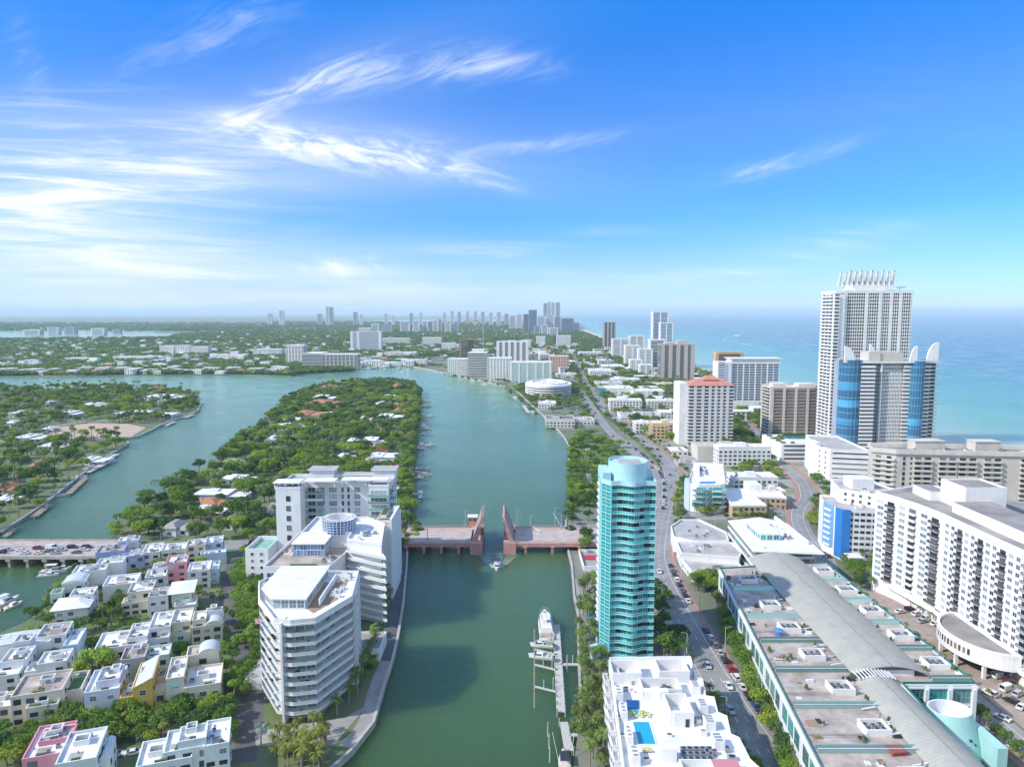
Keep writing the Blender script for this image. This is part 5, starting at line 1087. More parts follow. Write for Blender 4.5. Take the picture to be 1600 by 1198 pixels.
# ---------------------------------------------------------------- nearer blocks right of the teal tower
def near_blocks():
    b = Bld('balcony_block', 'white block with curved aqua balconies and a blue roof patch', 'building', 110, 418, world=True)
    o = [(107, 418), (111, 414.5), (124, 414.5), (128, 418), (143, 474), (125, 478), (109, 430)]
    b.part('wall', MB().prism(o, LZ, 17.5, 0, 1).rim(o, 17.5, 18.5, .4), [M_WHITE, M_ROOFW])
    for i in range(4):
        z = LZ + 3.6 + i * 3.2
        b.put('w4green', 112.5, 414.4, z + .1, 0, 5.6, 1, 2.2); b.put('w4green', 122.5, 414.4, z + .1, 0, 5.6, 1, 2.2)
        b.part('curved_balcony', MB().prism([(107.5, 415), (108.5, 412.7), (113, 411.6), (116.5, 412.4), (116.5, 414.4)], z - .2, z, 0, None, True).rim([(107.5, 415), (108.5, 412.7), (113, 411.6), (116.5, 412.4), (116.5, 414.4)], z, z + .95, .1, 1), [M_WHITE, G_RAIL])
        b.part('curved_balcony', MB().prism([(118.8, 414.4), (118.8, 412.3), (124, 411.7), (127.6, 413.4), (127.6, 416)], z - .2, z, 0, None, True).rim([(118.8, 414.4), (118.8, 412.3), (124, 411.7), (127.6, 413.4), (127.6, 416)], z, z + .95, .1, 1), [M_WHITE, G_RAIL])
    b.part('glass_spine', MB().box(116.8, 413.6, LZ + 3, 118.6, 414.9, 17), [G_RAIL])
    b.part('blue_side', MB().prism([(104.6, 423), (106.9, 419), (109, 429.5), (107, 431)], LZ, 19, 0), [mat('powder_blue_paint', (.45, .58, .76), .7)])
    b.part('roof_patch', MB().prism([(113, 421), (122, 421), (124.5, 426), (115.5, 426)], 17.52, 17.75), [mat('blue_roof_cloth', (.10, .26, .62), .7)])
    roof_kit(b, 120, 440, 128, 468, 17.52, 10, 51); b.part('roof_house', MB().prism([(114, 440), (118, 439), (126, 470), (122, 471)], 17.5, 20), [M_WHITE])
    b.fac((128, 418), (143, 474), LZ + 3.4, 3.2, 4, ev(8, 58, 1.6, 1.4, .9, 'd2')); b.done()
    b = Bld('grey_roof_block', 'low white building with two grey flat roofs in front of the loft block', 'building', 95, 345, world=True)
    for (nm, o, h) in (('rear_wing', [(80.5, 345), (88, 338), (106, 338), (109, 352), (101, 374), (91, 374), (83, 362)], 8.6), ('front_wing', [(79, 322), (80.5, 338), (107.5, 337.5), (108, 324), (104, 316)], 8.0), ('front_annex', [(80, 305), (79.3, 321.6), (104, 315.6), (104, 304)], 5.2)):
        b.part(nm, MB().prism(o, LZ, h, 0, 1).rim(inset(o, -.1), h - .05, h + .9, .5), [M_WHITE, M_ROOFG])
    roof_kit(b, 90, 345, 102, 366, 8.62, 6, 61); roof_kit(b, 84, 326, 104, 334, 8.02, 5, 62); b.put('ac', 93, 312, 5.25, 0, 5, 1.2, 1, 'air_conditioner')
    b.fac((80.5, 338), (79, 322), LZ + .4, 3, 2, ev(4, 16, 2.2, 1.6, .8, 'w2grey')); b.fac((79.3, 321.6), (80, 305), LZ + .3, 3, 1, ev(4, 16, 2.4, 2, .5, 'w2grey')); b.done()
    b = Bld('banded_terrace_block', 'white three storey block with long west balconies and a white roof pavilion', 'building', 120, 325, world=True)
    o = [(106, 303.5), (133, 303.5), (134, 352), (127, 356), (109, 350)]
    b.part('wall', MB().prism(inset(o, 1.4), LZ, 14, 0, 1), [G_GREY, M_ROOFW]); floors(b, o, o, LZ, 4, 3.6, .3, .9, M_WHITE, M_WHITE)
    b.part('roof', MB().prism([(106, 303.5), (136, 300), (137, 345), (127, 356), (109, 350)], 15.4, 15.9, 0, 1, True), [M_WHITE, M_ROOFW]); b.part('pavilion', MB().box(114, 318, 15.9, 123, 336, 19.2, 0, 1), [M_WHITE, M_ROOFW])
    b.fac((113.97, 336), (113.97, 318), 16, 3, 1, ev(6, 18, 2.6, 2.5, .2, 'w2green')); b.fac((114, 317.97), (123, 317.97), 16, 3, 1, ev(3, 9, 2.6, 2.5, .2, 'w2green'))
    b.part('roof_wall', MB().box(133, 312, 15.9, 134, 352, 17.6), [M_WHITE]); roof_kit(b, 125, 318, 132, 342, 15.92, 12, 63)
    r = random.Random(4)
    for k in range(9): y = 308 + k * 4.8; b.put('w2green', 107.55 + k * .28, y, LZ + .5, -pi / 2 - .06, 3.6, 1, 2.2); b.put('w2green', 107.55 + k * .28, y, LZ + 4.1, -pi / 2 - .06, 3.6, 1, 2.2); b.put('w2green', 107.55 + k * .28, y, LZ + 7.7, -pi / 2 - .06, 3.6, 1, 2.2)
    b.part('terrace_table', MB().cyl(112, 308, 15.92, 16.6, 1, n=8), [M_WHITE]); b.done()
    b = Bld('low_cream_block', 'low white block with tan walls behind a row of palms', 'building', 140, 415, world=True)
    o = [(128, 404), (148, 404), (148, 424), (166, 421), (168, 438), (133, 446)]
    b.part('wall', MB().prism(o, LZ, 8.2, 0, 1).rim(inset(o, -.3), 8.0, 9.0, .6, 1), [M_TAN, M_ROOFW])
    b.fac((128, 403.98), (148, 403.98), LZ + .3, 3.2, 2, ev(6, 20, 1.8, 1.4, .8, 'd2')); b.fac((148, 423.9), (166, 420.9), LZ + .3, 3.2, 2, ev(6, 18, 1.6, 1.4, .8, 'd2'))
    b.part('roof_house', MB().box(150, 440, LZ, 158, 452, 12, 0, 1), [M_WHITE, M_ROOFW]); b.done()
    low('white low block with planted roof behind the cream block', 1146, 1215, 764, 9, 16, seed=71, wins='d1')
    low('small yellow ochre shop front at the bend of the avenue', 1182, 1228, 785, 8, 12, M_CREAM, seed=72)
near_blocks()
# ---------------------------------------------------------------- coloured townhouses on the island
RZ = radians(19)
COLR = dict(w=M_WHITE, c=M_CREAM, v=mat('lavender_white_paint', (.64, .66, .75), .7, .08, .3, streak=.15), y=mat('mustard_yellow_paint', (.68, .46, .08), .75, .1, .4, streak=.15), p=mat('rose_pink_paint', (.70, .30, .36), .75, .1, .3, streak=.15), g=mat('pale_green_paint', (.58, .68, .55), .75, .08, .3, streak=.15), b=mat('ice_blue_paint', (.52, .66, .76), .7, .08, .3, streak=.15), l=mat('periwinkle_paint', (.40, .46, .68), .7, .08, .3, streak=.15), t=mat('mint_paint', (.40, .66, .60), .7, .08, .3), s=mat('warm_grey_paint', (.52, .48, .43), .75, .1, .3, streak=.2), o=mat('apricot_paint', (.68, .55, .34), .75, .1, .3, streak=.15), q=mat('blue_white_render', (.71, .725, .73), .7, .1, .2, streak=.2), e=mat('aqua_white_render', (.68, .75, .73), .7, .1, .2, streak=.2))
R0, RG_, RD_ = M_ROOFW, M_ROOFG, M_TERR
def locuv(w, ox, oy):
    dx, dy = w[0] - ox, w[1] - oy; c, s = cos(RZ), sin(RZ); return dx * c + dy * s, -dx * s + dy * c
def house(label, boxes, name='town_house', rf=R0, extra=None, seed=0):
    pl, py, pr = boxes[0][:3]; h0 = boxes[0][4]; ox, oy = P(pl, py, h0)
    b = Bld(name, label, 'house', ox, oy, RZ, 'townhouses on the island'); r = random.Random(seed + 100); b.bx = []
    for k, bb in enumerate(boxes):
        pl, py, pr, dep, h, c = bb[:6]; kind = bb[6] if len(bb) > 6 else 'd2'
        x, y = P(pl, py, h); d = y * cos(TH) + (HC - h) * sin(TH); kk = (pr - 800) / FP
        w = (kk * d - x) / (cos(RZ) - kk * sin(RZ)); u, v = locuv((x, y), ox, oy); h += k * .013
        pl_ = [(u, v), (u + w, v), (u + w, v + dep), (u, v + dep)]; wall = COLR[c]
        b.part('wall' if k == 0 else 'wing', MB().prism(pl_, LZ, h, 0, 1), [wall, RD_ if r.random() < .22 else R0]); b.part('parapet', MB().rim(inset(pl_, -.05), h - .05, h + .75, .32), [wall])
        nf = max(1, round((h - LZ) / 3.1)); fh = (h - LZ) / nf; n = max(1, int(w / 3.0))
        if kind:
            for i in range(nf):
                for j in range(n):
                    if r.random() < .82:
                        kk2 = kind if r.random() < .75 else r.choice(('w22dark', 'w2grey', 'd1')); ww = min(2.2, w / n * .7) * r.uniform(.75, 1.0)
                        b.put(kk2, u + w * (j + .5) / n, v - .01, LZ + i * fh + .85, 0, ww, 1, min(fh - 1.2, r.uniform(1.1, 1.7)))
            m = max(1, int(dep / 4.5))
            for i in range(nf):
                for j in range(m): b.put('d1', u + w + .01, v + dep * (j + .5) / m, LZ + i * fh + 1, pi / 2, 1.1, 1, 1.3)
        if k == 0 or r.random() < .6:   # stair head and condensers on the roof
            su, sv = u + w * r.uniform(.1, .5), v + dep * r.uniform(.35, .6); sw = min(3.6, w * .4)
            sp_ = [(su, sv), (su + sw, sv), (su + sw, sv + 3), (su, sv + 3)]
            b.part('roof_pen', MB().rim(sp_, h, h + 1.5, .28), [M_WHITE])
            for q in range(3): b.put('ac', su + sw * (.25 + .25 * q), sv + 1.5, h + .02, 0, .95, .9, .8, 'air_conditioner')
        for q in range(r.randint(1, 3)): b.put('ac', u + w * r.uniform(.12, .88), v + dep * r.uniform(.12, .88), h + .02, 0, r.uniform(.9, 1.4), 1, r.uniform(.6, 1), 'air_conditioner')
        if w > 5:
            q, z = u + w * r.uniform(.1, .5), v + dep * r.uniform(.05, .3); b.part('roof_deck', MB().box(q, z, h, q + w * .34, z + dep * .22, h + .08), [r.choice((M_DECK, M_TERR, M_ROOFG))])
            q = u + w * r.uniform(.1, .7); b.part('roof_planter', MB().box(q, v + .5, h, q + w * .22, v + 1.2, h + .9), [MATS['hedge_green']])
        for q in range(r.randint(1, 3)): b.part('roof_vent', MB().cyl(u + w * r.uniform(.15, .85), v + dep * r.uniform(.1, .9), h, h + r.uniform(.4, .9), .18, n=6), [M_GREY])
        b.bx.append((u, v, w, dep, h))
    if extra: extra(b)
    b.done(80)
def shed_roof(k, rise, m):
    def f(b):
        u, v, w, d, h = b.bx[k]; mb = MB(); z = h + .2
        mb.quad([(u - .3, v - .3, z), (u + w + .3, v - .3, z + rise), (u + w + .3, v + d, z + rise), (u - .3, v + d, z)]); mb.quad([(u, v, h), (u + w, v, h), (u + w + .0, v, z + rise), (u, v, z)], 1); mb.quad([(u + w, v, h), (u + w, v + d, h), (u + w, v + d, z + rise), (u + w, v, z + rise)], 1)
        b.part('sloping_roof', mb, [M_STEEL, m])
    return f
def vault(k, m, u0=.35, rise=2.0):
    def f(b):
        u, v, w, d, h = b.bx[k]; u, w = u + w * u0, w * (1 - u0); mb = MB(); n = 10
        for i in range(n):
            a, c = pi * i / n, pi * (i + 1) / n; p = [(u + w / 2 - w / 2 * cos(t), h + .1 + rise * sin(t)) for t in (a, c)]
            mb.quad([(p[0][0], v, p[0][1]), (p[1][0], v, p[1][1]), (p[1][0], v + d, p[1][1]), (p[0][0], v + d, p[0][1])])
        mb.quad([(u + w / 2 - w / 2 * cos(pi * i / n), v, h + .1 + rise * sin(pi * i / n)) for i in range(n, -1, -1)], 1)
        b.part('vaulted_roof', mb, [M_STEEL, m])
    return f
def canopy(k, e=1.2, hh=1.6):
    def f(b):
        u, v, w, d, h = b.bx[k]; hip(b, u, v, u + w, v + d, h + .8, e, hh, M_ROOFW, 'hipped_roof')
    return f
def tband(k):
    def f(b):
        u, v, w, d, h = b.bx[k]
        for i in range(3): b.part('mint_panel', MB().box(u + w * .15, v - .08, LZ + 1.6 + i * 3.3, u + w * .85, v - .02, LZ + 2.9 + i * 3.3), [COLR['t']])
    return f
def green(k):
    def f(b):
        u, v, w, d, h = b.bx[k]; b.part('roof_lawn', MB().box(u + .8, v + .8, h, u + w - .8, v + d - .8, h + .12), [mat('roof_turf', (.10, .22, .08), .95, .3, .6)])
    return f
def many(*fs): return lambda b: [f(b) for f in fs]
house('cream house cut off by the picture edge, beside the stepped cream house', [(-28, 1112, 17, 9, 7, 'c'), (-22, 1104, 4, 4, 4.5, 't')], seed=1)
house('cream stepped house with green roof terraces beside the lavender house', [(16, 1092, 97, 13, 10.2, 'c'), (40, 1110, 90, 3.5, 7.4, 'c'), (93, 1084, 127, 12, 7.6, 'c')], seed=2, extra=many(green(1), green(2)))
house('lavender white house with large gridded windows left of the yellow house', [(131, 1086, 186, 14, 10.6, 'v', 'w22dark'), (150, 1068, 186, 9, 12.2, 'v')], seed=3)
house('mustard yellow house with a sloping grey roof', [(207, 1076, 238, 15, 11.2, 'y', 'w22dark'), (187, 1094, 208, 9, 8.2, 'y')], seed=4, extra=shed_roof(0, 2.6, COLR['y']))
house('apricot house recessed between the yellow house and the mint striped house', [(238, 1083, 262, 12, 8.2, 'o'), (240, 1062, 258, 6, 9.5, 'o')], seed=5)
house('cream house with mint green window panels facing the street', [(259, 1064, 287, 14, 11.8, 'c', 'w2grey')], seed=6, extra=tband(0))
house('cream corner house with a grey curved vault roof, nearer of the two', [(288, 1078, 345, 13, 8.6, 'c', 'w22dark'), (291, 1028, 342, 7, 11.6, 'c')], seed=7, extra=vault(1, M_CREAM))
house('warm grey house with a gridded window behind the yellow house', [(188, 1034, 226, 9, 10.2, 's', 'w22dark'), (225, 1030, 264, 8, 8.4, 'g')], seed=8)
house('wide white house with a bare roof deck in the middle row', [(147, 1018, 229, 13, 9.2, 'w'), (198, 1000, 230, 12, 10.6, 'w')], seed=9)
house('white house with stepped terraces right of the wide white house', [(229, 1002, 264, 7, 8.8, 'w'), (232, 985, 266, 14, 11.3, 'w')], seed=10)
house('narrow pale green house with a white top in the middle row', [(268, 992, 296, 6, 7.5, 'g', 'w2grey'), (268, 976, 298, 12, 11, 'c')], seed=11, extra=green(0))
house('cream corner house with a grey curved vault roof, farther of the two', [(299, 983, 347, 12, 9.6, 'c', 'd1'), (300, 972, 322, 8, 11.5, 'c'), (322, 958, 347, 3, 12.5, 'q', None)], seed=12, extra=vault(0, M_CREAM, .45))
house('white house with an ice blue east wing left of the round green tree', [(55, 999, 102, 11, 10.2, 'w'), (98, 1012, 121, 13, 8.4, 'b', None)], seed=13)
house('long white house with a walled roof deck at the water lane', [(-30, 1018, 78, 10, 9.0, 'w', None), (20, 1006, 48, 6, 10.4, 'w')], seed=14, extra=vault(0, M_STEEL, .05, 1.4))
house('white house with grey roof pens near the water lane', [(57, 1041, 104, 9, 8.4, 'w'), (0, 1038, 42, 10, 8.8, 'q'), (38, 1053, 64, 7, 6.4, 'w')], seed=15)
house('low cream house with a white pergola at the water lane', [(30, 1066, 90, 7, 5.2, 'c'), (-20, 1062, 28, 9, 6.8, 'w')], seed=16)
house('rose pink house with a walled white roof in the bottom row', [(34, 1190, 98, 15, 9.6, 'p'), (60, 1163, 112, 6, 10.2, 'p', None)], seed=17)
house('white house with a curved stair hood next to the rose pink house', [(86, 1198, 150, 14, 10.6, 'e', 'w22dark'), (134, 1192, 170, 9, 8.6, 'e')], seed=18, extra=vault(1, M_WHITE, .6, 1.2))
house('aqua white house with a tall square stair block in the bottom row', [(212, 1202, 300, 11, 8.4, 'e'), (255, 1180, 330, 10, 10.0, 'e'), (278, 1163, 322, 7, 12.0, 'e'), (318, 1170, 358, 12, 10.2, 'e')], seed=19)
house('white villa with a wide hipped canopy roof by the creek', [(84, 956, 136, 11, 7.2, 'w', 'w2grey'), (108, 934, 146, 8, 9.6, 'w'), (78, 930, 96, 5, 9.0, 'g', 'd1')], seed=20, extra=canopy(0))
house('white villa with a rounded grey roof and open roof courts by the creek', [(96, 915, 132, 10, 10.0, 'g', 'd1'), (112, 897, 165, 9, 10.6, 'w', None), (160, 918, 213, 12, 8.2, 'w', None), (150, 884, 192, 8, 11.2, 'w', None)], seed=21, extra=vault(0, M_WHITE, .0, 1.6))
house('cream tower house with a deep blue edged roof', [(199, 928, 238, 11, 10.2, 'c'), (190, 945, 232, 6, 6.6, 'c')], seed=22)
house('white house with a wide eaves wing right of the cream tower house', [(231, 935, 262, 9, 9.2, 'w', 'w4dark'), (268, 930, 299, 12, 9.0, 'g', 'w2grey'), (272, 950, 306, 8, 5.6, 'q', None)], seed=23, extra=canopy(1, 1.3, .4))
house('rose pink house with small square windows between two white houses', [(258, 883, 292, 11, 10.6, 'p', 'd1')], seed=24)
house('pale grey house left of the small pink house', [(226, 905, 259, 10, 7.6, 'q'), (238, 890, 262, 7, 9.4, 'q')], seed=25)
house('white house with a stepped east side right of the small pink house', [(293, 895, 328, 12, 9.4, 'w', 'd1'), (326, 892, 342, 11, 7.4, 'b', 'w2grey')], seed=26)
house('periwinkle blue and white house nearest the causeway', [(149, 866, 193, 11, 8.8, 'l', 'w4dark'), (190, 872, 225, 9, 7.4, 'l'), (222, 866, 250, 14, 7.8, 'w'), (184, 848, 216, 7, 9.4, 'w')], seed=27)
house('white house with a band of windows beside the cream and blue pair', [(252, 862, 291, 10, 8.0, 'w', 'w4dark')], seed=28)
house('cream house of the cream and blue pair', [(291, 855, 321, 10, 9.8, 'c', 'd1')], seed=29)
house('ice blue white house of the cream and blue pair', [(321, 850, 348, 10, 9.4, 'b', 'd2'), (313, 868, 353, 5, 6.8, 'b', None)], seed=30)
# ---------------------------------------------------------------- villas under the trees
M_TILE = mat('orange_clay_tile', (.48, .20, .10), .85, col2=(.36, .15, .085), scale=.9, detail=8); M_TILEG = mat('grey_shingle', (.36, .34, .32), .85, .2, .8)
def villa(label, pl, py, pr, h, dep, roof='w', wall=None, group=None, name='villa', rz=0.0, seed=0):
    x0, y0 = P(pl, py); x1 = P(pr, py)[0]; w = max(4, x1 - x0); b = Bld(name, label, 'house', x0, y0, rz, group); wall = wall or M_WHITE
    r = random.Random(seed * 7 + int(pl)); u = w * r.uniform(.45, .7)
    b.part('wall', MB().box(0, 0, LZ, u, dep, h, 0, 1), [wall, M_ROOFW]); h2 = h * r.uniform(.72, .92)
    b.part('wing', MB().box(u + .02, dep * .1, LZ, w, dep * r.uniform(.8, 1.2), h2, 0, 1), [wall, M_ROOFW])
    if roof == 'w':
        b.part('flat_roof', MB().box(-.6, -.6, h, u + .6, dep + .6, h + .45), [M_ROOFW]); b.part('flat_roof', MB().box(u - .2, -.2, h2, w + .5, dep * .9, h2 + .4), [M_ROOFW])
        b.part('roof_house', MB().box(u * .3, dep * .5, h + .45, u * .6, dep * .8, h + 1.6), [M_WHITE])
    else:
        m = M_TILE if roof == 'o' else M_TILEG; hip(b, 0, 0, u, dep, h, .7, 2.2, m); hip(b, u + .02, dep * .1, w, dep * .85, h2, .6, 1.8, m)
    k = max(1, int(w / 4)); fl = 2 if h > 6 else 1
    b.fac((0, -.02), (u, -.02), LZ + .2, 3.0, fl, ev(max(1, int(u / 4)), u, 2.0, 1.6, .7, 'd2')); b.fac((u, dep * .1 - .02), (w, dep * .1 - .02), LZ + .2, 3.0, 1, ev(max(1, int((w - u) / 4)), w - u, 2.0, 1.6, .7, 'd2'))
    b.fac((w + .01, dep * .1), (w + .01, dep * .75), LZ + .2, 3, 1, [(dep * .3, 2, 1.6, .7, 'd2')])
    b.done(0); return b
G1 = 'villas on the island north of the road'
for i, (lab, pl, py, pr, h, dep, rf) in enumerate((
    ('white barn like house with a pale gable roof nearest the causeway bridge', 254, 838, 293, 6, 12, 'g'), ('small white house with a white pyramid roof beside the street bend', 350, 828, 377, 6, 10, 'w'), ('flat white roof house among dark trees above the barn like house', 297, 808, 346, 5, 12, 'w'),
    ('low rust roofed house above the flat white roof house', 306, 796, 352, 5, 10, 'o'), ('long white house with two roof wings beside the fan palms', 303, 784, 382, 6, 14, 'w'), ('white roof corner showing through trees', 345, 757, 392, 5, 14, 'w'), ('pale grey flat roof near the west bank', 341, 732, 391, 5, 16, 'g'),
    ('two storey house with a red brick base and white trim', 566, 702, 606, 9, 18, 'w'), ('broad white hipped roof house below the brick based house', 577, 722, 617, 5.5, 18, 'w'), ('grey shingled house just beyond the tall slab block', 566, 731, 611, 5.5, 16, 'g'), ('small white gabled house beside the central lane', 527, 721, 551, 5, 14, 'w'),
    ('tiny white outhouse among hedges', 434, 733, 447, 4.5, 10, 'w'), ('white flat house with dark windows near the west bank trees', 413, 694, 446, 5.5, 22, 'w'), ('white cube house at the head of the lane', 543, 697, 558, 6, 14, 'w'), ('long white flat roof, lower of two on the west side', 427, 672, 487, 5.5, 16, 'w'), ('long white flat roof, upper of two on the west side', 440, 662, 491, 5.5, 16, 'w'),
    ('large orange tiled mansion on the west side', 456, 657, 509, 8, 30, 'o'), ('orange tiled mansion with several hips near the island tip', 480, 638, 531, 8, 34, 'o'), ('white villa between the orange mansions', 489, 628, 526, 8, 26, 'w'), ('orange tiled house at the north west tip', 501, 611, 528, 8, 30, 'o'),
    ('orange tiled house at the north east tip', 612, 611, 631, 9, 30, 'o'), ('pale flat villa below the north east tip house', 597, 627, 628, 7, 26, 'w'), ('long white flat villa in the middle of the east side', 585, 637, 626, 6, 24, 'w'), ('orange roof half hidden in the east side trees', 614, 650, 633, 7, 22, 'o'), ('white two storey villa with arches on the east side', 590, 662, 628, 9, 22, 'w'),
    ('small white pavilion left of the arched villa', 562, 662, 578, 7, 16, 'w'), ('small orange roof below the arched villa', 594, 675, 606, 6, 12, 'o'), ('pale villa roof near the docks', 606, 742, 622, 7, 14, 'o'), ('white waterfront cottage near the bridge', 611, 775, 630, 6, 12, 'w'))):
    b = villa(lab, pl, py, pr, h, dep, rf, seed=i, group=G1, wall=M_CREAM if rf == 'o' else None)
    if 'red brick' in lab: b.part('brick_base', MB().box(-.5, -3, LZ, X(606, P(566, 702)[1], 5) - X(566, P(566, 702)[1], 5), -.05, LZ + 3), [mat('orange_brick', (.50, .17, .09), .85, .2, .8)])
G2 = 'villas on the left island'
for i, (lab, pl, py, pr, h, dep, rf) in enumerate((
    ('big white box villa near the palm point', 226, 629, 284, 9, 30, 'w'), ('long white villa with a stepped roof above the bare plot', 181, 654, 266, 7, 26, 'w'), ('white villa half hidden behind palms on the ridge', 124, 640, 167, 7, 26, 'w'), ('orange roof behind the big white box villa', 232, 614, 252, 8, 30, 'o'), ('small white villa at the far edge of the left island', 66, 636, 76, 7, 20, 'w'), ('white flat roof at the picture edge above the palms', 14, 652, 42, 6, 22, 'w'),
    ('orange tiled house at the lower left edge', -14, 778, 29, 7, 16, 'o'), ('rust roofed house in the left trees', 46, 738, 62, 6, 14, 'o'), ('apricot tiled house behind the dock terrace', 92, 716, 107, 6, 16, 'o'), ('white low terrace house beside the docks', 122, 726, 160, 4.5, 16, 'w'), ('white house edge by the lawn at the left', -10, 790, 20, 5, 12, 'w'), ('white gabled house behind the bare plot', 20, 692, 62, 6, 22, 'w'), ('pale low house left of the bare plot', 64, 676, 80, 5, 16, 'w'), ('white modern house in the palms', 88, 652, 118, 6, 22, 'w'), ('cream house near the inlet', 60, 704, 98, 5, 16, 'w'), ('pale roof in the upper palms', 2, 668, 26, 6, 18, 'w'))):
    villa(lab, pl, py, pr, h, dep, rf, seed=i + 50, group=G2, wall=M_CREAM if rf == 'o' else None)
tag(MB().prism(PL([(62, 684), (85, 668), (140, 661), (200, 662), (228, 668), (205, 682), (150, 685)], 1.5), LZ - .5, LZ + .06).build('bare_plot', mat('bare_sandy_soil', (.50, .38, .28), .95, .25, .2, detail=8)), kind='structure')
# ---------------------------------------------------------------- far suburbs
fr = random.Random(99)
def far_house(name, label, grp, x, y, w, d, h, rz, m, rf):
    b = Bld(name, label, 'house', x, y, rz, grp)
    b.part('wall', MB().box(-w / 2, 0, LZ, w / 2, d, h), [m])
    if rf is M_TILE or rf is M_TILEG: hip(b, -w / 2, 0, w / 2, d, h, .8, h * .35, rf, 'roof')
    else: b.part('roof', MB().box(-w / 2 - .5, -.5, h + .0, w / 2 + .5, d + .5, h + .6), [rf])
    if y < 2300:
        nf = max(1, int((h - LZ) / 3)); n = max(2, int(w / 5)); b.fac((-w / 2, -.03), (w / 2, -.03), LZ, 3.1, nf, ev(n, w, 2.6, 1.6, .8, 'd1')); b.done(0)
def NTHW(i): return ORD[i] if i < 20 else ('twenty ' if i < 30 else 'thirty ' if i < 40 else 'forty ') + ORD[i % 10] if i % 10 != 9 else ('thirtieth' if i < 30 else 'fortieth')
WF = 'white villas along the far waterfront'
for k in range(44):
    px = -10 + k * 11 + fr.uniform(-3, 3)
    if 440 < px < 470: continue
    py = 585.5 - fr.uniform(0, 4) if px > 120 else 586.5 - fr.uniform(0, 3)
    x, y = P(px, py); far_house('waterfront_villa', f'white flat roofed villa on the far bank, {NTHW(k)} from the left edge', WF, x, y + 4, fr.uniform(12, 26), fr.uniform(12, 20), fr.uniform(6, 13), fr.uniform(-.15, .15), M_WHITE if fr.random() < .8 else M_CREAM, M_ROOFW if fr.random() < .85 else M_TILE)
for k in range(22):
    px = 556 + k * 5.6; py = 571 + fr.uniform(-5, 1.5) if px > 640 else 574 - fr.uniform(0, 8); x, y = P(px, py)
    if px > 665: continue
    far_house('marina_building', 'white low building around the far marina', 'white buildings at the far marina', x, y, fr.uniform(16, 30), 18, fr.uniform(8, 16), fr.uniform(-.2, .2), M_WHITE, M_ROOFW)
for (pl, pr, Y, h, dep, lab) in ((249, 272, 2050, 25, 26, 'left of the three white apartment blocks on the far bank'), (274, 296, 2040, 26, 26, 'middle of the three white apartment blocks on the far bank'), (297, 325, 2030, 23, 26, 'right of the three white apartment blocks on the far bank'), (176, 240, 1750, 12, 24, 'long low white roof among the far bank trees'), (100, 136, 1720, 10, 24, 'shorter low white roof among the far bank trees'), (395, 440, 1950, 20, 30, 'terraced white flats right of the three far blocks'), (340, 382, 1780, 14, 24, 'cream flats behind the far waterfront villas'), (600, 650, 1900, 14, 30, 'white low market halls behind the far marina'), (505, 560, 1750, 18, 26, 'white podium behind the dark crescent condo'), (590, 640, 2700, 24, 26, 'pale mid rise flats in the far suburb'), (660, 690, 2600, 30, 26, 'white mid rise beside the crane site'), (690, 712, 2250, 24, 26, 'small white mid rise left of the crane site'), (870, 892, 2500, 40, 30, 'white stepped hotel before the beach wood'), (838, 852, 2600, 34, 26, 'white slab beside the straight avenue'), (815, 830, 2350, 30, 26, 'white flats behind the striped condo'), (792, 806, 2300, 30, 26, 'pale flats left behind the striped condo'), (905, 940, 1900, 14, 40, 'sandy roofed low hotel before the beach wood')):
    bt('far_apartment_block', lab, pl, pr, Y, h, dep, wall=M_WHITE, gl=G_GREY, band=1.7, cols=6, colw=.9)
SUB = 'white roofed houses scattered in the far suburbs'
XS = [(x, y) for x, y in XE + lo]
stuff = MB(); cnt = 0
def on_main(x, y): return inside((x, y), XE + lo)
BIG = [(P(446, 580), P(600, 560))]
for k in range(2600):
    u = fr.random(); Y = 1500 * (1 - u) ** -0.62 if u < .86 else 1e9
    if Y > 5200: continue
    px = fr.uniform(-40, 905); x = X(px, Y, 5); y = Y
    if not on_main(x, y + 6): continue
    if x > 330 and Y > 2500: continue
    pxx = 800 + FP * x / (y * cos(TH) + 118 * sin(TH))
    if Y < 1900 and (430 < pxx < 570 or pxx > 640): continue
    w, d, h = fr.uniform(10, 22), fr.uniform(8, 16), fr.choice((4.5, 5, 5.5, 6, 7)) * (1 if fr.random() < .93 else 2)
    m = M_WHITE if fr.random() < .75 else M_CREAM; rf = M_ROOFW if fr.random() < .72 else (M_TILE if fr.random() < .3 else M_TILEG)
    if cnt < 210 and Y < 2400: far_house('suburban_house', 'pale roofed house among the trees of the far suburb', SUB, x, y, w, d, h, fr.uniform(-.3, .3), m, rf); cnt += 1
    else: stuff.box(x - w / 2, y, LZ, x + w / 2, y + d, h + 1.5, 0, 2 if rf is M_ROOFW else (1 if rf is M_TILE else 3))
tag(stuff.build('far_rooftops', [M_WHITE, M_TILE, M_ROOFW, M_TILEG]), kind='stuff')
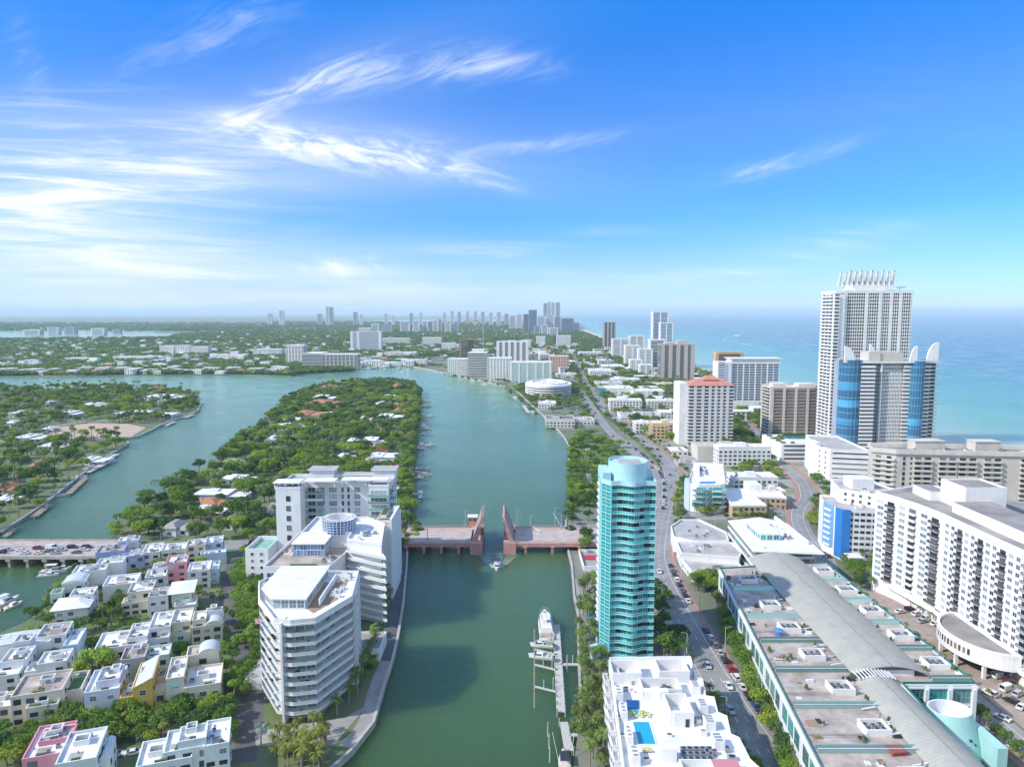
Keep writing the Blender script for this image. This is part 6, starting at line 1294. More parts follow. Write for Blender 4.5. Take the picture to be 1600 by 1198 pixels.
# ---------------------------------------------------------------- roads and paving
ROADS = []
def road(name, pts, w, m=None, z=LZ + .03, lines=True, k=4, px=True, dash=True, lanes=2):
    pts = smooth_line(PL(pts) if px else pts, k); ROADS.append((pts, w / 2))
    tag(strip(pts, -w / 2, w / 2, z).build(name, m or M_ASPH), kind='structure')
    if lines:
        mb = MB(); strip(pts, -w / 2 + .3, -w / 2 + .48, z + .006, mb); strip(pts, w / 2 - 2.7, w / 2 - 2.55, z + .006, mb)
        for q in range(1, lanes):
            off = -w / 2 + .3 + (w - 3) * q / lanes
            for (x, y, a) in walk(pts, 7.5):
                c, s = cos(a), sin(a); nx, ny = s, -c
                mb.quad([(x + nx * (off - .08) - c * 1.3, y + ny * (off - .08) - s * 1.3, z + .006), (x + nx * (off + .08) - c * 1.3, y + ny * (off + .08) - s * 1.3, z + .006), (x + nx * (off + .08) + c * 1.3, y + ny * (off + .08) + s * 1.3, z + .006), (x + nx * (off - .08) + c * 1.3, y + ny * (off - .08) + s * 1.3, z + .006)])
        tag(mb.build('road_markings', M_LINE), kind='structure')
    return pts
AVE = road('avenue', [(1262, 1262), (1205, 1180), (1163, 1121), (1131, 1071), (1100, 1020), (1070, 967), (1042, 915), (1028, 875), (1030, 840), (1038, 800), (1051, 760), (1049, 735), (1036, 715), (1019, 699), (992, 677), (965, 657), (944, 639), (928, 616), (915, 600), (907, 581), (899, 566), (893, 552), (884, 538)], 12, lanes=3)
WAV = road('west_carriageway', [(1020, 835), (1026, 800), (1030, 762), (1024, 740), (1010, 721), (980, 697), (955, 675), (935, 652), (926, 636)], 10, lanes=2, z=LZ + .022)
COL_ = road('coast_road', [P(1640, 1180), (141, 160), (141.5, 240), (141, 300), P(1288, 872), P(1262, 840), P(1250, 815), P(1251, 795), P(1262, 778), P(1257, 757), P(1243, 741), P(1225, 726), P(1205, 708), P(1190, 690), P(1165, 660), P(1120, 620)], 9.5, px=False)
road('side_street', [P(1060, 812), P(1120, 806), P(1180, 806), P(1240, 800)], 8, px=False, lines=False, z=LZ + .015)
road('bridge_street', [P(880, 826), P(950, 830), P(1022, 836)], 20, px=False, z=LZ + .012, lanes=4)
road('island_street', [P(160, 861), P(300, 853), P(400, 850), P(520, 846), P(640, 838)], 14, px=False, lanes=3)
road('townhouse_lane', [(392, 850), (366, 880), (356, 925), (364, 985), (388, 1060), (394, 1110), (380, 1190)], 6.5, M_ASPD, lines=False)
road('townhouse_street', [(-40, 1180), (120, 1162), (250, 1140), (392, 1108)], 7, M_ASPD, lines=False, z=LZ + .02)
road('townhouse_alley', [(20, 1110), (112, 1035), (150, 1000), (240, 985), (356, 960)], 4, M_ASPD, lines=False, z=LZ + .018)
road('island_lane', [(395, 850), (420, 800), (455, 755), (505, 710), (532, 690), (545, 670), (552, 650), (560, 630)], 5, M_PAVE, lines=False)
road('promenade', [(538, 1166), (570, 1128), (588, 1070), (603, 1032)], 4.0, M_PAVE, lines=False, z=LZ + .025)
road('quay_path', [(601, 1040), (612, 990), (620, 940), (626, 885), (628, 855)], 5.5, M_ASPD, lines=False, z=LZ + .02)
road('palm_point_road', [(0, 690), (60, 672), (120, 660), (180, 656), (240, 646)], 6, M_PAVE, lines=False)
def brick(pts, d0, d1, z=LZ + .12): tag(strip(pts, d0, d1, LZ, z1=z).build('brick_pavement', M_BRICK), kind='structure')
brick(AVE[:88], 6.05, 8.3); brick(COL_[:44], -7.6, -4.9); brick(COL_[24:], 4.9, 7.4)
tag(strip(AVE[:30], -8.6, -6.05, LZ, z1=LZ + .12).build('pavement', M_PAVE), kind='structure')
tag(strip(AVE[44:84], -9, -6.6, LZ, z1=LZ + .2).build('median_lawn', M_GRASS), kind='structure')
tag(MB().prism([(147, 188), (161, 188), (161, 292), (150, 300), (147, 280)], LZ - .1, LZ + .04).build('brick_driveway', mat('pink_brick_pavers', (.35, .28, .24), .85, .2, .4, detail=8)), kind='structure')
tag(MB().prism(PL([(936, 1040), (1010, 1040), (1055, 1030), (1035, 985), (1020, 940), (1018, 985), (933, 985)]), LZ - .1, LZ + .05).build('tower_forecourt', M_PAVE), kind='structure')
tag(MB().prism(PL([(897, 905), (935, 905), (935, 1000), (905, 960)]), LZ - .1, LZ + .04).build('tower_pool_deck', M_PAVE), kind='structure')
tag(MB().prism(PL([(915, 960), (934, 960), (934, 967), (918, 967)]), LZ, LZ + .09).build('tower_pool', G_POOL), kind='structure')
tag(MB().prism(PL([(1355, 905), (1300, 865), (1320, 850), (1372, 905)]), LZ - .1, LZ + .05).build('brick_plaza', MATS['pink_brick_pavers']), kind='structure')
tag(MB().prism(PL([(400, 1165), (520, 1165), (575, 1100), (540, 1120), (415, 1140), (398, 1150)]), LZ - .1, LZ + .04).build('condo_forecourt', M_PAVE), kind='structure')
tag(MB().prism(PL([(1205, 800), (1215, 782), (1245, 790), (1236, 806)]), LZ - .1, LZ + .035).build('car_park', M_ASPH), kind='structure')
tag(MB().prism(PL([(920, 637), (900, 628), (905, 610), (922, 620), (940, 650)]), LZ - .1, LZ + .02).build('car_park', M_ASPH), kind='structure')
tag(MB().prism(PL([(1060, 712), (1085, 712), (1110, 735), (1070, 740)]), LZ - .1, LZ + .03).build('car_park', M_PAVE), kind='structure')
tag(strip(smooth_line(PL([(918, 700), (916, 720), (920, 740), (925, 760)])), -2, 2, LZ + .03).build('park_path', M_PAVE), kind='structure')
tag(MB().prism(PL([(888, 700), (905, 668), (960, 690), (1000, 730), (985, 760), (930, 790), (890, 800)]), LZ - .2, LZ + .01).build('park_lawn', M_GRASS), kind='structure')
tag(MB().prism([(AVE[k][0] + 9, AVE[k][1]) for k in range(34, 84, 3)] + [(365, 2300), (368, 1100), (355, 640), (230, 470), (150, 400), (100, 400)], LZ - .3, LZ + .008).build('town_paving', mat('town_paving', (.36, .345, .31), .9, col2=(.17, .20, .10), scale=.045, detail=9)), kind='structure')
# more low blocks between the avenue and the ocean towers
tb_ = random.Random(31)
def clear(x0, y0, x1, y1):
    for f in FOOT:
        c = f[5]
        if abs(c.x - (x0 + x1) / 2) > 90 or abs(c.y - (y0 + y1) / 2) > 90: continue
        for i in range(4):
            for j in range(4):
                q = f[0] @ Vector((x0 + (x1 - x0) * i / 3, y0 + (y1 - y0) * j / 3, LZ))
                if f[1] - 4 < q.x < f[3] + 4 and f[2] - 4 < q.y < f[4] + 4: return False
    return all(min(hypot(px - x, py - y) for x in (x0, (x0 + x1) / 2, x1) for y in (y0, (y0 + y1) / 2, y1)) > w + 7 for pts, w in ROADS[:3] for px, py in pts)
AREA = [(AVE[k][0] + 12, AVE[k][1]) for k in range(40, 84, 3)] + [(330, 2300), (340, 1100), (325, 690), (150, 600)]; nb = 0
AREA2 = [(P(a, b)) for a, b in ((905, 560), (890, 540), (760, 560), (800, 590), (870, 600), (908, 605))]
for k in range(1500):
    if nb > 84: break
    ar = AREA if k % 4 else AREA2; x, y = tb_.uniform(min(p[0] for p in ar), max(p[0] for p in ar)), tb_.uniform(min(p[1] for p in ar), max(p[1] for p in ar)); w, d, h = tb_.uniform(14, 36), tb_.uniform(12, 28), tb_.choice((5, 7, 8, 11, 14))
    if not inside((x, y), ar) or not inside((x, y + d), ar) or not clear(x - w / 2, y, x + w / 2, y + d): continue
    far_house('low_block', f"{['low', 'broad', 'small'][nb % 3]} {['white', 'cream', 'pale'][h % 3]} block packed between the avenue and the ocean towers", 'low blocks between the avenue and the ocean', x, y, w, d, h, tb_.choice((0, .12, -.1)), (M_WHITE, M_CREAM, GW)[h % 3], tb_.choice((M_ROOFW, M_ROOFW, M_ROOFG))); nb += 1
# ---------------------------------------------------------------- trees
def leaf_mat(name, c0, c1, c2):
    m = bpy.data.materials.new(name); m.use_nodes = True; t = m.node_tree; b = t.nodes['Principled BSDF']; MATS[name] = m
    oi = N(t, 'ShaderNodeObjectInfo'); g = N(t, 'ShaderNodeNewGeometry')
    base = ramp(t, oi.outputs['Random'], [(0, c0), (.5, c1), (1, c2)])
    hs = N(t, 'ShaderNodeHueSaturation'); L(t, base, hs.inputs['Color']); L(t, math_(t, 'ADD', math_(t, 'MULTIPLY', g.outputs['Random Per Island'], .8), .62), hs.inputs['Value'])
    L(t, math_(t, 'ADD', math_(t, 'MULTIPLY', g.outputs['Random Per Island'], .03), .485), hs.inputs['Hue'])
    L(t, hs.outputs[0], b.inputs['Base Color']); b.inputs['Roughness'].default_value = .65; b.inputs['Specular IOR Level'].default_value = .25
    out = t.nodes['Material Output']; tr = N(t, 'ShaderNodeBsdfTranslucent'); L(t, hs.outputs[0], tr.inputs[0]); mx = N(t, 'ShaderNodeMixShader'); mx.inputs[0].default_value = .45
    L(t, b.outputs[0], mx.inputs[1]); L(t, tr.outputs[0], mx.inputs[2]); L(t, mx.outputs[0], out.inputs[0]); return m
M_LEAF = leaf_mat('broad_leaves', (.10, .19, .05), (.19, .31, .045), (.36, .44, .06))
M_LEAFD = leaf_mat('dark_leaves', (.07, .145, .045), (.11, .21, .05), (.17, .27, .055))
M_PALM = leaf_mat('palm_fronds', (.085, .16, .038), (.15, .235, .048), (.31, .31, .075))
M_BARK = mat('bark', (.17, .13, .10), .9, .3, 1.5); M_PBARK = mat('palm_bark', (.30, .26, .21), .9, .25, 1.5)
def crown_mb(seed, R_=4.3, H=4.6, lobes=16, per=70, leaf=.75, z0=3.2):
    r = random.Random(seed); o = MB(); ls = []
    for i in range(lobes):
        a = r.uniform(0, 2 * pi); q = R_ * .8 * math.sqrt(r.random()); z = z0 + H * (.30 + .45 * r.random() * (1 - (q / R_) ** 2)); ls.append((q * cos(a), q * sin(a) * r.uniform(.8, 1), z, r.uniform(.20, .44) * R_))
    for (x, y, z, s) in ls:
        for k in range(per):
            d = Vector((r.gauss(0, 1), r.gauss(0, 1), r.gauss(.35, .9))).normalized(); q = s * r.uniform(.75, 1.06); p = Vector((x + d.x * q, y + d.y * q, z + d.z * q * .8))
            n = (d + Vector((r.gauss(0, .5), r.gauss(0, .5), r.gauss(.2, .5)))).normalized(); t = n.cross(Vector((r.gauss(0, 1), r.gauss(0, 1), r.gauss(0, 1)))).normalized(); u = n.cross(t)
            w = leaf * r.uniform(.55, 1.1); h = leaf * r.uniform(.45, .9)
            o.quad([p - t * w * .5, p + u * h * .5, p + t * w * .5, p - u * h * .5])
    return o
def trunk_mb(seed, h=4.4, r0=.28):
    r = random.Random(seed); o = MB(); o.cyl(0, 0, 0, h * .62, r0, r0 * .65, 7, 0, cap=False)
    for i in range(4):
        a = i * pi / 2 + r.uniform(-.4, .4); o.bar((0, 0, h * .55), (cos(a) * 1.9, sin(a) * 1.9, h * 1.12), r0 * .6)
    return o
def palm_mb(seed, h, fr, n=18, droop=1.0, w=.62, up=.75):
    r = random.Random(seed); o = MB(); bx = r.uniform(-.08, .08) * h
    for i in range(n):
        a = 2 * pi * i / n + r.uniform(-.2, .2); el = up * r.uniform(-.25, 1.15); l = fr * r.uniform(.8, 1.08); pts = []; p = Vector((bx, 0, h)); e = el; seg = 6
        for k in range(seg + 1):
            pts.append(p.copy()); p = p + Vector((cos(a) * cos(e), sin(a) * cos(e), sin(e))) * l / seg; e -= droop * .30 * (1 + k * .12)
        side = Vector((-sin(a), cos(a), 0))
        for k in range(seg):
            u = k / seg; ww = w * (1.0 - u * .55) * (.55 if k == 0 else 1); q0, q1 = pts[k], pts[k + 1]; f = (q1 - q0)
            for s in (1, -1):
                for j in (0, 1):
                    b0 = q0 + f * (.5 * j); b1 = q0 + f * (.5 * j + .36); tip = side * s * ww + Vector((0, 0, -.42 * ww)) + f * .4
                    o.quad([b0, b1, b1 + tip * r.uniform(.8, 1.05), b0 + tip * r.uniform(.7, 1.0)])
    return o, bx
def ptrunk_mb(h, bx, r0=.2):
    o = MB(); n = 7; k = 5
    for i in range(k):
        u0, u1 = i / k, (i + 1) / k; x0, x1 = bx * u0 * u0, bx * u1 * u1; q0, q1 = r0 * (1.25 - .45 * u0), r0 * (1.25 - .45 * u1); s = len(o.v)
        o.v += [(x0 + q0 * cos(2 * pi * j / n), q0 * sin(2 * pi * j / n), h * u0 - .1) for j in range(n)] + [(x1 + q1 * cos(2 * pi * j / n), q1 * sin(2 * pi * j / n), h * u1) for j in range(n)]
        for j in range(n): o.f.append((s + j, s + (j + 1) % n, s + n + (j + 1) % n, s + n + j)); o.m.append(0)
    return o
BROAD, PALMS = [], []
for i in range(6):
    dk = i % 3 == 2; ml = M_LEAFD if dk else M_LEAF
    RH = ((4.3, 4.4), (5.7, 3.6), (3.5, 6.2), (4.9, 5.2), (5.3, 4.0), (3.9, 4.8))[i]; cm = crown_mb(i, *RH, 17 + i % 4, 72, .78); tm = trunk_mb(i)
    j = MB(); j.v = list(cm.v); j.f = list(cm.f); j.m = [0] * len(cm.f); j.add(MB() if 0 else tm, Matrix()); j.m = [0] * len(cm.f) + [1] * len(tm.f)
    BROAD.append((cm.mesh('crown', [ml]), tm.mesh('trunk', [M_BARK]), j.mesh('broadleaf_tree', [ml, M_BARK])))
for i, (h, f, n, dr, up) in enumerate(((7.5, 3.0, 18, 1.0, .8), (9.5, 3.1, 18, 1.15, .7), (6.0, 2.9, 20, .9, .95), (11.5, 3.0, 16, 1.2, .65), (4.0, 2.7, 20, .8, 1.05))):
    pm, bx = palm_mb(i + 20, h, f, n, dr, .62, up); tm = ptrunk_mb(h, bx); j = MB(); j.v = list(pm.v); j.f = list(pm.f); j.add(tm, Matrix()); j.m = [0] * len(pm.f) + [1] * len(tm.f)
    PALMS.append((pm.mesh('crown', [M_PALM]), tm.mesh('trunk', [M_PBARK]), j.mesh('palm_tree', [M_PALM, M_PBARK])))
# where things already stand
GRID = {}
for i, f in enumerate(FOOT):
    rr = hypot(f[3] - f[1], f[4] - f[2]) / 2 + 8; c = f[5]
    for gx in range(int((c.x - rr) // 40), int((c.x + rr) // 40) + 1):
        for gy in range(int((c.y - rr) // 40), int((c.y + rr) // 40) + 1): GRID.setdefault((gx, gy), []).append(i)
RGRID = {}
for pts, w in ROADS:
    for (x, y, a) in walk(pts, 3.0): RGRID.setdefault((int(x // 12), int(y // 12)), []).append((x, y, w))
def free(x, y, m=1.5, mr=1.0):
    for i in GRID.get((int(x // 40), int(y // 40)), ()):
        f = FOOT[i]; q = f[0] @ Vector((x, y, LZ))
        if f[1] - m < q.x < f[3] + m and f[2] - m < q.y < f[4] + m: return False
    gx, gy = int(x // 12), int(y // 12)
    for ax in (-1, 0, 1):
        for ay in (-1, 0, 1):
            for (rx, ry, w) in RGRID.get((gx + ax, gy + ay), ()):
                if hypot(rx - x, ry - y) < w + mr: return False
    return True
TREES = dict(b=[], p=[])
tr_ = random.Random(2024)
def scatter(poly, n, label, group, palm=.3, smin=.7, smax=1.2, gap=3.0, m=1.2, px=True, pk=(0, 1, 2), mr=.6, kinds=(0, 1, 2, 3, 4, 5)):
    poly = PL(poly) if px else poly; xs, ys = [p[0] for p in poly], [p[1] for p in poly]; got = []; tries = 0; cell = {}
    while len(got) < n and tries < n * 14:
        tries += 1; x, y = tr_.uniform(min(xs), max(xs)), tr_.uniform(min(ys), max(ys))
        if not inside((x, y), poly): continue
        c = (int(x // gap), int(y // gap))
        if any(hypot(x - a, y - b) < gap for i in (-1, 0, 1) for j in (-1, 0, 1) for a, b in cell.get((c[0] + i, c[1] + j), ())): continue
        if not free(x, y, m, mr): continue
        cell.setdefault(c, []).append((x, y)); isp = tr_.random() < palm; s = tr_.uniform(smin, smax)
        TREES['p' if isp else 'b'].append((x, y, s * (1.0 if isp else 1.0), tr_.uniform(0, 2 * pi), tr_.choice(pk if isp else kinds), label.replace('TREE', 'palm' if isp else 'leafy tree'), group.replace('TREE', 'palms' if isp else 'leafy trees'))); got.append(1)
def row(pts, step, label, group, palm=1.0, smin=.8, smax=1.1, jit=.8, pk=(0, 1), px=True, off=0.0, kinds=(0, 1, 2, 3, 4, 5)):
    pts = PL(pts) if px else pts
    if off: pts = offset_line(pts, off)
    for (x, y, a) in walk(pts, step, step * .5):
        isp = tr_.random() < palm; TREES['p' if isp else 'b'].append((x + tr_.uniform(-jit, jit), y + tr_.uniform(-jit, jit), tr_.uniform(smin, smax), tr_.uniform(0, 6.3), tr_.choice(pk if isp else kinds), label.replace('TREE', 'palm' if isp else 'leafy tree'), group.replace('TREE', 'palms' if isp else 'leafy trees')))
def one(px, py, s, k, label, palm=False): x, y = P(px, py); TREES['p' if palm else 'b'].insert(0, (x, y, s, 1.0, k, label, None))
# island south: lanes, gardens, quays
scatter([(340, 1010), (356, 880), (405, 862), (408, 960), (412, 1060), (420, 1140), (372, 1140), (350, 1060)], 66, 'bright green TREE between the townhouses and the nearest white condo', 'TREE beside the townhouse lane', .12, .55, .95, 3.4, .5, mr=-.8, kinds=(0, 1, 3, 4))
scatter([(0, 1150), (140, 1120), (345, 1108), (372, 1120), (360, 1160), (200, 1172), (0, 1198)], 66, 'dense green TREE along the street in front of the yellow house row', 'TREE along the townhouse street', .18, .5, .9, 3.0, .3, mr=-1.6)
scatter([(-10, 985), (30, 968), (70, 945), (105, 905), (165, 868), (240, 870), (345, 890), (345, 935), (200, 968), (130, 1000), (20, 1010)], 50, 'TREE between the rows of townhouses near the creek', 'TREE between the upper townhouses', .4, .5, .85, 3.2, .4, mr=-.5, pk=(2, 4, 0))
scatter([(0, 1090), (60, 1000), (140, 1000), (180, 1040), (130, 1085)], 14, 'TREE in the lane beside the cream stepped house', 'TREE by the cream house', .3, .5, .8, 3.2, .3, mr=-1)
scatter([(0, 1120), (60, 990), (140, 930), (250, 860), (350, 850), (352, 960), (345, 1090), (200, 1125)], 190, 'small garden shrub between the townhouses', 'garden shrubs between the townhouses', .25, .22, .42, 1.6, .15, mr=-.9, pk=(2, 4))
one(150, 1062, 1.45, 0, 'round spreading yellow green tree standing alone behind the lavender house'); one(305, 1108, .6, 3, 'pale flowering tree in front of the cream vaulted corner house'); one(318, 1122, .42, 4, 'yellow flowering shrub on the street corner by the cream corner house')
one(282, 1020, .55, 1, 'bright green shrub on the pale green house terrace')
scatter([(418, 1205), (425, 1150), (500, 1146), (518, 1165), (505, 1205)], 34, 'yellow green coconut TREE in the garden at the foot of the nearest white condo', 'garden TREE below the nearest condo', 1.0, .72, .98, 1.7, .1, pk=(0, 2, 4), mr=-3)
one(408, 1165, .85, 2, 'silver blue fan palm left of the garden coconut palms', True)
row([(520, 1125), (560, 1080), (585, 1030), (592, 985)], 5.2, 'coconut TREE beside the promenade east of the nearest white condo', 'promenade TREE', 1.0, .8, 1.05, 1.6, (0, 2)); row([(604, 965), (612, 915), (618, 880)], 4.6, 'yellow tipped coconut TREE on the quay beside the banded condo', 'quay TREE', 1, .65, .9, .8, (0, 1))
row([(560, 1075), (600, 985)], 4, 'dark TREE in the hedge by the service podium', 'hedge TREE beside the podium', .2, .3, .45, 1.2, (4,)); row([(615, 870), (640, 850), (652, 830)], 4, 'TREE at the island end of the pink bridge', 'TREE at the bridge head', .4, .6, .9, 2)
scatter([(380, 830), (430, 790), (435, 870), (405, 900), (385, 870)], 16, 'TREE left of the tall white slab block', 'TREE beside the tall slab', .5, .6, .95, 4, .5, mr=.2)
# bank below the teal tower
scatter([(904, 940), (930, 900), (934, 1040), (950, 1050), (952, 1110), (972, 1215), (905, 1215), (908, 1100), (905, 1020)], 74, 'coconut TREE on the bank between the docks and the white pool block', 'bank TREE by the docks', .86, .75, 1.1, 2.3, .1, pk=(0, 1, 2, 4))
scatter([(884, 800), (900, 770), (925, 760), (930, 870), (905, 878), (890, 868)], 16, 'dark dense TREE beside the mainland end of the pink bridge', 'TREE at the mainland bridge end', .05, .7, 1.1, 3.5, .3, mr=-2, kinds=(2, 5, 0))
scatter([(888, 700), (903, 668), (960, 690), (1005, 735), (1015, 770), (930, 800), (890, 800)], 120, 'TREE in the creek side park behind the teal tower', 'TREE in the creek side park', .15, .6, 1.05, 4.0, .5, mr=.4)
row([(892, 800), (893, 740), (893, 690)], 4.2, 'brownish mangrove TREE along the park bank', 'mangrove TREE on the park bank', 0, .4, .6, 1.2)
scatter([(1022, 930), (1045, 950), (1085, 1030), (1040, 1030), (1018, 990)], 14, 'dark round TREE right of the teal tower', 'TREE right of the teal tower', .15, .8, 1.15, 3.6, .2, mr=-.6, kinds=(2, 5, 2), pk=(0, 2))
row([(1040, 1025), (1075, 1040), (1090, 1050)], 3.2, 'palm cluster TREE at the corner of the teal tower forecourt', 'forecourt TREE', 1, .7, .9, 1, (0, 2))
row([(1096, 1080), (1125, 1130), (1160, 1185), (1190, 1230)], 4.4, 'palm TREE between the white pool block and the avenue', 'TREE beside the white pool block', .8, .55, .8, .7, (0, 2, 4))
# strip between the avenue and the lofts
S1 = [(x + 3.2, y) for x, y in PL([(1075, 890), (1100, 935), (1140, 1000), (1178, 1060), (1230, 1130), (1290, 1215)])]
scatter([P(1062, 870), P(1120, 885), P(1125, 930), (80, 250), (73, 200), (67, 150), (55, 130), P(1240, 1180), P(1185, 1095), P(1130, 1005), P(1085, 930)], 4, 'green TREE between the avenue and the teal glazed lofts', 'TREE between the avenue and the lofts', .32, .6, 1.0, 3.1, .4, px=False, pk=(0, 2, 0), mr=2.2)
FL = [(70.6 + (y - 136) * .1093 - 2.6, y) for y in range(138, 286, 3)]
row(FL, 2.5, 'green TREE in the narrow belt between the brick pavement and the teal glazed lofts', 'TREE in the loft belt', .35, .58, .92, .9, (0, 2, 0), px=False)
scatter([P(1062, 868), P(1108, 872), P(1120, 890), P(1122, 925), P(1095, 930)], 24, 'dense green TREE at the far corner of the loft block by the grey roofs', 'TREE at the loft corner', .3, .7, 1.0, 2.8, .2, px=False, mr=1)
row([(135.8, 150), (135.8, 292)], 3.4, 'green TREE along the coast road behind the lofts', 'TREE along the coast road', .3, .5, .75, .5, (2, 4), px=False)
row([(146.4, 205), (146.4, 290)], 7.5, 'small TREE on the driveway edge below the white condo', 'driveway TREE', .9, .4, .55, .5, (0, 2), px=False); row([(160.2, 246), (160.2, 285)], 6.5, 'short TREE against the white condo colonnade', 'colonnade TREE', 1, .5, .6, .3, (0,), px=False)
scatter([(1290, 870), (1315, 830), (1370, 880), (1378, 925), (1350, 930), (1330, 905)], 22, 'TREE in the plaza between the blue striped hotel and the white condo', 'plaza TREE', .6, .55, .85, 3.2, .5, mr=.2, pk=(2, 0))
scatter([(1262, 840), (1262, 795), (1290, 770), (1300, 830), (1290, 860)], 18, 'TREE in front of the blue striped hotel', 'TREE by the hotel', .6, .7, 1, 3.4, .4, mr=.4, pk=(2, 0, 1))
row([(1065, 830), (1058, 800), (1062, 770), (1075, 752)], 3.4, 'TREE on the outer side of the avenue bend', 'TREE on the avenue bend', .7, .65, .95, 1.6, (0, 2)); row([(1082, 800), (1100, 806), (1125, 800)], 3.4, 'palm TREE in front of the curved balcony block', 'TREE at the balcony block', .8, .6, .8, 1.4, (0, 2))
row([(1148, 808), (1165, 806), (1182, 806), (1205, 803)], 5, 'feathery date TREE in front of the low cream block', 'date TREE before the cream block', 1, .85, 1.0, 1, (2,)); row([(1130, 812), (1210, 808)], 4, 'round grey green TREE below the date palms', 'low TREE below the date palms', 0, .45, .55, 1)
scatter([(1128, 745), (1135, 728), (1215, 728), (1222, 760), (1180, 770), (1150, 755)], 26, 'green TREE in the yard behind the cream block', 'TREE behind the cream block', .2, .6, 1, 3.6, .2, mr=.3); scatter([(1205, 735), (1190, 690), (1215, 675), (1250, 720), (1275, 770), (1255, 730)], 34, 'TREE along the coast road near the pool deck block', 'TREE by the pool deck block', .4, .6, 1.0, 4, .3, mr=.4)
scatter([(1130, 700), (1150, 655), (1205, 650), (1205, 700), (1180, 715)], 60, 'dark TREE in the grove below the blue glass condo', 'TREE in the grove', .1, .8, 1.3, 4.6, .3, mr=.5, kinds=(2, 5, 0)); scatter([(1270, 760), (1265, 735), (1285, 745), (1320, 770), (1300, 790)], 14, 'palm TREE before the white parking podium', 'TREE before the podium', .6, .6, .9, 3.5, .3)
row([(1056, 742), (1035, 715), (1005, 692), (970, 665)], 6, 'small TREE along the red brick pavement of the avenue', 'TREE on the brick pavement', .3, .35, .55, .6, off=9.5); MED = offset_line(AVE[44:84], -7.9); row(MED, 6.5, 'small TREE in the avenue median', 'median TREE', .6, .35, .55, .4, (2, 4), px=False)
row(AVE[66:], 9, 'TREE lining the far avenue', 'TREE lining the far avenue', .3, .6, 1, 2, off=-9, px=False); row(AVE[66:], 11, 'TREE lining the far avenue', 'TREE lining the far avenue', .3, .6, 1, 2, off=11, px=False)
scatter([(X(960, 660), 640), (300, 650), (385, 900), (385, 1560), (370, 2400), (120, 2400), (X(912, 1100), 1100)], 2600, 'TREE among the low white blocks between avenue and beach', 'TREE among the low blocks', .3, .75, 1.4, 4.5, .6, px=False)
row([(690, 584), (745, 595), (790, 605), (830, 632), (850, 655)], 9, 'TREE along the quay of the curved bank', 'TREE on the curved bank', .6, .5, .9, 3, off=7); scatter([(800, 606), (835, 640), (905, 640), (925, 660), (900, 600), (870, 596)], 260, 'TREE round the oval white condo', 'TREE round the oval condo', .35, .6, 1, 4, .6)
scatter([(640, 570), (700, 580), (790, 601), (850, 650), (905, 668), (925, 640), (905, 590), (890, 550), (760, 545), (640, 560)], 420, 'TREE between the creek condos and the avenue', 'TREE behind the curved bank', .3, .7, 1.2, 4.5, .8)
scatter([(76.5, 215), (77.5, 250), (78.5, 296), (85, 296), (82.5, 260), (79, 215)], 52, 'green TREE on the lawn beside the far end of the teal glazed lofts', 'TREE on the loft lawn', .3, .55, .9, 2.6, .2, px=False, mr=2)
# island north and the left island
ISN = [(x, y) for x, y in ISLE[8:] + ISLW[:17] + PL([(250, 845), (400, 850), (440, 850)])]
scatter(ISN[:], 1250, 'TREE in the leafy villa gardens of the island', 'TREE in the island gardens', .2, .7, 1.5, 3.8, 1.8, px=False, mr=-.6)
row(ISLE[9:16], 5.0, 'TREE along the dock side bank of the island', 'TREE on the dock side bank', .35, .8, 1.2, 1.6, px=False, off=-4.5); row(ISLW[:10], 6, 'TREE along the west bank of the island', 'TREE on the west bank', .45, .8, 1.2, 2, px=False, off=-5)
PLOT = PL([(62, 684), (85, 668), (140, 661), (200, 662), (228, 668), (205, 682), (150, 685)])
LGI = LGP[:]
scatter(LGI, 1350, 'TREE in the villa gardens of the left island', 'TREE on the left island', .40, .7, 1.55, 3.7, 1.6, px=False, pk=(0, 1, 3)); row([(20, 700), (60, 680), (120, 668), (200, 660), (240, 650)], 8, 'tall royal TREE along the road on the left island', 'royal TREE on the left island', 1, .95, 1.2, 2.5, (3,)); row([(0, 648), (100, 642), (220, 634), (300, 625)], 9, 'tall TREE on the ridge of the left island', 'ridge TREE on the left island', 1, .95, 1.25, 6, (3, 1))
for k in 'bp': TREES[k] = [t for t in TREES[k] if not inside(t, PLOT)]
IND = 300
SPEC = [('silver', (.34, .42, .38)), ('yellow flowering', (.60, .50, .05)), ('pale flowering', (.46, .50, .34)), ('yellow green leafy', (.28, .36, .06)), ('spreading yellow', (.26, .36, .055)), ('bright green shrub', (.20, .38, .05)), ('brownish', (.21, .21, .075)), ('yellow green coconut', (.25, .28, .06)), ('yellow tipped', (.24, .26, .06)), ('bright green', (.19, .31, .05)), ('grey green', (.19, .25, .16)), ('coconut', (.20, .27, .07))]
SPM = {}
def special(me, lab):
    for i, (k, c) in enumerate(SPEC):
        if k in lab:
            if (me.name, i) not in SPM:
                m = MATS.get('leaves_%d' % i) or leaf_mat('leaves_%d' % i, tuple(q * .7 for q in c), c, tuple(q * 1.25 for q in c)); n = me.copy(); n.materials[0] = m; SPM[(me.name, i)] = n
            return SPM[(me.name, i)]
    return me
